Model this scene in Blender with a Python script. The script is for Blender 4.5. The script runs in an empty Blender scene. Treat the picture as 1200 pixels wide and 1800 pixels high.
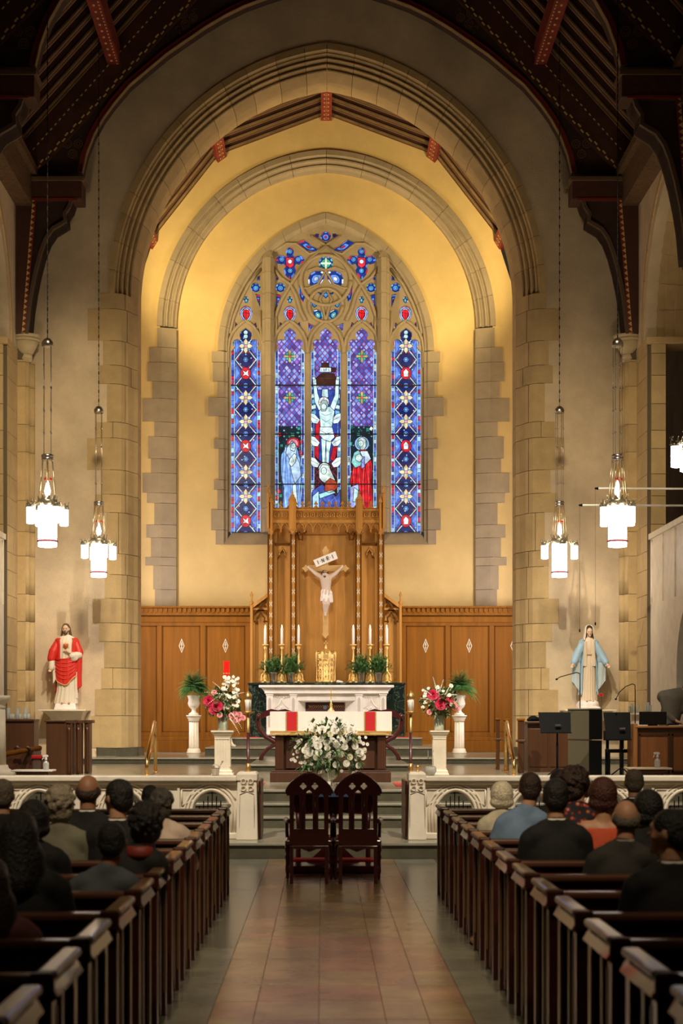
import bpy, bmesh, math, random
from math import sin, cos, pi, sqrt, radians, atan2, acos
from mathutils import Vector, Matrix, noise
from mathutils.geometry import tessellate_polygon

# ---------------------------------------------------------------- camera, world, light, exposure
SC = bpy.context.scene
COL = SC.collection
CX, EYE, FPX, VX, VY = 0.11, 1.76, 2900.0, 566.0, 1260.0   # camera sits CX left of the nave axis
cam_d = bpy.data.cameras.new('camera'); cam = bpy.data.objects.new('camera', cam_d); COL.objects.link(cam)
cam.location = (-CX, 0, EYE); cam.rotation_euler = (pi/2, 0, 0)
cam_d.sensor_fit = 'VERTICAL'; cam_d.sensor_height = 36; cam_d.sensor_width = 24
cam_d.lens = FPX/1800*36
cam_d.shift_x = (600-VX)/1800; cam_d.shift_y = (VY-900)/1800
cam_d.clip_end = 200
cam_d.dof.use_dof = True; cam_d.dof.focus_distance = 36; cam_d.dof.aperture_fstop = 3.2
SC.camera = cam
w = bpy.data.worlds.new('world'); SC.world = w; w.use_nodes = True
w.node_tree.nodes['Background'].inputs[0].default_value = (1.0, 0.72, 0.42, 1)
w.node_tree.nodes['Background'].inputs[1].default_value = 0.03
SC.view_settings.view_transform = 'Standard'; SC.view_settings.look = 'None'
SC.view_settings.exposure = 0.25; SC.view_settings.gamma = 1; SC.view_settings.use_curve_mapping = False

def light(name, kind, loc, target, power, color=(1, .78, .5), size=.5, sizey=None, spot=None, blend=.6):
    d = bpy.data.lights.new(name, kind); d.energy = power; d.color = color
    if kind == 'AREA':
        d.size = size
        if sizey: d.shape = 'RECTANGLE'; d.size_y = sizey
    else: d.shadow_soft_size = size
    if kind == 'SPOT': d.spot_size = radians(spot); d.spot_blend = blend
    o = bpy.data.objects.new(name, d); COL.objects.link(o); o.location = loc
    if target: o.rotation_euler = (Vector(target)-Vector(loc)).to_track_quat('-Z', 'Y').to_euler()
    return o
WARM = (1, .81, .53); SOFT = (1, .88, .72)
# floodlights hidden on the back of the chancel arch, washing the gable wall
for s in (-1, 1):
    light('chancel_flood', 'AREA', (s*4.9, 39.9, 4.0), (s*1.6, 44, 5.0), 140, (1, .92, 1.0), .5, 3.2)
    light('chancel_flood', 'AREA', (s*4.9, 39.9, 9.0), (s*1.2, 44, 9.4), 40, (1, .78, .42), .5, 3.2)
    light('chancel_uplight', 'SPOT', (s*4.7, 40.0, 12.0), (s*.6, 44, 14.8), 760, (1, .76, .36), .2, spot=110)
# spots up in the nave roof aimed at the sanctuary
for s in (-1, 1):
    light('sanctuary_spot', 'SPOT', (s*3.2, 20.5, 14.5), (s*.5, 32, 1.0), 7000, SOFT, .12, spot=46)
    light('statue_spot', 'SPOT', (s*1.2, 25.5, 12.5), (s*6.0, 38, 2.8), 3400, SOFT, .10, spot=20, blend=.8)
    light('rail_spot', 'SPOT', (s*3.8, 11.5, 13.5), (s*2.9, 22.5, 0.6), 8500, SOFT, .2, spot=34, blend=.9)
light('altar_spot', 'SPOT', (0, 24, 14.5), (0, 42, 3.0), 4200, SOFT, .12, spot=24, blend=.8)
light('reredos_spot', 'SPOT', (1.6, 39.6, 13.5), (0, 43.2, 5.0), 620, WARM, .15, spot=50, blend=.9)
light('aisle_fill_spot', 'SPOT', (0, 3, 12.5), (0, 13, 0), 1900, WARM, .3, spot=24, blend=1)  # added fill that brightens the aisle floor
# added spots that brighten the crossing wall and the pews
for s in (-1, 1):
    light('wall_fill_spot', 'SPOT', (s*3.4, 25.5, 12.5), (s*5.5, 38, 6.2 if s < 0 else 5.6), 3500 if s < 0 else 2500, WARM, .5, spot=46, blend=1)  # added fill, set per side to grade the wall brightness
    light('pew_fill_spot', 'SPOT', (s*1.2, 3.5, 12.5), (s*2.9, 11.2, 1.1), 2000, WARM, .3, spot=46, blend=1)  # added fill so the people in the pews are not too dark
    light('roof_uplight', 'SPOT', (s*6.2, 33.2, 8.0), (s*2.5, 37.8, 15.5), 150, WARM, .3, spot=100, blend=.9)

def X(px, Y): return (px-VX)*Y/FPX-CX
def Z(py, Y): return EYE-(py-VY)*Y/FPX
def P(px, py, Y): return (X(px, Y), Y, Z(py, Y))
R = random.Random(7)

# ---------------------------------------------------------------- mesh builder
class MB:
    def __init__(s): s.v = []; s.f = []; s.sm = []; s.mi = []; s.m = 0; s.T = None
    def add(s, vs, fs, sm=False):
        b = len(s.v)
        if s.T is not None: vs = [tuple(s.T @ Vector(p)) for p in vs]
        s.v += [tuple(p) for p in vs]
        for f in fs:
            s.f.append([b+i for i in f]); s.sm.append(sm); s.mi.append(s.m)
        return s
    def box(s, x0, x1, y0, y1, z0, z1):
        v = [(x, y, z) for z in (z0, z1) for y in (y0, y1) for x in (x0, x1)]
        return s.add(v, [(0, 2, 3, 1), (4, 5, 7, 6), (0, 1, 5, 4), (2, 6, 7, 3), (0, 4, 6, 2), (1, 3, 7, 5)])
    def frus(s, x0, x1, y0, y1, z0, z1, dx, dy):        # box whose top is inset by dx, dy
        v = [(x0, y0, z0), (x1, y0, z0), (x0, y1, z0), (x1, y1, z0), (x0+dx, y0+dy, z1), (x1-dx, y0+dy, z1), (x0+dx, y1-dy, z1), (x1-dx, y1-dy, z1)]
        return s.add(v, [(0, 2, 3, 1), (4, 5, 7, 6), (0, 1, 5, 4), (2, 6, 7, 3), (0, 4, 6, 2), (1, 3, 7, 5)])
    def prism(s, poly, a, b, axis='y', holes=(), sm=False):   # poly 2D extruded along axis; y: (x,z)  z: (x,y)  x: (y,z)
        loops = [list(poly)]+[list(h) for h in holes]
        flat = [p for l in loops for p in l]; n = len(flat)
        def m(p, t):
            return (p[0], t, p[1]) if axis == 'y' else (p[0], p[1], t) if axis == 'z' else (t, p[0], p[1])
        if len(loops) == 1 and n <= 4: tr = [tuple(range(n))]
        else: tr = [tuple(t) for t in tessellate_polygon([[Vector((p[0], p[1], 0)) for p in l] for l in loops])]
        vs = [m(p, a) for p in flat]+[m(p, b) for p in flat]
        fs = list(tr)+[tuple(i+n for i in reversed(t)) for t in tr]
        s.add(vs, fs)
        base = len(s.v)-2*n; o = 0
        for l in loops:
            k = len(l)
            for i in range(k):
                j = (i+1) % k
                s.f.append([base+o+i, base+o+j, base+n+o+j, base+n+o+i]); s.sm.append(sm); s.mi.append(s.m)
            o += k
        return s
    def lathe(s, prof, c=(0, 0, 0), n=16, sm=True, flute=0, fa=0, sq=False):  # prof: [(r,z)]
        vs = []
        for r, z in prof:
            for i in range(n):
                a = 2*pi*i/n+(pi/4 if sq else 0)
                rr = r*(1+fa*(cos(flute*a)-1)/2) if flute else r*(sqrt(2) if sq else 1)
                vs.append((c[0]+rr*cos(a), c[1]+rr*sin(a), c[2]+z))
        fs = []
        for k in range(len(prof)-1):
            for i in range(n):
                j = (i+1) % n
                fs.append((k*n+i, k*n+j, (k+1)*n+j, (k+1)*n+i))
        s.add(vs, fs, sm and not sq)
        b = len(s.v)-len(vs)
        for k, rev in ((0, True), (len(prof)-1, False)):
            if prof[k][0] > 1e-4:
                l = [b+k*n+i for i in range(n)]
                s.f.append(l[::-1] if rev else l); s.sm.append(False); s.mi.append(s.m)
        return s
    def tube(s, pts, r, n=8, cap=True):
        pts = [Vector(p) for p in pts]; N = len(pts)
        rs = r if isinstance(r, (list, tuple)) else [r]*N
        vs = []; up = None
        for i, p in enumerate(pts):
            d = (pts[min(i+1, N-1)]-pts[max(i-1, 0)]).normalized()
            if up is None:
                up = Vector((0, 0, 1)) if abs(d.z) < .9 else Vector((1, 0, 0))
            u = d.cross(up)
            if u.length < 1e-5: u = d.cross(Vector((0, 1, 0)))
            u.normalize(); v = u.cross(d).normalized(); up = v
            for k in range(n):
                a = 2*pi*k/n; vs.append(p+(u*cos(a)+v*sin(a))*rs[i])
        fs = [(i*n+k, i*n+(k+1) % n, (i+1)*n+(k+1) % n, (i+1)*n+k) for i in range(N-1) for k in range(n)]
        s.add(vs, fs, True)
        if cap:
            b = len(s.v)-len(vs)
            s.f.append([b+k for k in range(n)][::-1]); s.sm.append(False); s.mi.append(s.m)
            s.f.append([b+(N-1)*n+k for k in range(n)]); s.sm.append(False); s.mi.append(s.m)
        return s
    def ell(s, c, r, n=10, m=7, M=None):
        if not isinstance(r, (list, tuple)): r = (r, r, r)
        vs = []; fs = []
        for j in range(1, m):
            t = pi*j/m
            for i in range(n):
                a = 2*pi*i/n; vs.append((r[0]*sin(t)*cos(a), r[1]*sin(t)*sin(a), r[2]*cos(t)))
        vs += [(0, 0, r[2]), (0, 0, -r[2])]
        for j in range(m-2):
            for i in range(n):
                k = (i+1) % n; fs.append((j*n+i, (j+1)*n+i, (j+1)*n+k, j*n+k))
        T = len(vs)-2; B = len(vs)-1
        for i in range(n):
            k = (i+1) % n; fs.append((T, i, k)); fs.append((B, (m-2)*n+k, (m-2)*n+i))
        if M is not None: vs = [M @ Vector(p) for p in vs]
        vs = [(p[0]+c[0], p[1]+c[1], p[2]+c[2]) for p in vs]
        return s.add(vs, fs, True)
    def cap(s, a, b, ra, rb, n=8):       # capsule between two points
        a = Vector(a); b = Vector(b); d = (b-a); L = d.length; d = d/L if L else Vector((0, 0, 1))
        pts = []; rs = []
        for t in (1, .7, .35): pts.append(a-d*ra*t*.98); rs.append(ra*sqrt(max(1-t*t*.98, .01)))
        pts.append(a); rs.append(ra); pts.append(b); rs.append(rb)
        for t in (.35, .7, 1): pts.append(b+d*rb*t*.98); rs.append(rb*sqrt(max(1-t*t*.98, .01)))
        return s.tube(pts, rs, n)
    def grid(s, F, nu, nv, closed_u=False, sm=True):
        vs = [F(u/nu, v/nv) for v in range(nv+1) for u in range(nu if closed_u else nu+1)]
        w_ = nu if closed_u else nu+1
        fs = [(v*w_+u, v*w_+(u+1) % w_, (v+1)*w_+(u+1) % w_, (v+1)*w_+u) for v in range(nv) for u in range(nu)]
        return s.add(vs, fs, sm)

ORG = {}
def mesh_of(name, mb, mats):
    me = bpy.data.meshes.new(name)
    me.from_pydata(mb.v, [], mb.f)
    for m in (mats if isinstance(mats, (list, tuple)) else [mats]): me.materials.append(m)
    me.polygons.foreach_set('use_smooth', mb.sm)
    me.polygons.foreach_set('material_index', mb.mi)
    me.update()
    return me
def obj(name, mb, mats, parent=None, local=False, bevel=0, label=None):
    if parent is not None and not local and parent.name in ORG:
        o_ = ORG[parent.name]; mb.v = [(p[0]-o_[0], p[1]-o_[1], p[2]-o_[2]) for p in mb.v]
    me = mesh_of(name, mb, mats)
    o = bpy.data.objects.new(name, me); COL.objects.link(o)
    if parent is not None:
        o.parent = parent
        if not local and parent.name in ORG: ORG[o.name] = ORG[parent.name]
    if bevel:
        b = o.modifiers.new('bevel', 'BEVEL'); b.width = bevel; b.segments = 2; b.limit_method = 'ANGLE'; b.harden_normals = False
    if label: o['label'] = label
    return o
def thing(name, label, cat, loc=(0, 0, 0), group=None, org=True, rz=0):
    o = bpy.data.objects.new(name, None); COL.objects.link(o); o.location = loc; o.rotation_euler = (0, 0, rz)
    o.empty_display_size = .2
    if org: ORG[o.name] = tuple(loc)
    o['label'] = label; o['category'] = cat
    if group: o['group'] = group
    return o
def tag(o, label, cat, group=None, kind=None):
    o['label'] = label; o['category'] = cat
    if group: o['group'] = group
    if kind: o['kind'] = kind
    return o
def struct(name, mb, mats, label=None, cat=None, parent=None, bevel=0):
    o = obj(name, mb, mats, parent, bevel=bevel)
    if parent is None:
        o['kind'] = 'structure'
        if label: o['label'] = label
        if cat: o['category'] = cat
    return o
def copy_tree(o, parent=None, loc=None, label=None, rz=None):
    c = o.copy(); COL.objects.link(c); c.parent = parent
    if loc is not None: c.location = loc
    if rz is not None: c.rotation_euler = (0, 0, rz)
    if label: c['label'] = label
    for ch in o.children: copy_tree(ch, c)
    return c
def inst(o, parent, M):
    c = o.copy(); COL.objects.link(c); c.parent = parent; c.matrix_local = M
    return c
def remesh(o, vox, smooth=4):
    m = o.modifiers.new('remesh', 'REMESH'); m.mode = 'VOXEL'; m.voxel_size = vox; m.use_smooth_shade = True
    if smooth:
        k = o.modifiers.new('smooth', 'SMOOTH'); k.iterations = smooth; k.factor = .6
    return o

# ---------------------------------------------------------------- materials
def mat(name, col, rough=.6, metal=0, var=0, vscale=3, bump=0, bscale=20, rnd=0, spec=.5, coat=0, wood=0, alpha=None, emit=None, trans=0, sub=0):
    m = bpy.data.materials.new(name); m.use_nodes = True
    nt = m.node_tree; N = nt.nodes; L = nt.links; b = N['Principled BSDF']
    b.inputs['Roughness'].default_value = rough; b.inputs['Metallic'].default_value = metal
    b.inputs['Specular IOR Level'].default_value = spec; b.inputs['Coat Weight'].default_value = coat
    b.inputs['Transmission Weight'].default_value = trans
    b.inputs['Base Color'].default_value = (*col, 1)
    if sub: b.inputs['Subsurface Weight'].default_value = sub
    if emit: b.inputs['Emission Color'].default_value = (*emit[0], 1); b.inputs['Emission Strength'].default_value = emit[1]
    tc = N.new('ShaderNodeTexCoord')
    fac = None
    if var or wood:
        no = N.new('ShaderNodeTexNoise'); no.inputs['Scale'].default_value = vscale; no.inputs['Detail'].default_value = 6
        no.inputs['Roughness'].default_value = .65
        if wood:
            mp = N.new('ShaderNodeMapping'); mp.inputs['Scale'].default_value = (1, 1, .06) if wood == 1 else (.06, 1, 1)
            L.new(tc.outputs['Object'], mp.inputs[0]); L.new(mp.outputs[0], no.inputs[0])
            no.inputs['Scale'].default_value = vscale*6; no.inputs['Distortion'].default_value = .6
        else: L.new(tc.outputs['Object'], no.inputs[0])
        r = N.new('ShaderNodeMapRange'); r.inputs['From Min'].default_value = .3; r.inputs['From Max'].default_value = .7
        v = max(var, .12)
        r.inputs['To Min'].default_value = 1-v; r.inputs['To Max'].default_value = 1+v
        L.new(no.outputs[0], r.inputs[0]); fac = r.outputs[0]
    if rnd:
        oi = N.new('ShaderNodeObjectInfo'); r2 = N.new('ShaderNodeMapRange')
        r2.inputs['To Min'].default_value = 1-rnd; r2.inputs['To Max'].default_value = 1+rnd
        L.new(oi.outputs['Random'], r2.inputs[0])
        if fac:
            mu = N.new('ShaderNodeMath'); mu.operation = 'MULTIPLY'; L.new(fac, mu.inputs[0]); L.new(r2.outputs[0], mu.inputs[1]); fac = mu.outputs[0]
        else: fac = r2.outputs[0]
    if fac:
        vm = N.new('ShaderNodeVectorMath'); vm.operation = 'SCALE'; vm.inputs[0].default_value = col
        L.new(fac, vm.inputs['Scale']); L.new(vm.outputs[0], b.inputs['Base Color'])
    if bump:
        n2 = N.new('ShaderNodeTexNoise'); n2.inputs['Scale'].default_value = bscale; n2.inputs['Detail'].default_value = 5
        L.new(tc.outputs['Object'], n2.inputs[0])
        bp = N.new('ShaderNodeBump'); bp.inputs['Strength'].default_value = bump; bp.inputs['Distance'].default_value = .02
        L.new(n2.outputs[0], bp.inputs['Height']); L.new(bp.outputs[0], b.inputs['Normal'])
    return m
M = {}
M['stone'] = mat('limestone', (.50, .355, .165), .85, var=.12, vscale=2.5, bump=.3, bscale=40, rnd=.10)
M['stone2'] = mat('chancel_limestone', (.36, .285, .18), .85, var=.08, vscale=2.5, bump=.25, bscale=40, rnd=.07)
M['plaster'] = mat('sand_plaster', (.62, .49, .32), .9, var=.22, vscale=.8, bump=.4, bscale=30)
M['yellow'] = mat('yellow_plaster', (.70, .51, .21), .9, var=.05, vscale=.6, bump=.15, bscale=30)
M['joint'] = mat('mortar', (.13, .10, .06), .95)
M['marble'] = mat('white_marble', (.76, .67, .52), .45, var=.04, vscale=3)
M['altar_marble'] = mat('altar_marble', (.85, .79, .73), .4, var=.03, vscale=3)
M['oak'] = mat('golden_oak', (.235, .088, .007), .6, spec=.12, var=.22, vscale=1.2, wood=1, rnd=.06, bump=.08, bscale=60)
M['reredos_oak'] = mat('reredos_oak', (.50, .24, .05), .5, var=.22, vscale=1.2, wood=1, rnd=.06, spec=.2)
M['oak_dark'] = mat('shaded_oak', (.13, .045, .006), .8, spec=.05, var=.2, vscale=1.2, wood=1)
M['walnut'] = mat('brown_walnut', (.080, .032, .012), .38, var=.2, vscale=1.5, wood=1)
M['walnut2'] = mat('dark_walnut', (.085, .03, .013), .35, var=.2, vscale=1.5, wood=1)
M['pew'] = mat('pew_wood', (.045, .010, .006), .28, var=.2, vscale=1.5, wood=2, coat=.3)
M['pewcap'] = mat('pew_cap_wood', (.16, .085, .032), .36, var=.15, vscale=2, coat=.4)
M['mahog'] = mat('mahogany', (.075, .009, .010), .3, var=.15, vscale=2, coat=.3)
M['timber'] = mat('roof_timber', (.075, .025, .013), .7, var=.3, vscale=2)
M['board'] = mat('roof_board', (.045, .02, .012), .8, var=.3, vscale=2)
M['rafter'] = mat('rafter_edge', (.26, .165, .07), .7, var=.3, vscale=3)
M['redbeam'] = mat('red_painted_beam', (.20, .020, .010), .7, var=.4, vscale=4)
M['redtrim'] = mat('red_trim', (.20, .02, .012), .6)
M['stencil'] = mat('gold_stencil', (.62, .46, .17), .6)
M['cream'] = mat('cream_paint', (.8, .72, .5), .6)
M['gold'] = mat('gilt', (.90, .62, .22), .40, .85, bump=.35, bscale=45)
M['brass'] = mat('brass', (.78, .48, .17), .38, .85)
M['brass2'] = mat('polished_brass', (.85, .55, .20), .22, 1)
M['vase'] = mat('vase_glass', (.72, .78, .60), .25, trans=.35)
M['silver'] = mat('nickel', (.55, .52, .47), .3, 1)
M['pewter'] = mat('pewter', (.33, .31, .29), .35, .8)
M['black'] = mat('black_paint', (.006, .006, .006), .75, spec=.15)
M['blackgloss'] = mat('black_gloss', (.006, .006, .007), .15)
M['olive'] = mat('lit_face_olive', (.10, .085, .05), .6)  # lectern's lit face, the light put into the colour
M['red'] = mat('red_cloth', (.52, .008, .012), .75)
M['white'] = mat('white_cloth', (.85, .79, .70), .85)
M['carpet'] = mat('red_carpet', (.50, .02, .02), .95)
M['redglass'] = mat('red_glass', (.75, .015, .008), .2, emit=((.9, .02, .01), .35))
M['candle'] = mat('candle_wax', (.9, .86, .78), .5)
M['flame'] = mat('candle_flame', (1, .8, .4), .5, emit=((1, .72, .3), 14))
M['blue'] = mat('blue_cloth', (.20, .32, .58), .8)
M['greenmarble'] = None
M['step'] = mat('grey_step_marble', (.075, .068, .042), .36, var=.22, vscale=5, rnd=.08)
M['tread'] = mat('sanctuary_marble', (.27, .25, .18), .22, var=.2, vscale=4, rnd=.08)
M['glassy'] = mat('clear_glass', (.80, .84, .74), .08, trans=.55)
M['shade'] = mat('lamp_glass', (1, .95, .9), .5, emit=((1, .90, .82), 11))
M['leaf'] = mat('fern_leaf', (.075, .20, .045), .5, var=.3, vscale=9)
M['leaf2'] = mat('pale_leaf', (.24, .30, .12), .5, var=.3, vscale=9)
M['leafdark'] = mat('dark_leaf', (.035, .085, .03), .5)
M['petal'] = mat('white_petal', (.86, .82, .70), .7, var=.08, vscale=30)
M['petal2'] = mat('cream_petal', (.66, .64, .42), .7, var=.15, vscale=30)
M['pink'] = mat('pink_petal', (.85, .32, .33), .6)
M['crimson'] = mat('crimson_petal', (.60, .01, .06), .6)
M['skin'] = mat('skin', (.52, .27, .16), .55, sub=0)
M['skin2'] = mat('tan_skin', (.36, .17, .09), .55)
M['marbleskin'] = mat('painted_plaster_flesh', (.72, .50, .33), .55)
def green_marble():
    m = mat('verde_marble', (.02, .035, .025), .15, var=.3, vscale=3)
    nt = m.node_tree; N = nt.nodes; L = nt.links; b = N['Principled BSDF']
    tc = N.new('ShaderNodeTexCoord'); no = N.new('ShaderNodeTexNoise'); no.inputs['Scale'].default_value = 4; no.inputs['Detail'].default_value = 8
    no.inputs['Distortion'].default_value = 1.5
    cr = N.new('ShaderNodeValToRGB'); e = cr.color_ramp.elements
    e[0].position = .47; e[0].color = (.012, .02, .015, 1); e[1].position = .5; e[1].color = (.10, .14, .11, 1)
    k = e.new(.53); k.color = (.015, .028, .02, 1)
    L.new(tc.outputs['Object'], no.inputs[0]); L.new(no.outputs[0], cr.inputs[0]); L.new(cr.outputs[0], b.inputs['Base Color'])
    return m
M['greenmarble'] = green_marble()
def glass_mat():
    m = bpy.data.materials.new('stained_glass'); m.use_nodes = True
    nt = m.node_tree; N = nt.nodes; L = nt.links; b = N['Principled BSDF']
    a = N.new('ShaderNodeAttribute'); a.attribute_name = 'Col'
    tc = N.new('ShaderNodeTexCoord'); no = N.new('ShaderNodeTexNoise'); no.inputs['Scale'].default_value = 7; no.inputs['Detail'].default_value = 3
    mr = N.new('ShaderNodeMapRange'); mr.inputs['From Min'].default_value = .3; mr.inputs['From Max'].default_value = .7
    mr.inputs['To Min'].default_value = .55; mr.inputs['To Max'].default_value = 1.4
    L.new(tc.outputs['Object'], no.inputs[0]); L.new(no.outputs[0], mr.inputs[0])
    L.new(a.outputs['Color'], b.inputs['Emission Color']); L.new(mr.outputs[0], b.inputs['Emission Strength'])
    b.inputs['Base Color'].default_value = (.01, .01, .01, 1); b.inputs['Roughness'].default_value = .3
    return m
M['glass'] = glass_mat()
M['lead'] = mat('lead', (.012, .011, .012), .6)

def arcside(w_, h, n, zs=0.0, sgn=-1, d=0.0, t0=0.0, t1=1.0):
    """points of one side of a pointed arch (springing -> apex), offset outward by d"""
    r = (h*h+w_*w_)/(2*w_); cx = r-w_; tm = acos(min(1, max(-1, cx/(r+d))))
    out = []
    for i in range(n+1):
        t = (t0+(t1-t0)*i/n)*tm
        out.append((sgn*((r+d)*cos(t)-cx), zs+(r+d)*sin(t)))
    return out
def arch_poly(w_, zb, zs, h, n=16, xc=0, d=0):
    """closed outline: base left, up the left side, apex, down the right side"""
    L_ = arcside(w_, h, n, zs, -1, d); R_ = arcside(w_, h, n, zs, 1, d)[::-1][1:]
    pts = [(-(w_+d), zb)]+L_+R_+[(w_+d, zb)]
    return [(p[0]+xc, p[1]) for p in pts]
def circ(cx, cz, r, n=20, rz=None, a0=0, a1=2*pi):
    rz = r if rz is None else rz
    full = abs(a1-a0-2*pi) < 1e-6
    return [(cx+r*cos(a0+(a1-a0)*i/(n if full else n-1)), cz+rz*sin(a0+(a1-a0)*i/(n if full else n-1))) for i in range(n)]

# ================================================================ FLOORS AND STEPS
fl = struct('floor', MB().box(-10, 10, -3, 20.6, -.15, -.012), mat('floor_joint', (.15, .105, .06), .8), 'nave floor under the pews and the tiled aisle', 'floor')
tm = [mat('tan_tile', (.29, .20, .11), .24, var=.35, vscale=1.6, rnd=.12), mat('rose_tile', (.30, .165, .10), .24, var=.35, vscale=1.6, rnd=.12),
      mat('grey_tile', (.20, .19, .145), .24, var=.25, vscale=2.5, rnd=.12)]
xe = [-1.27, -.77, -.51, -.13, .26, .51, .77, 1.27]
for j in range(25):
    y0 = 5.4+j*.6
    for i in range(7):
        k = 2 if i in (0, 6) else (1 if R.random() < .35 else 0)
        g = .0022
        obj('tile', MB().box(xe[i]+g, xe[i+1]-g, y0+g, y0+.6-g, -.012, R.uniform(-.0006, .0006)), tm[k], fl)
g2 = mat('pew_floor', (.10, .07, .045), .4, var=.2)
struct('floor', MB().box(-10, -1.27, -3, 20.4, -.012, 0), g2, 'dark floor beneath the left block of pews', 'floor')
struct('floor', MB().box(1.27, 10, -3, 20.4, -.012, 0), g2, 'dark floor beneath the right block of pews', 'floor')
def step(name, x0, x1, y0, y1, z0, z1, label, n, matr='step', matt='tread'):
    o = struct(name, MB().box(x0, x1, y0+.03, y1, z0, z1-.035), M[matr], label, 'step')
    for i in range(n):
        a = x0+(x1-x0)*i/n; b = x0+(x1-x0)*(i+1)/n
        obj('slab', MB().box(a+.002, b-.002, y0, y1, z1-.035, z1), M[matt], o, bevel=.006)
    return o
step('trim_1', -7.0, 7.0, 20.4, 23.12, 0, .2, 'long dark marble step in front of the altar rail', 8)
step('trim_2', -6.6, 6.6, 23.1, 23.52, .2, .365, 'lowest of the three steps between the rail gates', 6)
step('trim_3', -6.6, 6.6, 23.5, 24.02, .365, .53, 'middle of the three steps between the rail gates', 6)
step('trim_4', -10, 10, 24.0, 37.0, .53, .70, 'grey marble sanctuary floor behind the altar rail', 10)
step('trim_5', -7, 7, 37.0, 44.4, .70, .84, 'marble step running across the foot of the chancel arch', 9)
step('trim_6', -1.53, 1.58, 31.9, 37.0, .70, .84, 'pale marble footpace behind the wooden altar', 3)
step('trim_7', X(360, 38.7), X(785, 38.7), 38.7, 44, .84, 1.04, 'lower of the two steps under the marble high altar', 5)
step('trim_8', X(404, 41), X(742, 41), 41.0, 44, 1.04, 1.24, 'upper of the two steps under the marble high altar', 4)
for s, n in ((-1, 'left'), (1, 'right')):
    tag(obj('red_carpet', MB().box(*sorted((s*1.72, s*2.12)), 41.1, 42.3, 1.24, 1.25), M['carpet']), 'strip of red carpet on the top altar step, at its %s end' % n, 'carpet')
    tag(obj('red_rug', MB().box(*sorted((s*1.02, s*1.42)), 24.9, 26.5, .70, .708), mat('red_rug_pile', (.42, .05, .035), .9, var=.6, vscale=14)), 'patterned red rug beside the wooden altar, on the %s side' % n, 'rug')

# ================================================================ FRONT WALL WITH THE CHANCEL ARCH
FW, FH, FS = 4.42, 5.13, 11.52
wf = struct('wall_front', MB().prism([(-7.4, 0), (-7.4, 15.5), (0, 24), (7.4, 15.5), (7.4, 0), (5.0, 0)]+arch_poly(FW, 0, FS, FH, 24, 0, .58)[::-1]+[(-5.0, 0)], 38.0, 39.3),
            M['plaster'], 'sand plaster wall around the great chancel arch', 'wall')
prof = [(.62, 37.95), (.47, 37.95), (.465, 38.04), (.44, 38.08), (.42, 38.06), (.395, 38.08), (.38, 38.17), (.355, 38.18), (.34, 38.12), (.315, 38.11), (.295, 38.16), (.28, 38.26), (.25, 38.27), (.235, 38.20), (.21, 38.20), (.195, 38.27), (.18, 38.36), (.15, 38.37), (.135, 38.31), (.11, 38.32), (.05, 38.52), (0, 38.70), (0, 39.3), (.60, 39.3)]
def voussoirs(parent, w_, h, zs, prof, N, mat_, xc=0, gap=.0007, sub=4, axis='y', yc=0, side=(-1, 1)):
    r = (h*h+w_*w_)/(2*w_); cx = r-w_; n = len(prof)
    for sg in side:
        e = [0.0]
        for k in range(N): e.append(e[-1]+R.uniform(.8, 1.2))
        e = [q/e[-1] for q in e]
        for k in range(N):
            t0 = e[k]+(gap if k else 0); t1 = e[k+1]-(gap if k < N-1 else .0008)
            mb = MB(); vs = []
            for i in range(sub+1):
                t = t0+(t1-t0)*i/sub
                for d, y in prof:
                    tm_ = acos(min(1, cx/(r+d))); a = t*tm_
                    u = sg*((r+d)*cos(a)-cx); z = zs+(r+d)*sin(a)
                    vs.append((xc+u, y, z) if axis == 'y' else (y, yc+u, z))
            fs = [(i*n+j, i*n+(j+1) % n, (i+1)*n+(j+1) % n, (i+1)*n+j) for i in range(sub) for j in range(n)]
            fs += [tuple(range(n)), tuple(range(sub*n, sub*n+n))]
            mb.add(vs, fs)
            obj('voussoir', mb, mat_, parent)
voussoirs(wf, FW, FH, FS, prof, 13, M['stone'])
inner = [(-5.0, 38.05), (-5.0, 37.985), (-4.86, 37.985), (-4.74, 38.04), (-4.60, 38.22), (-4.50, 38.5), (-4.42, 38.62), (-4.42, 39.3), (-5.0, 39.3)]
LQ = [(514, 543, 176), (543, 599, 154), (599, 642, 181), (642, 675, 175), (675, 742, 188), (742, 770, 169), (770, 826, 153), (826, 869, 178), (869, 901, 167), (901, 973, 187), (973, 1010, 181), (1010, 1052, 184),
      (1052, 1095, 163), (1095, 1128, 174), (1128, 1174, 183), (1174, 1211, 178), (1211, 1258, 167), (1258, 1315, 160)]
RQ = [(514, 543, 960), (543, 599, 983), (599, 642, 964), (642, 674, 971), (674, 741, 957), (741, 769, 975), (769, 826, 991), (826, 867, 967), (867, 901, 978), (901, 968, 957), (968, 996, 964), (996, 1052, 964),
      (1052, 1096, 982), (1096, 1128, 970), (1128, 1174, 959), (1174, 1212, 965), (1212, 1258, 980), (1258, 1315, 972)]
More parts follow.
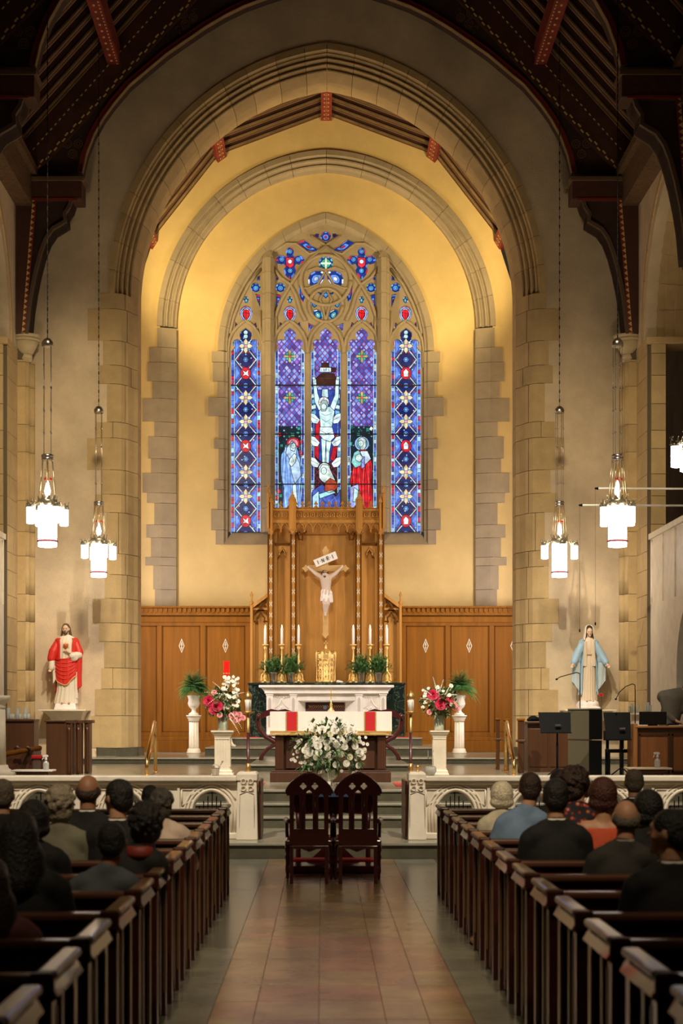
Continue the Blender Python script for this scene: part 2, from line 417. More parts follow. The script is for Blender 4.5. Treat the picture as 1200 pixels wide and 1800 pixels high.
for sg, Q in ((-1, LQ), (1, RQ)):
    for k, (a, b, xp) in enumerate(Q):
        z1 = Z(a, 38)-.006; z0 = Z(b, 38)+.006
        if k == 0: z1 = FS-.005
        xl = abs(X(xp, 38)); xj = [4.93, 4.62, 5.22, 4.55, 4.8][k % 5] if k % 2 else 4.66
        if xj > xl-.14: xj = 4.66
        def yat(x):
            for p, q in zip(inner[2:7], inner[3:8]):
                if -p[0] >= x >= -q[0] and p[0] != q[0]: return p[1]+(q[1]-p[1])*((-p[0]-x)/((q[0]-p[0])))
            return 37.985
        yj = yat(xj)
        gp = .005
        A = [(-xl, 37.985)]+[(p[0], p[1]) for p in inner[1:8] if -p[0] > xj+gp]+[(-(xj+gp), yj), (-(xj+gp), 39.3), (-5.02, 39.3), (-5.02, 38.06), (-xl, 38.06)]
        if xj > 5.0: A = [(-xl, 37.985), (-(xj+gp), 37.985), (-(xj+gp), 38.06), (-xl, 38.06)]
        B = [(-(xj-gp), yj)]+[(p[0], p[1]) for p in inner[1:8] if -p[0] < xj-gp]+[(-(xj-gp), 39.3)]
        if xj > 5.0: B = [(-(xj-gp), 37.985)]+[(p[0], p[1]) for p in inner[1:8]]+[(-5.02, 39.3), (-5.02, 38.06), (-(xj-gp), 38.06)]
        for poly in (A, B):
            if sg > 0: poly = [(-p[0], p[1]) for p in poly]
            obj('stone', MB().prism(poly, z0, z1, 'z'), M['stone'], wf)
    pl = [(-5.28, 37.9), (-4.85, 37.9), (-4.40, 38.5), (-4.34, 39.3), (-5.28, 39.3)]
    if sg > 0: pl = [(-p[0], p[1]) for p in pl]
    obj('plinth', MB().prism(pl, .84, Z(1315, 38), 'z'), M['step'], wf, bevel=.02)
# mortar backing inside the jambs
for sg in (-1, 1):
    obj('mortar', MB().box(*sorted((sg*4.46, sg*5.0)), 38.66, 39.28, .84, FS), M['joint'], wf)
    obj('mortar', MB().box(*sorted((sg*4.8, sg*5.02)), 38.1, 39.2, .84, FS), M['joint'], wf)

# ================================================================ CHANCEL: GABLE WALL, BLIND ARCH, SIDE WALLS
BW, BH, BS = 3.98, 4.16, 12.1
gable = [(-5.7, 0), (-5.7, 11.4)]+[(X(a, 44)*1.0, Z(b, 44)+.35) for a, b in ((243, 535), (275, 437), (392, 288), (572, 220))]
gable += [(-p[0]-.05, p[1]) for p in gable[:-1]][::-1]
wb = struct('wall_back', MB().prism(gable[:], 44.0, 44.3, holes=[arch_poly(2.62, Z(957, 44), 11.52, 3.41, 20, -.01, .15)]), M['yellow'], 'yellow plaster gable wall behind the altar', 'wall')
obj('plaster_face', MB().prism([(p[0]*.998, p[1]-.02) for p in gable[1:-1]]+[(5.6, .84), (BW+.42, .84)]+arch_poly(BW, .84, BS, BH, 24, 0, .42)[::-1][1:-1]+[(-BW-.42, .84), (-5.6, .84)], 43.68, 43.99), M['yellow'], wb)
bprof = [(.50, 43.99), (.50, 43.62), (.36, 43.60), (.33, 43.69), (.29, 43.70), (.27, 43.64), (.23, 43.64), (.20, 43.75), (.15, 43.77), (.13, 43.72), (.09, 43.73), (.05, 43.85), (0, 43.87), (0, 43.995)]
voussoirs(wb, BW, BH, BS, bprof, 8, M['stone2'])
BQ = [(575, 610, 276), (610, 636, 262), (636, 670, 259), (670, 700, 267), (700, 741, 250), (741, 767, 271), (767, 806, 260), (806, 831, 265), (831, 866, 250), (866, 884, 258), (884, 922, 271), (922, 945, 257), (945, 979, 265), (979, 994, 255), (994, 1036, 269), (1036, 1066, 272)]
for sg in (-1, 1):
    for k, (a, b, xp) in enumerate(BQ):
        xl = abs(X(xp, 43.64))
        z1 = Z(a, 43.64)-.005; z0 = Z(b, 43.64)+.005
        poly = [(-xl, 43.66), (-4.36, 43.655), (-4.02, 43.78), (-3.98, 43.80), (-3.98, 43.99), (-xl, 43.99)]
        if sg > 0: poly = [(-p[0]-.02, p[1]) for p in poly]
        obj('stone', MB().prism(poly, z0, z1, 'z'), M['stone2'], wb)
# window surround
wprof = [(.26, 43.95), (.10, 43.95), (.05, 44.02), (0.02, 44.03), (0, 44.10), (0, 44.26), (.26, 44.26)]
voussoirs(wb, 2.62, 3.41, 11.52, wprof, 8, M['stone2'], xc=-.01)
WQ = [(618, 637, 372), (637, 671, 374), (671, 699, 382), (699, 732, 366), (732, 772, 384), (772, 789, 376), (789, 844, 384), (844, 861, 376), (861, 896, 382), (896, 932, 371), (932, 957, 379)]
for sg in (-1, 1):
    for a, b, xp in WQ:
        xl = abs(X(xp, 44)); z1 = Z(a, 44)-.005; z0 = Z(b, 44)+.005
        poly = [(-xl, 43.95), (-2.73, 43.95), (-2.68, 44.02), (-2.63, 44.04), (-2.63, 44.26), (-xl, 44.26)]
        if sg > 0: poly = [(-p[0]-.02, p[1]) for p in poly]
        obj('stone', MB().prism(poly, z0, z1, 'z'), M['stone2'], wb)
zs0, zs1 = Z(957, 44), Z(935, 44.15)
sl = MB()
sl.add([(-2.75, 43.95, zs0), (2.73, 43.95, zs0), (2.5, 44.2, zs1), (-2.52, 44.2, zs1), (-2.75, 44.26, zs0), (2.73, 44.26, zs0), (2.5, 44.26, zs1), (-2.52, 44.26, zs1)], [(0, 1, 2, 3), (4, 5, 6, 7), (0, 3, 7, 4), (1, 5, 6, 2), (3, 2, 6, 7), (0, 4, 5, 1)])
obj('sill', sl, M['stone2'], wb)
for s, n in ((-1, 'left'), (1, 'right')):
    struct('wall_chancel_'+n, MB().box(*sorted((s*5.7, s*6.0)), 39.3, 44.3, 0, 14), M['yellow'], 'yellow plaster side wall of the chancel on the %s' % n, 'wall')

# ================================================================ CHANCEL ROOF
V5 = [(-5.05, 12.76), (X(275, 44), Z(437, 44)), (X(392, 44), Z(288, 44)), (0, Z(220, 44)), (X(755, 44), Z(288, 44)), (X(870, 44), Z(437, 44)), (5.05, 12.76)]
def off(pts, d):
    out = []
    for i, p in enumerate(pts):
        a = Vector(pts[max(i-1, 0)]); b = Vector(pts[min(i+1, len(pts)-1)]); t = (b-a).normalized()
        out.append((p[0]-t.y*d, p[1]+t.x*d))
    return out
O1 = off(V5, .16); O2 = off(V5, .5); O3 = off(V5, .56)
cr = struct('ceiling_chancel', MB().prism(O2+O3[::-1], 39.3, 44.3), M['board'], 'dark boarded chancel roof between painted beams', 'ceiling')
y = 43.62
while y > 39.4:
    for i in range(6):
        a, b = V5[i], V5[i+1]; c, d = O1[i], O1[i+1]; e, f = O2[i], O2[i+1]
        mb = MB(); mb.prism([c, d, f, e], y-.06, y+.06)
        mb.m = 1
        for dy in (-.062, .062): mb.prism([c, d, (d[0]+(f[0]-d[0])*.16, d[1]+(f[1]-d[1])*.16), (c[0]+(e[0]-c[0])*.16, c[1]+(e[1]-c[1])*.16)], y+dy-.02, y+dy+.02)
        obj('rafter', mb, [M['timber'], M['rafter']], cr)
    y -= .56
for k, p in enumerate(V5[1:-1]):
    t = Vector(V5[min(k+2, 6)])-Vector(V5[k]); a = atan2(t.y, t.x)
    ux, uz = cos(a)*.14, sin(a)*.14; nx, nz = -sin(a), cos(a)
    q = [(p[0]-ux, p[1]-uz), (p[0]+ux, p[1]+uz), (p[0]+ux+nx*.42, p[1]+uz+nz*.42), (p[0]-ux+nx*.42, p[1]-uz+nz*.42)]
    pu = obj('purlin', MB().prism(q, 39.35, 43.98), M['redbeam'], cr)
    mb = MB()
    for j in range(16):
        yy = 43.8-j*.28
        for m_ in range(8):
            aa = 2*pi*m_/8
            mb.ell((p[0]+.06*cos(aa)*cos(a), yy+.06*sin(aa), p[1]+.06*cos(aa)*sin(a)), (.018, .018, .008), 4, 3)
    st = obj('painted_rosettes', mb, M['stencil'], pu); st['kind'] = 'stuff'

# ================================================================ NAVE WALLS
W0, WH = 2.55, 2.65; AS = 10.05; AYC = 33.5
for s, n in ((-1, 'left'), (1, 'right')):
    x0, x1 = s*7.0, s*7.4
    outer = [(38, 0), (38, 14.6), (-3, 14.6), (-3, 0), (AYC-W0-.3, 0)]
    hole = arch_poly(W0, 0, AS, WH, 14, AYC, .3)
    poly = outer+hole[1:-1]+[(AYC+W0+.3, 0)]
    nw = struct('wall_'+n, MB().prism(poly, min(x0, x1), max(x0, x1), 'x'), M['plaster'], 'plaster nave side wall on the %s with a deep stone arcade arch' % n, 'wall')
    pf = [(.62, s*6.97), (.5, s*6.97), (.46, s*7.1), (.42, s*7.08), (.38, s*7.22), (.30, s*7.24), (.26, s*7.4), (.2, s*7.42), (.16, s*7.6), (.1, s*7.62), (0.05, s*7.8), (0, s*7.82), (0, s*8.3), (.6, s*8.3)]
    voussoirs(nw, W0, WH, AS, pf, 7, M['stone'], axis='x', yc=AYC)
    z = .7; k = 0
    while z < AS-.01:
        h = min([.62, .48, .55, .4, .58][k % 5], AS-z); 
        if AS-z-h < .2: h = AS-z
        for ya, yb in ((36.05, 36.05+[.7, .95, .5][k % 3]), (36.05+[.7, .95, .5][k % 3], 37.35)):
            obj('stone', MB().box(*sorted((s*6.985, s*7.06)), ya+.006, yb-.006, z+.006, z+h-.006), M['stone'], nw)
        obj('stone', MB().box(*sorted((s*7.07, s*7.38)), 35.98, 36.06, z+.006, z+h-.006), M['stone'], nw)
        z += h; k += 1
    obj('stone', MB().box(*sorted((s*6.99, s*7.39)), 36.04, 36.14, .7, AS), M['joint'], nw)
    obj('impost', MB().box(*sorted((s*6.96, s*8.3)), 35.95, 36.7, AS-.16, AS), M['stone'], nw, bevel=.02)
    # clustered respond with its drums
    rs = struct('trim_respond', MB().box(*sorted((s*6.86, s*7.0)), 37.30, 38.0, .7, 10.3), M['joint'], 'clustered stone shaft under the roof truss corbel on the %s' % n, 'column')
    z = .7; k = 0
    while z < 9.8:
        h = min([.86, .55, .7, 1.1, .62][k % 5], 9.82-z)
        mb = MB()
        for (cx, cy, r) in ((6.80, 37.32, .075), (6.74, 37.55, .10), (6.80, 37.80, .075)):
            mb.lathe([(r, z+.004), (r, z+h-.004)], (s*cx, cy, 0), 12)
        mb.box(*sorted((s*6.80, s*7.02)), 37.22, 38.0, z+.005, z+h-.005)
        obj('drum', mb, M['stone'], rs); z += h; k += 1
    cap = MB()
    for r0, r1, za, zb in ((.14, .16, 9.80, 9.86), (.16, .15, 9.86, 9.98), (.16, .30, 9.98, 10.26), (.33, .33, 10.26, 10.32), (.30, .36, 10.32, 10.40)):
        cap.lathe([(r0, za), (r1, zb)], (s*6.84, 37.45, 0), 20, sm=True)
    obj('capital', cap, mat('capital_stone', (.60, .48, .28), .8, var=.1), rs)
    # aisle beyond the arcade
    struct('wall_aisle_'+n, MB().box(*sorted((s*9.8, s*10)), 24, 58, 0, 15), M['plaster'], 'aisle wall seen through the arcade arch on the %s' % n, 'wall')
    # white screen standing in the arcade opening
    sc_out = [(36.0, .7), (36.0, 5.55), (35.9, 5.7), (30.9, 5.7), (30.9, .7)]
    hole = arch_poly(1.0, .72, 2.7, 1.35, 10, 32.35)
    mb = MB().prism(sc_out, s*7.05, s*7.18, 'x', holes=[hole] if s > 0 else [])
    mb.box(*sorted((s*7.0, s*7.2)), 30.9, 35.98, 5.62, 5.74)
    scn = obj('side_screen', mb, M['marble']); scn['kind'] = 'structure'; tag(scn, 'tall white plaster screen in the %s arcade opening' % ('right' if s > 0 else 'left'), 'screen')
    for t in range(5):
        mb = MB(); mb.box(*sorted((s*7.02, s*7.06)), 31.0+t*1.2, 31.06+t*1.2, 4.2, 5.6) if t else mb.box(*sorted((s*7.02, s*7.06)), 31.0, 31.06, .7, 5.6)
        obj('rib', mb, M['marble'], scn)
struct('wall_transept', MB().box(-10, -7.4, 58, 58.3, 0, 15).box(7.4, 10, 58, 58.3, 0, 15), M['plaster'], 'far end walls of the dim side aisles', 'wall')
struct('ceiling_aisle', MB().box(-10, -7.4, 24, 58.3, 14.6, 14.8).box(7.4, 10, 24, 58.3, 14.6, 14.8), M['board'], 'dark ceiling of the side aisles', 'ceiling')
struct('floor_aisle', MB().box(-10, -7.4, 37, 58.3, .5, .70).box(7.4, 10, 37, 58.3, .5, .70), M['step'], 'floor of the side aisles', 'floor')
struct('wall_rear', MB().box(-10, 10, -3.2, -3, 0, 22), M['plaster'], 'rear wall of the nave behind the camera', 'wall')

# ================================================================ NAVE ROOF
ex, ez, rz_ = 7.75, 13.95, 22.5
for s, n in ((-1, 'left'), (1, 'right')):
    sl = (rz_-ez)/ex
    cl = struct('ceiling_'+n, MB().prism([(s*(ex+.4), ez-.4*sl+.1), (0, rz_+.1), (0, rz_+.3), (s*(ex+.4), ez-.4*sl+.3)], -3, 38.0), M['board'], 'dark boarded nave roof slope on the %s' % n, 'ceiling')
    for j in range(20):
        yy = 37.0-j*.62
        if abs(yy-31.1) < .3: continue
        mb = MB(); d = .26
        mb.prism([(s*ex, ez-d), (0, rz_-d), (0, rz_+.09), (s*ex, ez+.09)], yy-.07, yy+.07)
        mb.m = 1
        for q in (-.075, .075): mb.prism([(s*ex, ez-d-.01), (0, rz_-d-.01), (0, rz_-d+.05), (s*ex, ez-d+.05)], yy+q-.016, yy+q+.016)
        obj('rafter', mb, [M['timber'], M['rafter']], cl)
    # painted longitudinal purlin
    pxx, pz = 4.80, 16.45
    pu = obj('purlin', MB().box(*sorted((s*(pxx-.14), s*(pxx+.14))), 25, 37.2, pz, pz+.45), M['redbeam'], cl)
    mb = MB()
    for j in range(60):
        yy = 37.1-j*.16
        mb.box(*sorted((s*(pxx-.10), s*(pxx-.07))), yy-.03, yy+.03, pz-.006, pz)
        if j % 2: mb.ell((s*(pxx+.03), yy, pz), (.035, .06, .008), 6, 3)
    o = obj('painted_pattern', mb, M['stencil'], pu); o['kind'] = 'stuff'
    plt = obj('wall_plate', MB().box(*sorted((s*6.62, s*7.1)), 20, 37.9, 13.25, 14.0).box(*sorted((s*6.5, s*7.1)), 20, 37.9, 13.92, 14.1), mat('carved_plate', (.12, .065, .03), .6, var=.6, vscale=14, bump=.6, bscale=18), cl)

def truss():
    t = thing('roof_truss', 'painted hammerbeam roof truss standing against the chancel arch wall', 'roof truss', (0, 37.1, 0), 'hammerbeam trusses of the nave roof')
    Y0 = 37.3
    def q(a, b): return (X(a, Y0), Z(b, Y0))
    A = [(145, 306), (152, 275), (165, 240), (182, 210), (200, 185), (228, 152), (260, 125), (292, 98), (325, 75), (360, 51), (395, 30), (430, 13), (465, 0), (520, -18), (574, -28)]
    for s in (-1, 1):
        def mir(l): return [(p[0]*-s, p[1]) if s > 0 else p for p in l]
        def line(x): return 306-(x-56)*1.087
        sp = [q(*p) for p in A]+[q(574, -70), q(420, line(420)), q(60, 306)]
        obj('spandrel', MB().prism(mir(sp), 37.25, 37.6), M['board'], t)
        pr = [q(62, 312), q(-22, 312), q(574, line(574)-75), q(574, line(574)+12)]
        rf = obj('principal_rafter', MB().prism(mir(pr), 37.15, 37.7), M['timber'], t)
        mb = MB(); w_ = 4
        e0 = [q(*p) for p in A]; e1 = off(e0, .11)
        mb.prism(mir(e0+e1[::-1]), 37.18, 37.25); obj('arch_edge', mb, M['redtrim'], t)
        mb = MB(); e2 = off(e0, -.02); mb.prism(mir(e0+e2[::-1]), 37.14, 37.3); obj('arch_bead', mb, M['rafter'], t)
        mb = MB()
        n = 60
        for i in range(n):     # gold chain and dashes
            x_ = 62+i*7.2; y_ = line(x_)+3
            zz = 1.2 if i % 2 else -1.2
            a = [q(x_-3.2+zz, y_+3.5+zz), q(x_-1.2+zz, y_+5+zz), q(x_+3.6+zz, y_-.5+zz), q(x_+1.8+zz, y_-2.2+zz)]
            mb.prism(mir(a), 37.135, 37.16)
            x_ = 46+i*7.6; y_ = 282-(x_-45)*1.12
            a = [q(x_-2, y_+2.8), q(x_-.6, y_+3.8), q(x_+2.4, y_+.4), q(x_+1, y_-.8)]
            mb.prism(mir(a), 37.135, 37.16)
        o = obj('gold_chain_pattern', mb, M['stencil'], rf); o['kind'] = 'stuff'
        mb = MB()
        for cx, cy in ((119, 254), (138, 254), (128, 272), (322, 27), (340, 33), (326, 44)):
            c = q(cx, cy)
            for rr in (.105, .05):
                mb.prism([(p[0], p[1]) for p in mir(circ(c[0], c[1], rr, 14))], 37.24, 37.26, holes=[mir(circ(c[0], c[1], rr-.018, 14))])
            for m_ in range(8):
                cc = (c[0]+.078*cos(m_*pi/4), c[1]+.078*sin(m_*pi/4)); mb.prism(mir(circ(cc[0], cc[1], .016, 6)), 37.24, 37.252)
        rr = random.Random(3)
        for i in range(46):
            f = rr.random(); bx = 85+f*260; by = line(bx)+rr.uniform(22, 60)
            k = 0
            for p in A:
                if p[0] > bx: k = p[1]; break
            if by > k-12 or (bx < 150 and 238 < by < 290): continue
            c = q(bx, by); mb.prism(mir(circ(c[0], c[1], .05, 8, a0=rr.random()*3, a1=rr.random()*3+3.5)+circ(c[0], c[1], .04, 8, a0=rr.random(), a1=3)[::-1]), 37.24, 37.252)
        o = obj('painted_scrollwork', mb, mat('dim_scroll_paint', (.13, .065, .03), .7), t); o['kind'] = 'stuff'
        hb = obj('hammer_beam', MB().box(*sorted((s*5.5, s*7.2)), 37.0, 37.65, Z(350, 37), Z(313, 37)), M['timber'], t, bevel=.02)
        mb = MB().box(*sorted((s*5.46, s*7.0)), 36.95, 37.6, Z(318, 37), Z(311, 37))
        for j in range(26): mb.box(*sorted((s*(5.5+j*.06), s*(5.53+j*.06))), 36.94, 36.96, Z(317, 37), Z(313, 37))
        obj('carved_edge', mb, mat('carved_edge', (.16, .09, .04), .7), hb)
        mb = MB().box(*sorted((s*5.6, s*6.75)), 36.98, 37.0, Z(352, 37), Z(348, 37)); obj('red_edge', mb, M['redtrim'], hb)
        wp = [q(28, 350), q(64, 350), q(44, 590), q(30, 590)]
        obj('wall_post', MB().prism(mir(wp), 37.1, 37.9), M['timber'], t)
        zz = []; 
        for i in range(25):
            f = i/24; zz.append(q(60-19*f, 352+236*f))
        mb = MB(); mb.prism(mir([zz[0], (zz[0][0]+.10, zz[0][1]), (zz[-1][0]+.08, zz[-1][1]), zz[-1]]), 37.07, 37.1)
        mb.m = 1
        for i in range(24):
            a, b = zz[i], zz[i+1]; mb.prism(mir([(a[0]+.01, a[1]-.01), (a[0]+.075, (a[1]+b[1])/2), (b[0]+.01, b[1]+.01)]), 37.06, 37.075)
        obj('zigzag_strip', mb, [M['redtrim'], M['stencil']], t)
        C = [(131, 352), (126, 368), (118, 380), (119, 394), (108, 401), (96, 408), (85, 424), (76, 448), (68, 478), (61, 512), (56, 545), (52, 590)]
        br = [q(*p) for p in C]+[q(42, 590), q(62, 352)]
        obj('curved_brace', MB().prism(mir(br), 37.2, 37.7), M['board'], t)
        e0 = [q(*p) for p in C]; e1 = off(e0, -.075)
        obj('brace_edge', MB().prism(mir(e0+e1[::-1]), 37.1, 37.75), mat('brace_edge', (.10, .06, .035), .7), t)
        if s:
            mb = MB(); c = q(300, -40)
            obj('collar_post', MB().box(*sorted((s*.1, s*.35)), 37.2, 37.6, Z(-28, 37.3), 21.6), M['timber'], t)
    return t
t1 = truss()
t2 = copy_tree(t1, None, (0, 31.0, 0), 'painted hammerbeam roof truss nearer the camera with a gold cross shield')
for o in list(t2.children):
    pass
for s in (-1, 1):
    c = (s*6.30, 17.55); Ys = 30.95
    mb = MB(); mb.prism([(c[0]-.17, c[1]+.2), (c[0]+.17, c[1]+.2), (c[0]+.17, c[1]-.02), (c[0]+.1, c[1]-.16), (c[0], c[1]-.24), (c[0]-.1, c[1]-.16), (c[0]-.17, c[1]-.02)], 30.9, 31.0)
    mb.m = 1; mb.box(c[0]-.025, c[0]+.025, 30.88, 30.9, c[1]-.2, c[1]+.19); mb.box(c[0]-.16, c[0]+.16, 30.88, 30.9, c[1]+.02, c[1]+.07)
    o = obj('cross_shield', mb, [mat('dull_gold', (.22, .14, .05), .6), M['redtrim']]); o.parent = t2; o.location = (0, -31.0, 0)

# ================================================================ THE GREAT WINDOW
YT = 44.13
def c3(u, v): return (370+u/3, 360+v/3)
def wq(p, Y=YT): return (X(p[0], Y), Z(p[1], Y))
MC = 607.0
def mirc(l): return [(2*MC-u, v) for u, v in l][::-1]
HEAD = [(78, 775), (68, 762), (58, 752), (66, 742), (70, 728), (62, 714), (46, 708), (32, 712), (27, 704), (32, 690), (30, 672), (18, 660), (0, 648)]
LANC = {0: 185, 1: 418, 2: 607, 3: 797, 4: 1030}
holes = []; lights = []
for k, c in LANC.items():
    bot = 1725 if k in (0, 4) else 1640
    l = [(c+78, bot)]+[(c+u, v) for u, v in HEAD]+[(c-u, v) for u, v in HEAD[::-1][1:]]+[(c-78, bot)]
    holes.append(l)
def both(l, *a):
    lights.append((l,)+a); lights.append((mirc(l),)+a)
DB, LB, RD, TL, WH_ = (.012, .035, .20), (.12, .28, .85), (.55, .02, .05), (.08, .55, .55), (.75, .85, .9)
cir = lambda x, y, r, n=14, ry=None: circ(x, y, r, n, ry)
lights.append((cir(607, 165, 28), DB, LB, RD))
both([(530, 168), (555, 150), (573, 152), (570, 172), (548, 176)], DB, DB, RD)
both([(455, 195), (490, 180), (520, 200), (535, 215), (570, 230), (575, 240), (545, 247), (505, 240), (470, 215)], DB, LB, RD)
Q = [(0, -78), (14, -72), (22, -55), (18, -38), (22, -28), (38, -34), (58, -34), (76, -18), (78, -8), (68, 10), (48, 18), (32, 14), (26, 28), (34, 45), (26, 70), (8, 90), (0, 96)]
Q = Q+[(-u, v) for u, v in Q[::-1][1:-1]]
both([(418+u, 298+v) for u, v in Q], DB, LB, RD, 'quatre')
lights.append((cir(608, 304, 38, 18), DB, LB, TL, 'cross'))
both([(603, 352), (585, 345), (550, 345), (525, 360), (513, 388), (515, 415), (535, 432), (560, 422), (582, 415), (598, 390)], DB, LB, WH_)
lights.append(([(607, 495), (590, 478), (568, 472), (565, 460), (590, 463), (607, 452), (625, 463), (650, 460), (646, 472), (624, 478)], DB, LB, TL))
both([(545, 500), (560, 518), (562, 533), (546, 544), (532, 530), (530, 510)], DB, TL, LB)
both([(543, 553), (562, 548), (585, 560), (592, 588), (580, 607), (556, 600), (541, 580)], DB, TL, WH_)
both([(472, 405), (485, 425), (500, 455), (500, 480), (488, 515), (475, 500), (467, 465), (467, 430)], DB, LB, RD)
both(cir(368, 435, 26), DB, LB, TL)
both([(346, 368), (360, 388), (355, 400), (344, 398)], DB, LB, RD)
both([(346, 470), (372, 474), (366, 510), (350, 542), (346, 535)], DB, LB, RD)
both(cir(238, 435, 26), DB, LB, TL)
both([(260, 370), (261, 400), (242, 400), (246, 382)], DB, LB, RD)
both([(236, 470), (261, 474), (261, 545), (250, 515)], DB, LB, RD)
for c in (187, 418):
    both([(c+34*sin(a)*(1 if a else 1), 572-42*cos(a)+(6 if abs(a-pi) < .5 else 0)) for a in [2*pi*i/18 for i in range(18)]], DB, LB, (.75, .01, .02), 'shield')
    both(cir(c, 500, 14, 10, 19), DB, TL, WH_)
both([(126, 652), (130, 616), (150, 640)], DB, TL, RD); both([(247, 655), (240, 620), (224, 634)], DB, TL, RD)
both([(360, 652), (365, 618), (386, 631)], DB, TL, RD); both([(478, 650), (470, 618), (450, 632)], DB, TL, RD)
both([(514, 622), (550, 638), (535, 650), (518, 670)], DB, LB, RD)
win = struct('window_1', MB().prism(arch_poly(2.66, Z(935, YT), 11.52, 3.44, 24, -.01), 44.12, 44.24,
      holes=[[wq(c3(u, v)) for u, v in l] for l in holes]+[[wq(c3(u, v)) for u, v in l[0]] for l in lights]), M['stone2'], 'tall pointed stained glass window of five lancets with stone tracery', 'window')
# bars and raised ribs of the tracery
mb = MB()
def rib(pts, r=.03): mb.tube([(*(lambda t: (t[0], 44.105, t[1]))(wq(c3(u, v))),) for u, v in pts], r*1.5, 6)
def ribb(pts, r=.03): rib(pts, r); rib([(2*MC-u, v) for u, v in pts], r)
for k, c in LANC.items():
    for s in (-1, 1):
        rib([(c+s*92, 860), (c+s*92, 760), (c+s*86, 715), (c+s*70, 676), (c+s*44, 644), (c+s*18, 622), (c, 612)], .028)
rib(circ(607, 398, 132, 40)+[(739, 398)], .035); rib(circ(607, 530, 88, 30)+[(695, 530)], .03)
ribb([(330, 330), (370, 385), (420, 420), (452, 480), (475, 560), (500, 612)]); ribb([(330, 640), (345, 580), (370, 510), (420, 425), (470, 350), (530, 280), (607, 215)])
ribb([(330, 250), (400, 205), (450, 205), (520, 260), (560, 250), (607, 215), (680, 165)], .025)
ribb([(512, 350), (560, 330), (607, 345), (650, 420), (700, 440), (735, 440)], .02)
ribb([(607, 444), (575, 500), (590, 540), (607, 612)], .02)
ribb([(100, 680), (120, 600), (150, 520), (200, 420), (265, 340)]); ribb([(265, 560), (262, 640), (272, 720)], .03); ribb([(340, 560), (345, 640), (335, 720)], .03)
o = obj('tracery_rib', mb, M['stone2'], win)
for a, b in ((535.5, 546), (599, 610)):
    mb = MB(); x0, x1 = X(a, 44.05), X(b, 44.05); z0, z1 = Z(935, 44.05), Z(622, 44.05)
    mb.prism([(x0-.01, 44.13), (x0+.03, 44.02), (x1-.03, 44.02), (x1+.01, 44.13)], z0, z1, 'z'); obj('mullion', mb, M['stone2'], win)
for a, b in ((459, 482.5), (662.5, 686)):
    y_ = Z(935, 44)
    cuts = [935, 893, 855, 800, 724, 660, 600, 560, 515, 478, 452]
    for c0, c1 in zip(cuts, cuts[1:]):
        mb = MB(); x0, x1 = X(a, 43.95), X(b, 43.95); xm = (x0+x1)/2
        mb.prism([(x0, 44.13), (x0+.03, 44.04), (xm-.09, 44.0), (xm-.07, 43.9), (xm+.07, 43.9), (xm+.09, 44.0), (x1-.03, 44.04), (x1, 44.13)], Z(c0, 43.95)+.004, Z(c1, 43.95)-.004, 'z')
        obj('mullion_stone', mb, M['stone2'], win)
    mb = MB(); mb.frus(x0+.04, x1-.04, 43.92, 44.13, Z(452, 43.95), Z(438, 43.95), .11, .05); obj('mullion_cap', mb, M['stone2'], win)

# ---- glass drawing: flat coloured pieces with a colour attribute
def clip(poly, x0, x1, y0, y1):
    def cut(P_, f, g):
        out = []
        for i in range(len(P_)):
            a, b = P_[i-1], P_[i]
            fa, fb = f(a), f(b)
            if fa >= 0: 
                if fb < 0: out.append(g(a, b, fa, fb))
                else: out.append(b)
            elif fb >= 0: out.append(g(a, b, fa, fb)); out.append(b)
        return out
    def g(a, b, fa, fb): t = fa/(fa-fb); return (a[0]+(b[0]-a[0])*t, a[1]+(b[1]-a[1])*t)
    for f in (lambda p: p[0]-x0, lambda p: x1-p[0], lambda p: p[1]-y0, lambda p: y1-p[1]):
        poly = cut(poly, f, g)
        if len(poly) < 3: return []
    return poly
class Glass:
    def __init__(s, box): s.b = box; s.v = []; s.f = []; s.c = []
    def poly(s, pts, col, lay=0):
        pts = clip(list(pts), *s.b)
        if len(pts) < 3: return
        Y = 44.30-lay*.0035
        b = len(s.v)
        s.v += [(X(p[0], 44.2), Y, Z(p[1], 44.2)) for p in pts]
        if len(pts) > 4: tr = tessellate_polygon([[Vector((p[0], p[1], 0)) for p in pts]])
        else: tr = [tuple(range(len(pts)))]
        for t in tr: s.f.append([b+i for i in t]); s.c.append(col)
    def line(s, a, b, w_, col, lay):
        d = Vector((b[0]-a[0], b[1]-a[1])); 
        if d.length < 1e-6: return
        n = Vector((-d.y, d.x)).normalized()*w_/2
        s.poly([(a[0]+n.x, a[1]+n.y), (b[0]+n.x, b[1]+n.y), (b[0]-n.x, b[1]-n.y), (a[0]-n.x, a[1]-n.y)], col, lay)
    def path(s, pts, w_, col, lay, close=False):
        for i in range(len(pts)-1): s.line(pts[i], pts[i+1], w_, col, lay)
        if close: s.line(pts[-1], pts[0], w_, col, lay)
    def out(s, pts, col, lay, w_=1.0): s.poly(pts, col, lay); s.path(pts, w_, LEAD, lay+.5, True)
    def build(s, name, parent):
        if not s.f: return
        me = bpy.data.meshes.new(name); me.from_pydata(s.v, [], s.f); me.materials.append(M['glass'])
        ca = me.color_attributes.new('Col', 'FLOAT_COLOR', 'CORNER')
        cols = []
        for f, c in zip(s.f, s.c): cols += [c[0], c[1], c[2], 1.0]*len(f)
        ca.data.foreach_set('color', cols)
        o = bpy.data.objects.new(name, me); COL.objects.link(o); o.parent = parent
        return o
LEAD = (.002, .002, .004)
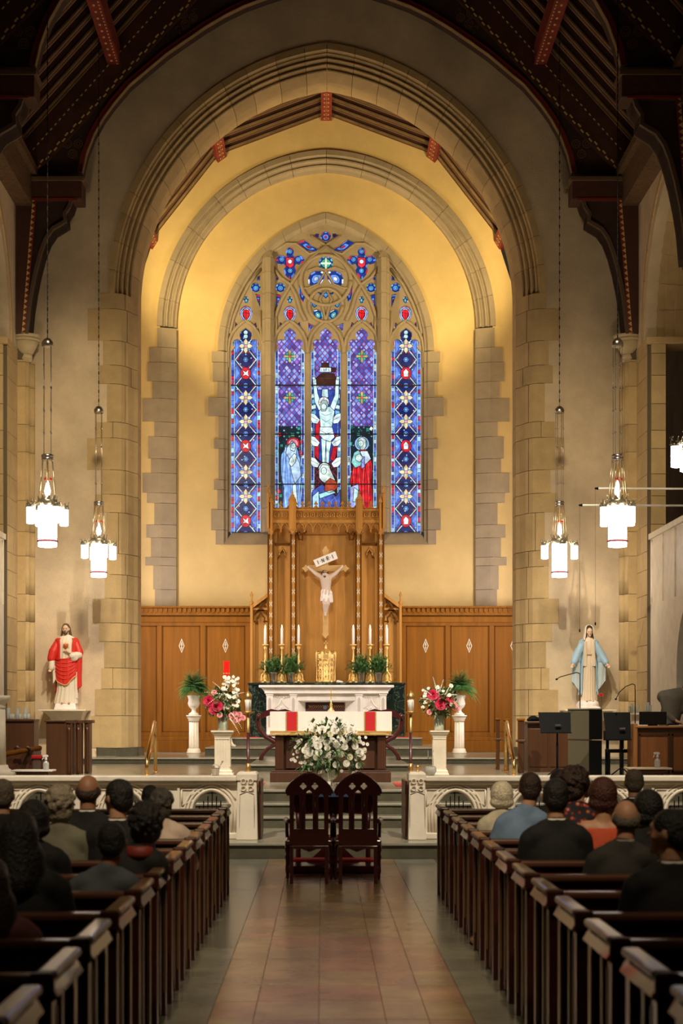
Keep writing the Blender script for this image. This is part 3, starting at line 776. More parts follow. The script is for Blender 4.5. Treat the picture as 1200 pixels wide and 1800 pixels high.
# tracery lights
for L_ in lights:
    pts = [c3(u, v) for u, v in L_[0]]
    cx = sum(p[0] for p in pts)/len(pts); cy = sum(p[1] for p in pts)/len(pts)
    sc = lambda k: [(cx+(p[0]-cx)*k, cy+(p[1]-cy)*k) for p in pts]
    G = Glass((0, 1200, 0, 1800))
    G.poly(sc(1.25), L_[1], 0); n = len(pts)
    for i in range(n):
        if i % 2: G.poly([sc(1.05)[i-1], sc(1.05)[i], sc(.8)[i], sc(.8)[i-1]], L_[3] if i % 4 == 1 else L_[2], 1)
    tgt = L_[4] if len(L_) > 4 else ''
    if tgt == 'quatre':
        for dx, dy in ((0, -17), (-18, -3), (18, -3), (0, 17)):
            G.out(circ(cx+dx*.8, cy-2+dy, 4.5, 8), LB, 2, .8); G.out(circ(cx+dx*.8, cy-2+dy, 2.2, 6), TL, 3, .6)
        G.out([(cx-7, cy-8), (cx+7, cy-8), (cx+7, cy+6), (cx, cy+11), (cx-7, cy+6)], (.65, .03, .05), 3); G.out(circ(cx, cy-1, 4, 8), WH_, 4, .7)
    elif tgt == 'shield':
        G.path(sc(.86), 1.2, (.35, .5, .75), 2, True); G.out([(cx-5, cy-8), (cx+5, cy-8), (cx+6, cy), (cx+3, cy+7), (cx, cy+10), (cx-3, cy+7), (cx-6, cy)], (.75, .012, .02), 3, .8)
        G.line((cx-6, cy-3), (cx+6, cy-1), .7, LEAD, 4); G.line((cx, cy-9), (cx, cy+9), .6, LEAD, 4); G.path(sc(.66), 1, WH_, 3.4, True)
    elif tgt == 'cross':
        G.out(circ(cx, cy, 8.5, 14), (.05, .40, .22), 2); G.line((cx, cy-10), (cx, cy+11), 3, (.85, .8, .55), 3); G.line((cx-9, cy), (cx+9, cy), 3, (.85, .8, .55), 3)
    else:
        G.out(sc(.55), L_[2], 2, .8); G.out(sc(.25), L_[3], 3, .6)
    G.build('tracery_light', win)

def lattice(G, x0, x1, y0, y1, seed, cw=9.0, ch=10.5, cols=None, lead=(.16, .012, .06)):
    rr = random.Random(seed)
    cols = cols or [(.10, .17, .62), (.17, .28, .80), (.07, .10, .45), (.22, .17, .62), (.30, .42, .9), (.05, .07, .33)]
    G.poly([(x0, y0), (x1, y0), (x1, y1), (x0, y1)], (.02, .02, .09), 0)
    j = 0; y = y0
    while y < y1+ch:
        x = x0+(0 if j % 2 else cw/2)
        while x < x1+cw:
            c = cols[rr.randrange(len(cols))]
            G.poly([(x-cw/2+.8, y), (x, y-ch/2+.9), (x+cw/2-.8, y), (x, y+ch/2-.9)], c, 1)
            if rr.random() < .35: G.poly(circ(x, y, 1.5, 6), (.45, .55, .95), 2)
            x += cw
        y += ch/2; j += 1
    n = int((y1-y0)/ch)+4; w_ = x1-x0
    for i in range(-7, n+7):
        G.line((x0, y0+i*ch), (x1, y0+i*ch+w_*ch/cw), 1.1, lead if i % 2 else (.25, .015, .10), 1.5)
        G.line((x0, y0+i*ch), (x1, y0+i*ch-w_*ch/cw), 1.1, lead if i % 2 else (.25, .015, .10), 1.5)
def border(G, x0, x1, y0, y1, seed, wide=6, cols=None):
    rr = random.Random(seed); cols = cols or [(.55, .02, .05), (.10, .2, .75), (.04, .06, .35), (.35, .6, .85), (.10, .2, .75), (.45, .03, .12)]
    for a, b in ((x0, x0+wide), (x1-wide, x1)):
        G.poly([(a, y0), (b, y0), (b, y1), (a, y1)], LEAD, 2); y = y0
        while y < y1:
            h = rr.uniform(5, 10); G.poly([(a+.5, y), (b-.5, y), (b-.5, y+h-.8), (a+.5, y+h-.8)], cols[rr.randrange(len(cols))], 3); y += h
    for x in (x0+wide+.4, x1-wide-.4, x0+.6, x1-.6): G.line((x, y0), (x, y1), 1.0, (.55, .75, .9), 4)
def side_lancet(G, x0, x1, sd):
    cx = (x0+x1)/2; y0, y1 = 570, 937
    G.poly([(x0-3, y0), (x1+3, y0), (x1+3, y1), (x0-3, y1)], (.008, .014, .11), 0)
    cs = [(607, 'F'), (655, 'M'), (698, 'F'), (740, 'F'), (783, 'M'), (829, 'F'), (872, 'F'), (915, 'M')]
    xi0, xi1 = x0+8, x1-8; rr = random.Random(sd)
    for i in range(len(cs)):
        y = cs[i][0]; ym = (y+cs[i+1][0])/2 if i+1 < len(cs) else y+22
        yp = (y+cs[i-1][0])/2 if i else y-22
        for (a, b) in ((xi0, 1), (xi1, -1)):
            G.poly([(a, yp+4), (a+b*12, y-2), (a+b*12, y+2), (a, ym-4)], (.06, .12, .5), 1)
            G.poly([(a, yp+10), (a+b*7, y), (a, ym-10)], (.14, .28, .85), 1.5)
        for k in range(20):
            a = 2*pi*k/20; b_ = 2*pi*(k+1)/20
            if k % 5 != 4: G.poly([(cx+17*cos(a), ym+17*sin(a)), (cx+17*cos(b_), ym+17*sin(b_)), (cx+13*cos(b_), ym+13*sin(b_)), (cx+13*cos(a), ym+13*sin(a))], (.42, .012, .05), 2)
        G.out(circ(cx, ym, 5, 8), (.1, .22, .7), 2, .8); G.out(circ(cx, ym, 2.2, 6), (.2, .6, .65), 3, .5)
        for (q0, q1) in ((xi0, xi1), (xi1, xi0)):
            G.line((q0, yp), (q1, ym), 3.0, LEAD, 3.2); G.line((q0, yp), (q1, ym), 1.5, (.42, .80, .85), 3.5)
            G.line((q0, (yp+y)/2), ((q0+q1)/2, yp), .7, LEAD, 2.5); G.line((q0, (ym+y)/2), ((q0+q1)/2, ym), .7, LEAD, 2.5)
        if cs[i][1] == 'F':
            for m_ in range(4):
                a = m_*pi/2
                p = (cx+8*cos(a), y+8*sin(a)*1.1)
                G.out([(cx+3*cos(a+.8), y+3*sin(a+.8)), (cx+8*cos(a+.5), y+9*sin(a+.5)), (cx+13*cos(a), y+14*sin(a)), (cx+8*cos(a-.5), y+9*sin(a-.5)), (cx+3*cos(a-.8), y+3*sin(a-.8))], (.80, .66, .38), 4, .7)
                b_ = a+pi/4; G.out(circ(cx+8.5*cos(b_), y+8.5*sin(b_), 2.6, 6), (.55, .72, .95) if m_ % 2 else (.12, .3, .85), 4, .6)
            G.out(circ(cx, y, 3, 8), (.75, .35, .55), 5, .7)
        else:
            G.out(circ(cx, y, 9.5, 14, 11), (.62, .012, .03), 4, 1)
            k = (i+sd) % 3
            if k == 0: G.out([(cx-4, y-7), (cx+4, y-7), (cx+2.5, y-1), (cx+1, y+1), (cx+3.5, y+7), (cx-3.5, y+7), (cx-1, y+1), (cx-2.5, y-1)], (.85, .8, .6), 5, .7)
            elif k == 1: G.out([(cx-6, y+5), (cx-3, y), (cx-6, y-6), (cx, y-2), (cx+5, y-7), (cx+4, y), (cx+6, y+6), (cx, y+3)], (.85, .85, .88), 5, .7)
            else: G.out([(cx-4, y+6), (cx-4.5, y-3), (cx, y-8), (cx+4.5, y-3), (cx+4, y+6)], (.85, .85, .9), 5, .7)
    for j in range(40):
        y = 575+j*9+rr.uniform(-2, 2); x = rr.uniform(xi0, xi1); G.poly(circ(x, y, 1.1, 5), (.5, .8, .8), 3.8)
    border(G, x0, x1, y0, y1, sd)
def cream_head(G, x0, x1):
    cx = (x0+x1)/2
    for y in (583, 590): G.out(circ(cx, y, 4, 8), (.5, .75, .75), 4, .7)
def face(G, x, y, r, lay, col=(.62, .80, .78)):
    G.out(circ(x, y, r, 12, r*1.25), col, lay, .9)
    G.line((x-r*.5, y-r*.1), (x-r*.1, y-r*.1), .5, LEAD, lay+1); G.line((x+r*.15, y-r*.1), (x+r*.55, y-r*.1), .5, LEAD, lay+1); G.line((x, y), (x, y+r*.4), .4, LEAD, lay+1); G.line((x-r*.25, y+r*.65), (x+r*.25, y+r*.65), .5, LEAD, lay+1)
def folds(G, pts, n, col, lay, rr, w_=.8):
    xs = [p[0] for p in pts]; ys = [p[1] for p in pts]
    for i in range(n):
        x = min(xs)+(max(xs)-min(xs))*(i+1)/(n+1); a = min(ys)+rr.uniform(5, 30); b = max(ys)-rr.uniform(0, 25)
        G.path([(x+rr.uniform(-3, 3), a), (x+rr.uniform(-3, 3), (a+b)/2), (x+rr.uniform(-4, 4), b)], w_, col, lay)
def foliage(G, x0, x1, y0, y1, rr, roses=True):
    G.poly([(x0, y0), (x1, y0), (x1, y1), (x0, y1)], (.008, .02, .03), 2)
    for i in range(34):
        x, y = rr.uniform(x0, x1), rr.uniform(y0, y1); r = rr.uniform(2, 4.5)
        c = rr.choice([(.02, .20, .14), (.03, .28, .22), (.015, .09, .10), (.05, .35, .3)])
        G.out([(x+r*(1.2 if k % 2 else .7)*cos(k*pi/4), y+r*(1.2 if k % 2 else .7)*sin(k*pi/4)) for k in range(8)], c, 3, .6)
    if roses:
        for i in range(7):
            x, y = rr.choice([rr.uniform(x0, x0+9), rr.uniform(x1-9, x1)]), rr.uniform(y0, y1); G.out(circ(x, y, 4.2, 9), (.42, .01, .03), 3.6, .7); G.out(circ(x, y, 1.8, 6), (.7, .03, .06), 4, .5)
def cross4(G, cx, y):
    for a in range(4):
        t = a*pi/2; G.out([(cx+2*cos(t-.8), y+2*sin(t-.8)), (cx+9*cos(t-.3), y+9*sin(t-.3)), (cx+12*cos(t), y+12*sin(t)), (cx+9*cos(t+.3), y+9*sin(t+.3)), (cx+2*cos(t+.8), y+2*sin(t+.8))], (.55, .45, .18), 3, .6)
        t += pi/4; G.out(circ(cx+6*cos(t), y+6*sin(t), 3, 6), (.05, .4, .28), 2.6, .6)
    G.out(circ(cx, y, 2.5, 6), (.7, .1, .08), 4, .5)
def draw(k, G):
    rr = random.Random(40+k); x0, x1 = [(405, 458), (483, 535), (546, 599), (610, 662), (687, 740)][k]; cx = (x0+x1)/2
    if k in (0, 4):
        side_lancet(G, x0, x1, k); cream_head(G, x0, x1); return
    lattice(G, x0-2, x1+2, 572, 780, 5+k)
    border(G, x0, x1, 612, 900, 9+k, 5, [(.03, .05, .3), (.10, .2, .7), (.45, .62, .7), (.04, .06, .35), (.12, .3, .6)])
    if k in (1, 3):
        cross4(G, cx, 625); cross4(G, cx, 698)
        foliage(G, x0+1, x1-1, 748, 900, rr, k == 1)
    if k == 1:     # woman in blue with folded hands
        G.out(circ(515, 779, 12, 16), (.62, .02, .03), 5); G.out(circ(515, 779, 9, 14), (.75, .25, .3), 6, .8)
        for i in range(12): G.line((515+9*cos(i*pi/6), 779+9*sin(i*pi/6)), (515+12*cos(i*pi/6), 779+12*sin(i*pi/6)), .6, LEAD, 6.5)
        rob = [(505, 782), (512, 776), (522, 786), (526, 800), (531, 830), (528, 860), (531, 893), (497, 893), (499, 860), (494, 835), (493, 812), (494, 798)]
        G.out(rob, (.20, .38, .80), 7); folds(G, rob, 9, (.05, .12, .4), 8, rr); folds(G, rob, 5, (.5, .7, .95), 8, rr, 1)
        G.out([(504, 786), (513, 774), (522, 784), (520, 800), (526, 812), (529, 835), (518, 850), (512, 830), (508, 805), (502, 796)], (.45, .62, .85), 9); 
        G.out([(510, 780), (517, 776), (521, 784), (517, 793), (510, 790)], (.55, .78, .78), 10); face(G, 515.5, 783, 4, 10.5)
        G.out([(509, 806), (517, 796), (521, 800), (519, 812), (512, 820), (507, 814)], (.60, .75, .72), 10.5); G.line((513, 803), (517, 812), .6, LEAD, 11.5)
        G.out([(514, 852), (520, 850), (524, 893), (512, 893)], (.62, .8, .85), 9)
    if k == 3:     # man in red cloak
        G.out(circ(636, 779, 13, 16), (.30, .45, .75), 5); G.out(circ(636, 779, 9.5, 14), (.12, .45, .45), 6, .8)
        rob = [(625, 795), (631, 790), (643, 790), (650, 797), (654, 815), (653, 850), (656, 893), (634, 893), (632, 860), (614, 850), (617, 832), (622, 818)]
        G.out(rob, (.62, .012, .02), 7); folds(G, rob, 9, (.12, .0, .01), 8, rr, 1); folds(G, rob, 4, (.85, .12, .1), 8, rr, 1)
        G.out([(622, 795), (630, 790), (636, 800), (634, 818), (624, 822), (617, 812)], (.25, .60, .60), 9); G.out([(633, 792), (646, 792), (652, 806), (642, 816), (634, 810)], (.6, .75, .9), 9); G.out([(634, 802), (641, 802), (641, 820), (635, 824)], (.25, .3, .7), 9.5)
        G.out([(629, 772), (636, 767), (643, 772), (643, 784), (640, 790), (634, 790)], (.5, .6, .55), 9.5); face(G, 634, 779, 4.6, 10.5)
        G.out([(625, 800), (632, 797), (638, 804), (632, 812), (625, 808)], (.65, .8, .75), 10.5)
        G.out([(616, 855), (630, 850), (632, 893), (614, 893)], (.35, .45, .85), 8); G.out([(622, 856), (630, 862), (628, 880), (620, 882)], (.5, .8, .85), 9)
        G.out([(652, 748), (656, 752), (653, 757), (648, 754)], (.85, .9, .8), 5)
    if k == 2:     # crucifixion light
        G.out([(565, 637), (578, 637), (578, 644), (590, 646), (590, 653), (565, 653)], (.05, .012, .008), 5)
        G.out([(556, 664), (565, 655), (586, 655), (592, 664), (594, 676), (554, 676)], (.045, .014, .010), 5); G.line((562, 664), (588, 664), .8, (.12, .04, .02), 6)
        G.out([(562, 645), (582, 645), (582, 653), (562, 653)], (.75, .92, .95), 7)
        for i, ch in enumerate('INRI'):
            x = 565+i*4.2
            if ch == 'I': G.line((x, 646.5), (x, 651.5), .8, LEAD, 8)
            elif ch == 'N': G.path([(x-1, 651.5), (x-1, 646.5), (x+1, 651.5), (x+1, 646.5)], .6, LEAD, 8)
            else: G.path([(x-1, 651.5), (x-1, 646.5), (x+1, 647.5), (x-1, 649), (x+1.2, 651.5)], .6, LEAD, 8)
        G.out([(549, 684), (598, 684), (598, 750), (590, 806), (572, 815), (556, 806), (549, 750)], (.03, .06, .34), 4)
        G.out([(554, 742), (563, 736), (560, 808), (552, 800)], (.5, .015, .03), 5); G.out([(590, 760), (596, 770), (588, 812), (580, 806)], (.5, .015, .03), 5)
        for s in (-1, 1):
            for yy in (735, 775, 812):
                xx = 572+s*19
                G.out([(xx-s*9, yy+2), (xx, yy-8), (xx+s*8, yy-10), (xx+s*9, yy), (xx+s*3, yy+8), (xx-s*5, yy+9)], (.72, .88, .92), 6, .9); G.line((xx-s*6, yy+3), (xx+s*7, yy-4), .6, LEAD, 7)
            for i in range(5): G.out([(572+s*17, 690+i*10), (572+s*25, 692+i*10), (572+s*25, 699+i*10), (572+s*17, 697+i*10)], (.15, .45, .65) if i % 2 else (.6, .8, .7), 5, .6)
        sk = (.60, .84, .86)
        G.out([(549, 665), (555, 663), (558, 690), (567, 715), (562, 724), (553, 706)], sk, 9); G.out([(590, 663), (596, 665), (595, 700), (586, 724), (579, 716), (588, 694)], sk, 9)
        G.out(circ(551.5, 664, 3.2, 8), sk, 9.5); G.out(circ(593.5, 664, 3.2, 8), sk, 9.5)
        G.out([(560, 722), (568, 714), (580, 714), (588, 722), (585, 740), (583, 752), (563, 752), (562, 738)], sk, 10); G.path([(564, 726), (572, 730), (583, 726)], .7, LEAD, 11); G.path([(566, 736), (573, 741), (581, 736)], .6, LEAD, 11)
        G.out([(562, 750), (584, 750), (588, 768), (580, 776), (568, 772), (561, 764)], (.70, .88, .92), 11); G.path([(563, 756), (574, 762), (586, 758)], .7, LEAD, 12); G.path([(563, 766), (574, 764)], .7, LEAD, 12)
        G.out([(564, 770), (573, 770), (573, 812), (566, 812), (565, 790)], sk, 10); G.out([(573, 770), (583, 772), (579, 795), (578, 814), (571, 812)], sk, 10)
        G.out(circ(569, 706, 9.5, 14), (.72, .80, .82), 9.5); G.line((569, 697), (569, 715), 1.2, (.7, .02, .03), 10); G.line((560, 706), (578, 706), 1.2, (.7, .02, .03), 10)
        G.out([(562, 712), (566, 702), (574, 703), (577, 711), (572, 722), (565, 722)], (.35, .5, .5), 11); face(G, 569, 714, 4.6, 12)
        G.out([(566, 683), (576, 683), (577, 697), (571, 701), (565, 695)], (.6, .85, .9), 8)
        G.out(circ(570, 823, 10.5, 14), (.62, .75, .72), 12); G.out([(560, 826), (566, 816), (577, 817), (585, 835), (592, 850), (584, 856), (566, 846), (561, 840)], (.70, .82, .76), 13); face(G, 569, 827, 5, 14)
        G.out([(549, 862), (566, 850), (590, 872), (598, 860), (598, 893), (549, 893)], (.06, .10, .42), 12.5); folds(G, [(552, 860), (596, 893)], 6, (.2, .3, .75), 13, rr)
        G.out([(571, 848), (580, 840), (591, 846), (594, 855), (588, 862), (578, 866), (570, 862)], (.42, .06, .03), 14); G.out([(560, 868), (584, 860), (590, 866), (562, 876)], (.35, .7, .72), 14); G.out([(549, 872), (560, 862), (561, 893), (549, 893)], (.4, .65, .8), 13.5)
for k in range(5):
    cuts = [(570, 676), (677.5, 762), (763.5, 850), (851.5, 937)]
    x0, x1 = [(402, 461), (480, 538), (543, 602), (607, 665), (684, 743)][k]
    for y0, y1 in cuts:
        G = Glass((x0, x1, y0, y1)); draw(k, G); G.build('stained_glass_panel', win)
    mb = MB()
    for c0 in (676.8, 762.8, 850.8): mb.box(X(x0, 44.2), X(x1, 44.2), 44.2, 44.24, Z(c0, 44.2)-.012, Z(c0, 44.2)+.012)
    obj('saddle_bar', mb, M['lead'], win)

# ================================================================ WAINSCOT
def wainscot(x0, x1, panels, diamonds, n):
    Yw = 43.4; zt = Z(1066, Yw)
    mb = MB().box(x0, x1, 43.45, 43.6, .84, zt-.03)
    for a, b in ((1082, 1092), ):
        mb.box(x0, x1, 43.38, 43.45, Z(1100, Yw), Z(1091, Yw))
    w_ = struct('trim_wainscot', mb, M['oak'], 'golden oak panelling behind the altar on the %s' % n, 'panelling')
    obj('cornice', MB().box(x0, x1, 43.22, 43.62, zt-.05, zt).box(x0, x1, 43.30, 43.62, Z(1082, Yw), zt-.05), M['oak'], w_, bevel=.012)
    k = 0; x = x0+.02
    while x < x1-.06:
        obj('dentil', MB().box(x, x+.06, 43.245, 43.31, zt-.16, zt-.06), M['oak'], w_); x += .125; k += 1
    obj('base_rail', MB().box(x0, x1, 43.30, 43.46, .84, Z(1302, Yw)).box(x0, x1, 43.34, 43.46, Z(1302, Yw), Z(1296, Yw)), M['oak'], w_, bevel=.01)
    obj('frieze_rail', MB().box(x0, x1, 43.34, 43.46, Z(1094, Yw), Z(1084, Yw)), M['oak'], w_, bevel=.01)
    e = [x0]+[v for p in panels for v in p]+[x1]
    for i in range(0, len(e), 2):
        if e[i+1]-e[i] > .01: obj('stile', MB().box(e[i], e[i+1], 43.39, 43.46, Z(1296, Yw), Z(1094, Yw)), M['oak'], w_, bevel=.006)
    for a, b in panels:
        p = obj('panel', MB().box(a, b, 43.435, 43.455, Z(1286, Yw), Z(1100, Yw)), M['oak'] , w_)
        mb = MB(); z0, z1 = Z(1288, Yw), Z(1099, Yw); t = .035
        mb.box(a, a+t, 43.405, 43.44, z0, z1).box(b-t, b, 43.405, 43.44, z0, z1).box(a, b, 43.405, 43.44, z0, z0+t).box(a, b, 43.405, 43.44, z1-t, z1)
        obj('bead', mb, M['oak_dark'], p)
        obj('bottom_rail', MB().box(a, b, 43.39, 43.45, Z(1296, Yw), Z(1287, Yw)), M['oak'], w_)
    for cx in diamonds:
        c = (X(cx, Yw), Z(1135, Yw)); mb = MB()
        mb.prism([(c[0], c[1]-.19), (c[0]+.075, c[1]), (c[0], c[1]+.19), (c[0]-.075, c[1])], 43.42, 43.436, holes=[[(c[0], c[1]-.155), (c[0]+.056, c[1]), (c[0], c[1]+.155), (c[0]-.056, c[1])]])
        mb.box(c[0]-.008, c[0]+.008, 43.42, 43.434, c[1]-.10, c[1]+.10); mb.box(c[0]-.03, c[0]+.03, 43.42, 43.434, c[1]+.01, c[1]+.026)
        mb.prism(circ(c[0], c[1]+.05, .022, 8), 43.42, 43.432); mb.prism(circ(c[0], c[1]-.05, .02, 8), 43.42, 43.432)
        obj('painted_diamond', mb, M['cream'], w_)
    return w_
xx = lambda a: X(a, 43.4)
wainscot(-5.25, xx(440), [(xx(a), xx(b)) for a, b in ((228, 276), (284, 352), (361, 431))], (241, 319, 396), 'left')
wainscot(xx(706), 5.25, [(xx(a), xx(b)) for a, b in ((713, 783), (791, 860), (868, 915))], (748, 824.6, 902), 'right')

# ================================================================ REREDOS
YR = 43.1
def rx(u): return X(400+u/3.3333, YR)
def rz(v): return Z(850+v/3.3333, YR)
rd = thing('reredos', 'tall carved oak reredos with a crested canopy behind the high altar', 'reredos', (0, 43.3, 1.24))
obj('back_panel', MB().box(rx(238), rx(912), 43.25, 43.6, 1.24, rz(150)), M['reredos_oak'], rd)
for (a, b) in ((420, 740),):
    p = obj('center_panel', MB().box(rx(a), rx(b), 43.2, 43.26, 2.5, rz(300)), M['reredos_oak'], rd, bevel=.01)
for a, b in ((238, 268), (370, 400), (750, 780), (882, 912)):
    o = obj('upright', MB().box(rx(a), rx(b), 43.02, 43.26, 1.24, rz(280)), M['reredos_oak'], rd, bevel=.015)
    mb = MB().box(rx(a)-.02, rx(a)+.03, 43.0, 43.04, 1.3, rz(300)).box(rx(b)-.03, rx(b)+.02, 43.0, 43.04, 1.3, rz(300))
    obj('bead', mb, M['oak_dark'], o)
    for v in (345, 421, 491, 567, 635, 707, 771, 843, 910, 980):
        c = ((rx(a)+rx(b))/2, rz(v)); mb = MB(); r = .085
        for k in range(4):
            t = pi/4+k*pi/2
            mb.prism([(c[0], c[1]), (c[0]+r*1.1*cos(t-.35), c[1]+r*1.15*sin(t-.35)), (c[0]+r*.85*cos(t), c[1]+r*.9*sin(t)), (c[0]+r*1.1*cos(t+.35), c[1]+r*1.15*sin(t+.35))], 43.005, 43.02)
        obj('painted_star', mb, M['cream'], o)
for a, b in ((400, 420), (740, 750), (268, 290), (350, 370), (780, 800), (862, 882)):
    obj('stile', MB().box(rx(a), rx(b), 43.12, 43.26, 1.24, rz(285)), M['reredos_oak'], rd, bevel=.01)
for a, b in ((290, 350), (800, 862)):
    c = (rx(a)+rx(b))/2; w_ = (rx(b)-rx(a))/2
    out = [(c-w_, rz(445)), (c-w_, rz(355)), (c+w_, rz(355)), (c+w_, rz(445))]
    h = [(c+(p[0]), p[1]) for p in arcside(w_*.92, .26, 8, rz(432), -1)+arcside(w_*.92, .26, 8, rz(432), 1)[::-1][1:]]
    hole = h
    obj('tracery_head', MB().prism([(c-w_, rz(355)), (c-w_, rz(436))]+[(c-w_*.92, rz(436))]+h+[(c+w_*.92, rz(436)), (c+w_, rz(436)), (c+w_, rz(355))], 43.12, 43.2), M['reredos_oak'], rd)
    mb = MB()
    for s in (-1, 1): mb.tube([(c+s*w_*.9, 43.14, rz(425)), (c+s*w_*.55, 43.12, rz(412)), (c+s*w_*.5, 43.12, rz(398)), (c+s*w_*.25, 43.12, rz(392)), (c, 43.12, rz(376))], .018, 6); mb.ell((c+s*w_*.55, 43.1, rz(412)), .03, 6, 5)
    obj('cusp', mb, M['reredos_oak'], rd)
    obj('shelf', MB().box(rx(a)-.06, rx(b)+.06, 43.05, 43.26, rz(362), rz(350)), M['oak_dark'], rd, bevel=.01)
# canopy
YC = 42.7
def kx(u): return X(400+u/3.3333, YC)
def kz(v): return Z(850+v/3.3333, YC)
cn = obj('canopy', MB().box(kx(258), kx(892), 42.78, 43.4, kz(225), kz(150)), M['reredos_oak'], rd)
obj('moulding', MB().box(kx(250), kx(900), 42.70, 43.3, kz(158), kz(148)).box(kx(250), kx(900), 42.72, 43.3, kz(230), kz(212)).box(kx(250), kx(900), 42.74, 43.3, kz(212), kz(204)), M['reredos_oak'], cn, bevel=.012)
def bays():
    return [(264, 358, 2), (400, 750, 7), (790, 886, 2)]
for a, b, n in bays():
    for i in range(n):
        x0 = kx(a+(b-a)*i/n); x1 = kx(a+(b-a)*(i+1)/n); c = (x0+x1)/2; w_ = (x1-x0)/2
        o = arch_poly(w_-.002, kz(272), kz(262), .27, 8, c); h = arch_poly(w_*.80, kz(272), kz(264), .20, 8, c)
        mb = MB().prism([(x0, kz(226)), (x0, kz(274))]+h+[(x1, kz(274)), (x1, kz(226))], 42.76, 42.82)
        for s in (-1, 1): mb.tube([(c+s*w_*.8, 42.79, kz(262)), (c+s*w_*.35, 42.79, kz(255)), (c+s*w_*.45, 42.79, kz(246))], .012, 5)
        mb.ell((x0, 42.78, kz(276)), (.022, .022, .035), 6, 5)
        mb.tube([(c-w_*.9, 42.75, kz(268)), (c-w_*.8, 42.75, kz(250)), (c-w_*.4, 42.75, kz(236)), (c, 42.75, kz(229)), (c+w_*.4, 42.75, kz(236)), (c+w_*.8, 42.75, kz(250)), (c+w_*.9, 42.75, kz(268))], .014, 5)
        obj('pendant_arch', mb, M['rafter'] if 0 else M['reredos_oak'], cn)
    m2 = n if n > 2 else 2
    for i in range(int(n*1.15)+1 if n > 2 else 2):
        nn = int(n*1.15)+1 if n > 2 else 2
        x0 = kx(a+(b-a)*i/nn); x1 = kx(a+(b-a)*(i+1)/nn); c = (x0+x1)/2; w_ = (x1-x0)/2
        mb = MB().prism([(c-.07, kz(170)), (c+.07, kz(170)), (c+.07, kz(196)), (c-.07, kz(196))], 42.755, 42.78, holes=[circ(c, kz(183), .045, 10)]); mb.ell((c, 42.765, kz(183)), .028, 6, 4)
        obj('carved_boss', mb, M['reredos_oak'], cn)
        mb = MB(); sc = [(x0, kz(150)), (x0, kz(122))]+[(c-w_*.82*cos(t), kz(128)-w_*.82*.85*sin(t)) for t in [pi*k/8 for k in range(9)]]+[(x1, kz(122)), (x1, kz(150))]
        mb.prism(sc, 42.74, 42.79); mb.ell((x0, 42.765, kz(112)), (.03, .03, .05), 6, 5); mb.ell((x0-.035, 42.765, kz(118)), .022, 5, 4); mb.ell((x0+.035, 42.765, kz(118)), .022, 5, 4)
        mb.tube([(p[0], 42.735, p[1]) for p in sc[2:-2]], .012, 5)
        obj('cresting', mb, M['reredos_oak'], cn)
for a, b, top, bot in ((230, 246, 20, 285), (246, 264, 75, 300), (358, 400, 60, 290), (750, 790, 60, 290), (886, 904, 75, 300), (904, 922, 20, 285)):
    mb = MB(); x0, x1 = kx(a), kx(b); c = (x0+x1)/2; w_ = (x1-x0)/2
    y0 = 42.62
    mb.prism([(x0, 42.84), (x0, 42.70), (c-w_*.35, y0), (c+w_*.35, y0), (x1, 42.70), (x1, 42.84)], kz(bot-22), kz(top+34), 'z')
    mb.frus(x0-.01, x1+.01, y0-.01, 42.84, kz(top+36), kz(top), w_*.98, .1)
    mb.add([(x0, 42.70, kz(bot-22)), (x1, 42.70, kz(bot-22)), (x1, 42.84, kz(bot-22)), (x0, 42.84, kz(bot-22)), (c, 42.8, kz(bot+5))], [(0, 4, 1), (1, 4, 2), (2, 4, 3), (3, 4, 0)])
    mb.ell((c, 42.76, kz(top-4)), (.022, .022, .06), 6, 5); mb.ell((c-.03, 42.76, kz(top+6)), .02, 5, 4); mb.ell((c+.03, 42.76, kz(top+6)), .02, 5, 4)
    obj('pinnacle', mb, M['reredos_oak'], rd)
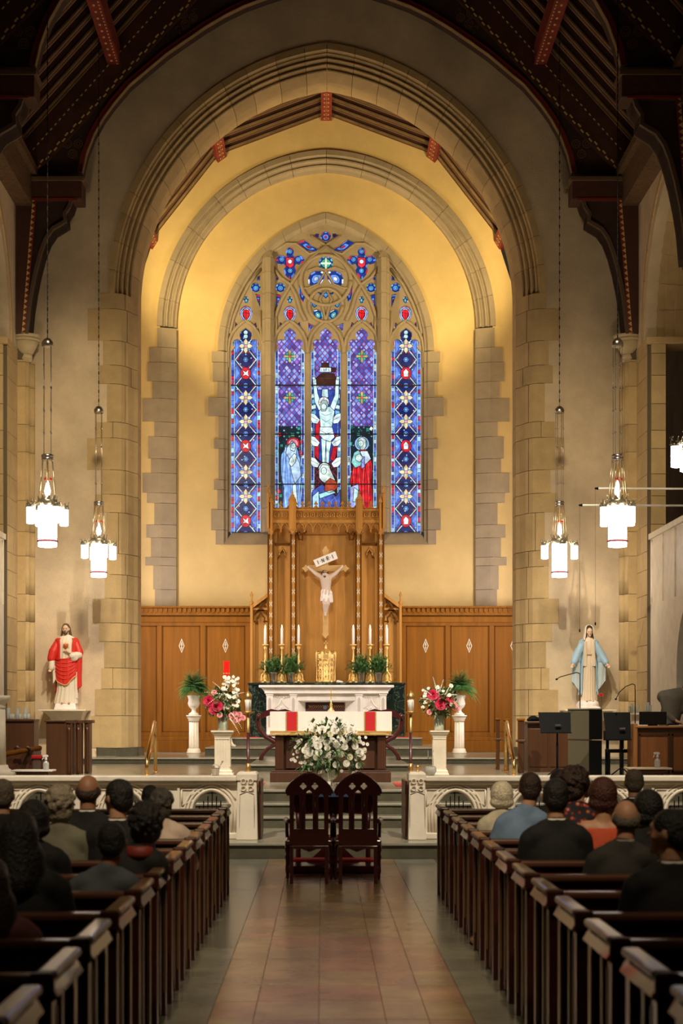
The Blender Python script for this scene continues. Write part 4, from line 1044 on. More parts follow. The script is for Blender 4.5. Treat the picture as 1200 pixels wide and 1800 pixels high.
for s in (-1, 1):
    c = rx(576); x_ = lambda u: c+s*(rx(u)-c) if s > 0 else rx(576-(u-576))
    mb = MB(); mb.tube([(x_(745), 43.0, rz(290)), (x_(735), 42.98, rz(330)), (x_(715), 42.96, rz(335)), (x_(712), 42.95, rz(300)), (x_(690), 42.9, rz(285))], .025, 6)
    mb.tube([(x_(740), 42.98, rz(310)), (x_(722), 42.96, rz(300)), (x_(735), 42.95, rz(285))], .02, 6)
    obj('bracket_scroll', mb, M['oak_dark'], rd)
    # side wing
    e = [x_(912), x_(1005)]; x0, x1 = min(e), max(e)
    pl = [(x_(912), 1.24), (x_(1006), 1.24), (x_(1006), rz(712)), (x_(912), rz(642))]
    wg = obj('side_wing', MB().prism(pl, 43.22, 43.5), M['reredos_oak'], rd)
    mb = MB().prism([(x_(912), rz(660)), (x_(1006), rz(730)), (x_(1006), rz(708)), (x_(912), rz(638))], 43.08, 43.3); obj('sloping_cornice', mb, M['reredos_oak'], wg)
    mb = MB(); a, b = x_(916), x_(1002); cc = (a+b)/2; w_ = abs(b-a)/2
    mb.prism([(cc-w_, rz(740)), (cc-w_, rz(800))]+arch_poly(w_*.9, rz(800), rz(798), .34, 8, cc)+[(cc+w_, rz(800)), (cc+w_, rz(740))], 43.12, 43.2)
    for q in (-1, 1): mb.tube([(cc+q*w_*.92, 43.14, rz(808)), (cc+q*w_*.5, 43.13, rz(806)), (cc+q*w_*.55, 43.13, rz(785)), (cc+q*w_*.2, 43.13, rz(772)), (cc, 43.13, rz(752))], .02, 6); mb.ell((cc+q*w_*.5, 43.12, rz(808)), .035, 6, 5)
    mb.tube([(x_(925), 43.14, rz(680)), (x_(960), 43.14, rz(722)), (x_(990), 43.14, rz(726))], .02, 6); mb.tube([(x_(925), 43.14, rz(722)), (x_(955), 43.14, rz(690))], .02, 6)
    obj('wing_tracery', mb, M['oak_dark'], wg)
    obj('stile', MB().box(*sorted((x_(912), x_(926))), 43.14, 43.23, 1.24, rz(740)).box(*sorted((x_(992), x_(1006))), 43.14, 43.23, 1.24, rz(740)).box(x0, x1, 43.14, 43.23, rz(745), rz(728)), M['reredos_oak'], wg, bevel=.008)
    mb = MB().box(*sorted((x_(1006), x_(1020))), 43.05, 43.4, 1.24, rz(712)); cx_ = (x_(1006)+x_(1020))/2
    mb.lathe([(.06, 0), (.05, .1), (.02, .12), (.02, .22), (.045, .26), (.03, .3), (.008, .36)], (cx_, 43.2, rz(712)), 8)
    obj('finial_post', mb, M['reredos_oak'], rd)

# ================================================================ CRUCIFIX ON THE REREDOS
def xz(u, v, Y=42.98): return (X(400+u/3.3333, Y), Z(850+v/3.3333, Y))
cf = thing('crucifix', 'large painted crucifix hanging on the oak reredos', 'crucifix', (*[xz(573, 640)[0]], 43.0, xz(573, 640)[1]))
def crossarm():
    c = 573.5; hw = 17
    pts = [(c-hw, 480), (480, 480), (470, 487), (455, 478), (448, 488), (433, 497), (448, 507), (455, 517), (470, 508), (480, 515), (c-hw, 515),
           (c-hw, 872), (c-20, 884), (c-13, 892), (c, 906), (c+13, 892), (c+20, 884), (c+hw, 872), (c+hw, 515), (666, 515), (677, 508), (692, 517), (699, 507), (714, 497), (699, 488), (692, 478), (677, 487), (666, 480), (c+hw, 480),
           (c+hw, 402), (c+22, 392), (c+13, 384), (c+8, 372), (c, 368), (c-8, 372), (c-13, 384), (c-22, 392), (c-hw, 402)]
    return [xz(*p) for p in pts]
obj('cross', MB().prism(crossarm(), 42.94, 43.05), mat('cross_gold_oak', (.60, .36, .12), .45, var=.15), cf, bevel=.012)
pc = xz(574, 446); mb = MB()
a = radians(22)
def rot(u, v): return (pc[0]+u*cos(a)-v*sin(a), pc[1]+u*sin(a)+v*cos(a))
ti = obj('title_scroll', MB().prism([rot(-.30, -.10), (rot(.30, -.10)), rot(.31, .10), rot(-.31, .10)], 42.87, 42.90), M['white'], cf)
def letter(mb, ch, x, y, h, w_, y0, y1, T, t=.013):
    S = {'I': [(.5, 0, .5, 1)], 'N': [(0, 0, 0, 1), (0, 1, 1, 0), (1, 0, 1, 1)], 'R': [(0, 0, 0, 1), (0, 1, .9, .95), (.9, .95, .9, .55), (.9, .55, 0, .5), (.3, .5, 1, 0)], '.': [(.4, .4, .6, .5)]}
    for a_, b_, c_, d_ in S[ch]:
        p = Vector((x+a_*w_, y+b_*h)); q = Vector((x+c_*w_, y+d_*h)); n = Vector((-(q-p).y, (q-p).x)).normalized()*t/2
        mb.prism([T(*(p+n)), T(*(q+n)), T(*(q-n)), T(*(p-n))], y0, y1)
mb = MB()
for i, ch in enumerate('I.N.R.I'): letter(mb, ch, -.24+i*.068, -.05, .10, .05, 42.86, 42.875, rot)
obj('lettering', mb, mat('ink', (.03, .02, .015), .7), ti)
def pt(u, v, y): q = xz(u, v, 42.85); return (q[0], y, q[1])
body = MB(); yb = 42.84
hl, hr = pt(479, 495, 42.90), pt(665, 492, 42.90)
sl_, sr_ = pt(551, 548, yb), pt(598, 548, yb)
el, er = pt(517, 528, yb), pt(632, 527, yb)
for h, e, s_ in ((hl, el, sl_), (hr, er, sr_)):
    body.cap(s_, e, .075, .055); body.cap(e, h, .055, .032)
    d = (Vector(h)-Vector(e)).normalized()
    body.ell(h, (.035, .02, .04), 8, 6)
    for k in range(5):
        ang = (k-2)*.32; dd = Vector((d.x*cos(ang)-d.z*sin(ang), -.25, d.x*sin(ang)+d.z*cos(ang))).normalized()
        body.cap(h, Vector(h)+dd*(.085 if k in (1, 2, 3) else .065), .012, .009, 6)
body.cap(pt(562, 556, yb), pt(588, 556, yb), .10, .10); body.cap(pt(575, 560, yb), pt(577, 600, yb), .155, .125, 12); body.cap(pt(577, 600, yb), pt(577, 630, yb), .115, .12, 12); body.cap(pt(577, 632, yb), pt(578, 645, yb), .13, .135, 12)
body.cap(pt(574, 552, yb), pt(571, 538, yb-.04), .05, .05)
body.ell(pt(570, 533, yb-.08), (.078, .09, .105), 10, 8); body.ell(pt(570, 538, yb-.165), (.014, .02, .022), 6, 5)
for s in (-1, 1):
    k = pt(577+s*9, 706, yb-.10); body.cap(pt(577+s*12, 650, yb), k, .085, .06, 10); body.cap(k, pt(572+s*4, 758, yb+.0), .058, .035, 10); body.cap(pt(572+s*4, 758, yb), pt(572+s*2, 774, yb-.07), .034, .022)
    for t in range(5): body.cap(pt(572+s*(2+t*1.2), 772, yb-.06), pt(572+s*(2+t*1.4), 776, yb-.09), .010, .008, 5)
o = remesh(obj('body', body, M['marbleskin' if 0 else 'skin']), .014, 3); o.data.materials[0] = mat('pale_painted_body', (.62, .48, .37), .5)
o.parent = cf; ORG[o.name] = 0; o.matrix_parent_inverse = Matrix.Translation(-Vector(cf.location))
mb = MB()
def F(u, v):
    a_ = 2*pi*u; z = v; q = pt(577, 625+68*z, yb)
    r = .128+.018*z+.012*sin(a_*9+z*4); 
    return (q[0]+r*cos(a_)*1.0, q[1]+r*.95*sin(a_), q[2]+.02*sin(a_*2))
mb.grid(F, 36, 8, True)
mb.cap(pt(604, 640, yb-.02), pt(607, 690, yb-.02), .04, .05); mb.ell(pt(602, 640, yb-.05), .05, 8, 6)
obj('loincloth', mb, M['white'], cf)
mb = MB(); mb.ell(pt(568, 526, yb-.05), (.088, .10, .085), 12, 8); mb.cap(pt(560, 530, yb-.05), pt(556, 556, yb-.08), .04, .025); mb.cap(pt(583, 530, yb-.03), pt(586, 548, yb-.02), .03, .02)
mb.ell(pt(569, 545, yb-.13), (.04, .035, .045), 8, 6)
for k in range(14):
    a_ = 2*pi*k/14; c = pt(569, 523, yb-.06); mb.cap((c[0]+.095*cos(a_), c[1]+.1*sin(a_), c[2]), (c[0]+.095*cos(a_+.5), c[1]+.1*sin(a_+.5), c[2]+.02*(-1)**k), .012, .010, 5)
obj('hair', mb, mat('brown_hair', (.12, .05, .02), .6), cf)

# ================================================================ HIGH ALTAR
def ax(u): return X(420+u/3.871, 41.5)
def az(v): return Z(1190+v/3.871, 41.5)
rt = thing('retable', 'dark green veined marble retable ledge behind the white altar', 'retable', (0, 42.4, 1.24))
zr = Z(1200, 42.2)
obj('body', MB().box(X(437, 42.2), X(711, 42.2), 42.2, 43.0, 1.24, zr-.05), M['greenmarble'], rt); obj('ledge', MB().box(X(435, 42.2), X(713, 42.2), 42.15, 43.0, zr-.05, zr), M['greenmarble'], rt, bevel=.01)
al = thing('high_altar', 'white marble high altar with carved panels and a dark inset', 'altar', (0, 41.9, 1.24))
obj('mensa', MB().box(ax(135), ax(1053), 41.42, 42.15, az(72), az(55)).frus(ax(178), ax(1010), 41.55, 42.15, az(108), az(72), -.11, 0).box(ax(172), ax(1016), 41.53, 42.15, az(113), az(105)), M['altar_marble'], al, bevel=.012)
zo = az(160)
obj('body', MB().box(ax(188), ax(400), 41.66, 42.15, 1.3, az(110)).box(ax(790), ax(1000), 41.66, 42.15, 1.3, az(110)).box(ax(400), ax(790), 41.66, 42.15, az(160), az(110)).box(ax(400), ax(790), 42.05, 42.15, 1.3, az(160)), M['altar_marble'], al)
mb = MB(); mb.add([(ax(400), 41.66, az(160)), (ax(790), 41.66, az(160)), (ax(718), 42.04, az(172)), (ax(453), 42.04, az(172)), (ax(400), 41.66, 1.3), (ax(453), 42.04, 1.3), (ax(790), 41.66, 1.3), (ax(718), 42.04, 1.3)], [(0, 1, 2, 3), (0, 3, 5, 4), (1, 6, 7, 2)])
obj('recess', mb, M['altar_marble'], al)
p = obj('altar_frontal', MB().box(ax(453), ax(718), 42.0, 42.04, az(236), az(173)), mat('maroon_frontal', (.055, .006, .010), .5), al)
mb = MB()
for i in range(16):
    x = ax(470+i*15.5); mb.tube([(x, 41.995, az(200)), (x+.03, 41.995, az(192)), (x+.05, 41.995, az(205)), (x+.01, 41.995, az(212))], .006, 4)
obj('gold_scroll', mb, M['gold'], p)
mb = MB(); mb.prism(circ((ax(585)), az(205), .05, 12), 41.985, 42.0); obj('blue_medallion', mb, M['blue'], p)
obj('plinth', MB().box(ax(170), ax(1018), 41.56, 42.15, 1.24, 1.34), M['altar_marble'], al, bevel=.01)
for a_, b_ in ((185, 230), (345, 392), (793, 840), (958, 1003)):
    mb = MB().box(ax(a_), ax(b_), 41.58, 41.7, 1.34, az(118)).box(ax(a_)-.015, ax(b_)+.015, 41.56, 41.7, az(126), az(112)); c = (ax(a_)+ax(b_))/2
    o = obj('pilaster', mb, M['altar_marble'], al, bevel=.008)
    obj('shade_panel', MB().prism(arch_poly(.035, 1.5, az(160), .08, 6, c), 41.572, 41.585), mat('marble_shadowed', (.55, .49, .42), .6), o)  # recess shade put into the colour of a flat plate
for a_, b_ in ((232, 345), (840, 956)):
    x0, x1 = ax(a_), ax(b_); c = (x0+x1)/2; w_ = (x1-x0)/2
    og = [(-.86, az(215)), (-.72, az(205)), (-.5, az(197)), (-.25, az(180)), (0, az(150)), (.25, az(180)), (.5, az(197)), (.72, az(205)), (.86, az(215))]
    mb = MB(); mb.tube([(c+w_*u, 41.65, z) for u, z in og], .02, 6); mb.tube([(c-w_*.88, 41.65, az(215)), (c-w_*.88, 41.65, 1.5)], .018, 6); mb.tube([(c+w_*.88, 41.65, az(215)), (c+w_*.88, 41.65, 1.5)], .018, 6)
    mb.tube([(c-w_*.9, 41.65, az(135)), (c+w_*.9, 41.65, az(135))], .012, 5)
    for q in range(-3, 4): mb.ell((c+q*.06, 41.65, az(147)+.02*abs(q)), (.02, .015, .03), 5, 4)
    for q in (-1, 1): mb.tube([(c+q*w_*.5, 41.65, az(210)), (c+q*w_*.2, 41.65, az(225)), (c, 41.65, az(200))], .014, 5)
    obj('carved_panel', mb, M['altar_marble'], al)

# tabernacle
YTb = 42.5; tb = thing('tabernacle', 'ornate gilt cylindrical tabernacle with a peaked roof on the altar ledge', 'tabernacle', (X(572.6, YTb), YTb, zr))
cx = X(572.6, YTb); tz = lambda v: Z(850+v/3.3333, YTb)-zr
rr_ = 17.5*YTb/FPX
obj('drum', MB().lathe([(rr_*1.06, 0), (rr_*1.06, .05), (rr_*.95, .07), (rr_*.93, .5), (rr_*.93, tz(1035))], (cx, YTb, zr), 32), M['gold'], tb)
obj('cornice', MB().lathe([(rr_*.95, tz(1035)), (rr_*1.06, tz(1022)), (rr_*1.03, tz(1008)), (rr_*1.06, tz(1004)), (rr_*1.04, tz(1000))], (cx, YTb, zr), 32), M['gold'], tb)
for k in range(8):
    a_ = 2*pi*k/8+pi/8; mb = MB(); mb.lathe([(.03, .02), (.016, .08), (.013, .3), (.016, tz(1045)), (.028, tz(1035)), (.035, tz(1000)), (.03, tz(992)), (.008, tz(980))], (cx+rr_*1.0*cos(a_), YTb+rr_*1.0*sin(a_), zr), 8)
    obj('colonnette', mb, M['gold'], tb)
rf = obj('conical_roof', MB().lathe([(rr_*.98, tz(1000)), (rr_*.7, tz(990)), (rr_*.35, tz(975)), (rr_*.16, tz(968)), (.035, tz(962)), (.03, tz(956))], (cx, YTb, zr), 8, sm=False), M['gold'], tb)
z_ = zr+tz(956); obj('finial_cross', MB().box(cx-.014, cx+.014, YTb-.014, YTb+.014, z_, z_+.16).box(cx-.05, cx+.05, YTb-.014, YTb+.014, z_+.08, z_+.108).ell((cx, YTb, z_), .035, 8, 6), M['gold'], rf)
mb = MB()
for j in range(5):
    for i in range(-3, 4):
        a_ = -pi/2+i*.3; z0 = zr+.15+j*.15
        p = lambda da, dz: (cx+rr_*.97*cos(a_+da), YTb+rr_*.97*sin(a_+da), z0+dz)
        mb.tube([p(-.08, 0), p(0, .07), p(.08, 0), p(0, -.05), p(-.08, 0)], .010, 5); mb.ell(p(0, .01), .018, 5, 4)
obj('filigree_door', mb, mat('bright_gilt', (.95, .72, .35), .2, 1), tb)
o = tag(obj('altar_cloth', MB().ell((X(597, 42.2), 42.28, zr+.02), (.09, .06, .035), 10, 6).ell((X(594, 42.2), 42.26, zr+.03), (.05, .05, .04), 8, 5), M['white']), 'small crumpled white cloth lying beside the gilt tabernacle', 'cloth')

# candlesticks, candles, potted plants on the ledge
YK = 42.38
pos = [466, 495.3, 524.8, 620.8, 650.2, 679.6]
nm = ['outermost one left of the tabernacle', 'middle one of the three left of the tabernacle', 'nearest one left of the tabernacle', 'nearest one right of the tabernacle', 'middle one of the three right of the tabernacle', 'outermost one right of the tabernacle']
c0 = None
for i, px in enumerate(pos):
    x = X(px, YK)
    if c0 is None:
        c0 = thing('candlestick', '', 'candlestick', (x, YK, zr), 'gilt candlesticks on the altar ledge', org=False)
        mb = MB()
        mb.lathe([(.14, 0), (.13, .03), (.09, .06), (.07, .12), (.05, .2), (.035, .26), (.05, .3), (.03, .34), (.025, .5), (.045, .56), (.025, .62), (.02, .85), (.05, .9), (.03, .94)], (0, 0, 0), 12)
        for k in range(3):
            t = 2*pi*k/3-pi/2; mb.tube([(0.02*cos(t), .02*sin(t), .3), (.10*cos(t), .10*sin(t), .2), (.11*cos(t), .11*sin(t), .08), (.17*cos(t), .17*sin(t), .02)], [.02, .03, .03, .035], 6)
        obj('stem', mb, M['gold'], c0, local=True)
        obj('drip_pan', MB().lathe([(.02, .92), (.09, .96), (.10, .99), (.03, .98), (.03, 1.0)], (0, 0, 0), 12), M['gold'], c0, local=True)
        h = (1134-1104)*YK/FPX
        cd = obj('candle', MB().lathe([(.034, .97), (.033, .97+h), (.01, .975+h)], (0, 0, 0), 12), M['candle'], c0, local=True)
        obj('flame', MB().lathe([(.004, .97+h), (.014, .995+h), (.012, 1.01+h), (.002, 1.05+h)], (0, 0, 0), 8), M['flame'], cd, local=True)
        c = c0
    else: c = copy_tree(c0, None, (x, YK, zr))
    c['label'] = 'gilt candlestick with a lit candle, '+nm[i]
def leafblade(mb, p, d, L, w_, droop=.3, n=3):
    d = Vector(d).normalized(); s = d.cross(Vector((0, 0, 1)))
    if s.length < .05: s = Vector((1, 0, 0))
    s.normalize(); p = Vector(p); vs = []; 
    for i in range(n+1):
        t = i/n; c = p+d*L*t+Vector((0, 0, -droop*L*t*t)); ww = w_*sin(pi*min(.97, t*.9+.08))
        vs += [c-s*ww, c+s*ww]
    mb.add(vs, [(2*i, 2*i+1, 2*i+3, 2*i+2) for i in range(n)], True)
def bush(seed, R_, H, n, w_=.03, wide=1.0):
    rr = random.Random(seed); mb = MB()
    for i in range(n):
        t = rr.random(); a_ = rr.uniform(0, 2*pi); el = rr.uniform(.15, 1.45)
        d = Vector((cos(a_)*cos(el)*wide, sin(a_)*cos(el), sin(el)))
        L = rr.uniform(.55, 1)*(R_+(H-R_)*sin(el))
        mb.tube([(0, 0, 0), d*L*.6, d*L], .004, 3, cap=False)
        for k in range(7):
            q = d*L*(.3+.1*k); dd = (d+Vector((rr.uniform(-1, 1), rr.uniform(-1, 1), rr.uniform(-.4, .6)))*.9)
            mb.m = rr.randrange(2); leafblade(mb, q, dd, rr.uniform(.09, .16), w_*.55, .25)
    mb.m = 0
    return mb
pots = [481, 511, 635, 665]
pn = ['farthest left on the altar ledge', 'just left of the tabernacle', 'just right of the tabernacle', 'farthest right on the altar ledge']
for i, px in enumerate(pots):
    t = thing('potted_plant', 'leafy green plant in a pewter pot, '+pn[i], 'plant', (X(px, 42.4), 42.45, zr), 'potted plants on the altar ledge', org=False)
    obj('pot', MB().lathe([(.085, 0), (.09, .015), (.115, .23), (.13, .24), (.13, .28), (.115, .28), (.10, .24)], (0, 0, 0), 18), M['pewter'], t, local=True)
    b = bush(i+3, .40, .56, 85, .042); b.v = [(v[0], v[1], v[2]+.22) for v in b.v]
    if i in (0, 2):
        for k in range(7):
            for q in range(5): leafblade(b, (-.12-q*.06, -.05, .38+.02*k-q*.02), (-1, -.3, .6-.2*k), .12, .018, .4)
    if i in (1, 3):
        for k in range(6):
            for q in range(4): leafblade(b, (.12+q*.06, -.05, .38+.02*k-q*.02), (1, -.3, .6-.2*k), .12, .018, .4)
    obj('foliage', b, [M['leaf'], mat('mid_leaf', (.15, .28, .09), .5)], t, local=True)

M['altar_wood'] = mat('altar_dark_wood', (.055, .021, .010), .5, spec=.25, var=.25, vscale=1.5, wood=1)
# ================================================================ WOODEN FRONT ALTAR
YA = 26.9
fx = lambda u: X(420+u/3.871, YA)
fz = lambda v: Z(1190+v/3.871, YA)
fa = thing('wooden_altar', 'dark wooden freestanding altar with fluted corners on a broad plinth', 'altar', (0, 27.4, .70))
obj('plinth', MB().box(fx(213), fx(1030), 26.7, 28.3, .70, fz(645)).box(fx(222), fx(1021), 26.76, 28.2, fz(645), fz(636)), M['altar_wood'], fa, bevel=.02)
obj('core', MB().box(fx(250), fx(995), 27.0, 28.0, fz(640), fz(395)), M['altar_wood'], fa)
for a_, b_ in ((245, 305), (940, 1000)):
    mb = MB().box(fx(a_), fx(b_), YA, 28.1, fz(640), fz(395))
    o = obj('corner_post', mb, M['altar_wood'], fa, bevel=.008); mb = MB()
    for k in range(4): xq = fx(a_)+.03+(fx(b_)-fx(a_)-.06)*k/3; mb.box(xq-.008, xq+.008, YA-.012, YA, fz(625), fz(405))
    obj('reed', mb, M['walnut2'], o)
for a_, b_ in ((318, 610), (640, 925)):
    obj('front_panel', MB().box(fx(a_), fx(b_), 26.97, 27.02, fz(625), fz(410)), M['altar_wood'], fa, bevel=.01)
obj('top', MB().box(fx(222), fx(1028), 26.87, 28.15, fz(262), fz(240)), M['altar_wood'], fa, bevel=.01)
cl = thing('altar_cloth', 'white altar cloth with two red bands and gold fringe over the wooden altar', 'cloth', (0, 27.4, fz(237)))
z0, z1 = fz(370), fz(237)
def F(u, v):
    x = fx(212)+(fx(1037)-fx(212))*u; 
    return (x, YA-.045+.006*sin(u*60)*(1-v), z0+(z1-z0)*v)
mb = MB().grid(F, 90, 6); mb.box(fx(212), fx(1037), YA-.045, 28.2, z1-.004, z1+.006); mb.box(fx(212)-.004, fx(212), YA-.04, 28.2, z0, z1); mb.box(fx(1037), fx(1037)+.004, YA-.04, 28.2, z0, z1)
obj('linen', mb, M['white'], cl)
for a_, b_ in ((322, 396), (854, 928)):
    o = obj('red_band', MB().box(fx(a_), fx(b_), YA-.058, YA-.05, z0, z1+.002), M['red'], cl); mb = MB()
    for q in (a_, b_): mb.box(fx(q)-.008, fx(q)+.008, YA-.062, YA-.05, z0, z1+.002)
    obj('gold_braid', mb, M['gold'], o)
mb = MB(); 
x = fx(212)
while x < fx(1037)-.01: mb.box(x, x+.012, YA-.056, YA-.046, fz(397)+R.uniform(0, .006), z0+.005); x += .0145
mb.box(fx(212), fx(1037), YA-.06, YA-.045, z0-.012, z0+.008)
obj('gold_fringe', mb, mat('gold_thread', (.70, .42, .10), .45, .5), cl)
YX = 27.3; xs = thing('altar_cross', 'small gilt standing cross on the white altar cloth', 'cross', (X(581.7, YX), YX, z1+.006)); cxx = X(581.7, YX); hh = Z(1209, YX)-z1
obj('base', MB().lathe([(.06, 0), (.055, .02), (.03, .05), (.02, .10), (.028, .12), (.01, .15), (.008, .2)], (cxx, YX, z1+.006), 8), M['gold'], xs)
obj('cross', MB().box(cxx-.006, cxx+.006, YX-.005, YX+.005, z1+.18, z1+hh).box(cxx-.085, cxx+.085, YX-.005, YX+.005, z1+hh-.13, z1+hh-.118), M['gold'], xs)

# folding X chairs behind the wooden altar
def xchair(px, lab):
    Yc = 35.2; xc = X(px, Yc)
    t = thing('folding_armchair', lab, 'chair', (xc, Yc, .84), 'carved X chairs behind the wooden altar', org=False)
    for yq in (-.22, .0, .22):
        for s in (-1, 1):
            pts = [(s*-.36, yq, .0), (s*-.33, yq, .10), (s*-.22, yq, .24), (0, yq, .36), (s*.26, yq, .50), (s*.39, yq, .66), (s*.42, yq, .84), (s*.40, yq, .93)]
            obj('curved_leg', MB().tube(pts, [.045, .035, .038, .048, .048, .045, .042, .045], 8), M['mahog'], t, local=True)
    obj('seat', MB().box(-.3, .3, -.24, .24, .50, .54), M['mahog'], t, local=True, bevel=.015)
    for s in (-1, 1):
        o = obj('arm', MB().tube([(s*.40, -.30, .93), (s*.40, 0, .96), (s*.40, .28, .94)], .04, 8).ell((s*.40, -.3, .93), (.05, .06, .055), 8, 6), M['mahog'], t, local=True)
    pts = [(-.42, .24, .90), (-.3, .25, .98), (-.15, .25, 1.03), (0, .25, 1.0), (.15, .25, 1.03), (.3, .25, .98), (.42, .24, .90)]
    obj('back_rail', MB().prism([(p[0], p[2]+.06) for p in pts]+[(p[0], p[2]-.07) for p in pts[::-1]], .22, .27), M['mahog'], t, local=True)
    return t
a_ = xchair(488, 'carved dark red X-frame chair showing at the left end of the wooden altar')
b_ = copy_tree(a_, None, (X(671, 35.2), 35.2, .84), 'carved dark red X-frame chair showing at the right end of the wooden altar')

# ================================================================ ALTAR RAIL
def rail(x0, x1, centers, n):
    t = thing('altar_rail', 'white marble altar rail with pointed arches on the %s of the gate' % n, 'altar rail', ((x0+x1)/2, 21.1, .2))
    z = lambda y: Z(y, 21)
    hl = [arch_poly(31.5*21/FPX, z(1466), z(1428), (1428-1392)*21/FPX, 8, X(c, 21)) for c in centers]
    hl = [[(max(x0+.02, min(x1-.02, p[0])), p[1]) for p in h] for h in hl]
    obj('slab', MB().prism([(x0, .2), (x1, .2), (x1, z(1376)), (x0, z(1376))], 21.06, 21.24, holes=hl), M['marble'], t)
    obj('coping', MB().box(x0, x1, 20.96, 21.32, z(1373), z(1364)).box(x0, x1, 21.0, 21.28, z(1379), z(1373)), M['marble'], t, bevel=.012)
    obj('base', MB().box(x0, x1, 21.0, 21.3, .2, z(1464)), M['marble'], t, bevel=.015)
    for c in centers:
        c_ = X(c, 21); w_ = 31.5*21/FPX; h = 36*21/FPX
        mb = MB()
        for d, r in ((.03, .022), (.075, .018), (.115, .014)):
            pl = [(p[0]+c_, p[1]) for p in [(-(w_+d), z(1466))]+arcside(w_, h, 10, z(1428), -1, d)+arcside(w_, h, 10, z(1428), 1, d)[::-1][1:]+[(w_+d, z(1466))]]
            pl = [p for p in pl if x0+.01 < p[0] < x1-.01]
            if len(pl) > 2: mb.tube([(p[0], 21.055, p[1]) for p in pl], r, 6)
        obj('arch_moulding', mb, M['marble'], t)
        for s in (-1, 1):
            a, b = c_+s*(w_+.15), c_+s*.10
            if not (x0 < a < x1): continue
            mb = MB(); k = z(1388); pts = [(a, k), (b, k), (c_+s*(w_*.78), z(1404)), (a, z(1416))]
            for i in range(4): mb.tube([(pts[i-1][0], 21.05, pts[i-1][1]), (pts[i][0], 21.05, pts[i][1])], .010, 4)
            mb.ell((c_+s*(w_*.9+.03), 21.05, z(1396)), (.035, .012, .035), 6, 5); mb.ell((c_+s*(w_*.6+.03), 21.05, z(1393)), (.025, .012, .02), 6, 5)
            obj('spandrel', mb, M['marble'], t)
            q = c_+s*(w_+.19)
            if x0 < q < x1: obj('pilaster_strip', MB().box(q-.016, q+.016, 21.035, 21.07, z(1464), z(1382)), M['marble'], t)
        mb = MB()
        for k in range(-3, 4): mb.tube([(c_+k*.055, 21.2, z(1466)), (c_+k*.055, 21.2, z(1428)+h*(1-abs(k)/4.2))], .007, 5)
        for k in (-2, 0, 2): mb.tube([(c_+k*.055-.05, 21.2, z(1440)), (c_+k*.055, 21.19, z(1425)), (c_+k*.055+.05, 21.2, z(1440)), (c_+k*.055, 21.19, z(1452)), (c_+k*.055-.05, 21.2, z(1440))], .005, 4)
        obj('iron_grille', mb, M['black'], t)
    return t
XL0, XL1 = -6.6, X(416, 21); XR0, XR1 = X(747, 21), 6.6
rl = rail(XL0, XL1, (371, 219, 67, -85), 'left'); rr2 = rail(XR0, XR1, (801, 936, 1071, 1206), 'right')
for t, a, b, s in ((rl, 415, 453, 1), (rr2, 717, 749, -1)):
    x0, x1 = X(a, 20.9), X(b, 20.9); z1 = Z(1357, 20.9)
    p = obj('gate_post', MB().frus(x0, x1, 20.86, 21.34, .2, z1-.10, .015, .02).box(x0+.005, x1-.005, 20.86, 21.34, z1-.11, z1-.02).frus(x0+.01, x1-.01, 20.88, 21.32, z1-.02, z1, .02, .02), M['marble'], t, bevel=.01)
    c = (x0+x1)/2; mb = MB()
    for dx in (-.045, .045):
        for dz in (-.045, .045): mb.prism(circ(c+dx, z1-.16+dz*1.0, .036, 10), 20.85, 20.88, holes=[circ(c+dx, z1-.16+dz, .024, 10)])
    mb.tube([(c-.095, 20.87, .35), (c-.095, 20.87, z1-.28), (c, 20.87, z1-.24), (c+.095, 20.87, z1-.28), (c+.095, 20.87, .35)], .008, 4)
    obj('carved_quatrefoil', mb, M['marble'], p)
    e = x1 if s > 0 else x0
    obj('gate_leaf', MB().box(*sorted((e+s*.004, e+s*.035)), 21.0, 21.9, .22, z1-.12), M['walnut2'], t)

# ================================================================ PROCESSIONAL TORCHES
def torch(px, lab):
    zt = Z(1357, 21.1)
    t = thing('processional_torch', lab, 'torch', (X(px, 21.12), 21.12, zt), 'processional torches on the gate posts', org=False)
    s = 21.12/FPX
    H = lambda y: (1357-y)*s
    obj('pole', MB().lathe([(.025, .0), (.035, .01), (.02, .03), (.03, .055), (.018, .08), (.020, H(1288))], (0, 0, 0), 10), M['mahog'], t, local=True)
    obj('brass_sleeve', MB().lathe([(.024, H(1288)), (.027, H(1286)), (.022, H(1284)), (.022, H(1256))], (0, 0, 0), 10), M['brass'], t, local=True)
    obj('brass_foot', MB().lathe([(.03, 0), (.045, .015), (.03, .035), (.04, .05), (.024, .075), (.024, .11)], (0, 0, 0), 10), M['brass'], t, local=True)
    obj('drip_pan', MB().lathe([(.02, H(1256)), (.075, H(1253)), (.085, H(1251)), (.03, H(1251.5))], (0, 0, 0), 14), M['brass'], t, local=True)
    l = obj('lantern', MB().lathe([(.042, H(1251)), (.042, H(1229))], (0, 0, 0), 10), M['candle'], t, local=True)
    mb = MB().lathe([(.048, H(1229)), (.052, H(1227)), (.050, H(1223)), (.030, H(1218)), (.012, H(1216)), (.004, H(1213))], (0, 0, 0), 8)
    for k in range(4):
        a = k*pi/2+.4; mb.tube([(.042*cos(a), .042*sin(a), H(1252)), (.042*cos(a), .042*sin(a), H(1226))], .004, 4)
    obj('lantern_cap', mb, M['brass'], l, local=True)
    return t
t_ = torch(436, 'brass and dark wood torch on the gate post left of the steps')
copy_tree(t_, None, (X(721.5, 21.12), 21.12, Z(1357, 21.1)), 'brass and dark wood torch on the gate post right of the steps')
zr_ = Z(1364, 21.0)
o = thing('holy_water_bucket', 'small silver holy water bucket with sprinkler on the left rail coping', 'bucket', (X(378, 21.1), 21.14, zr_), org=False)
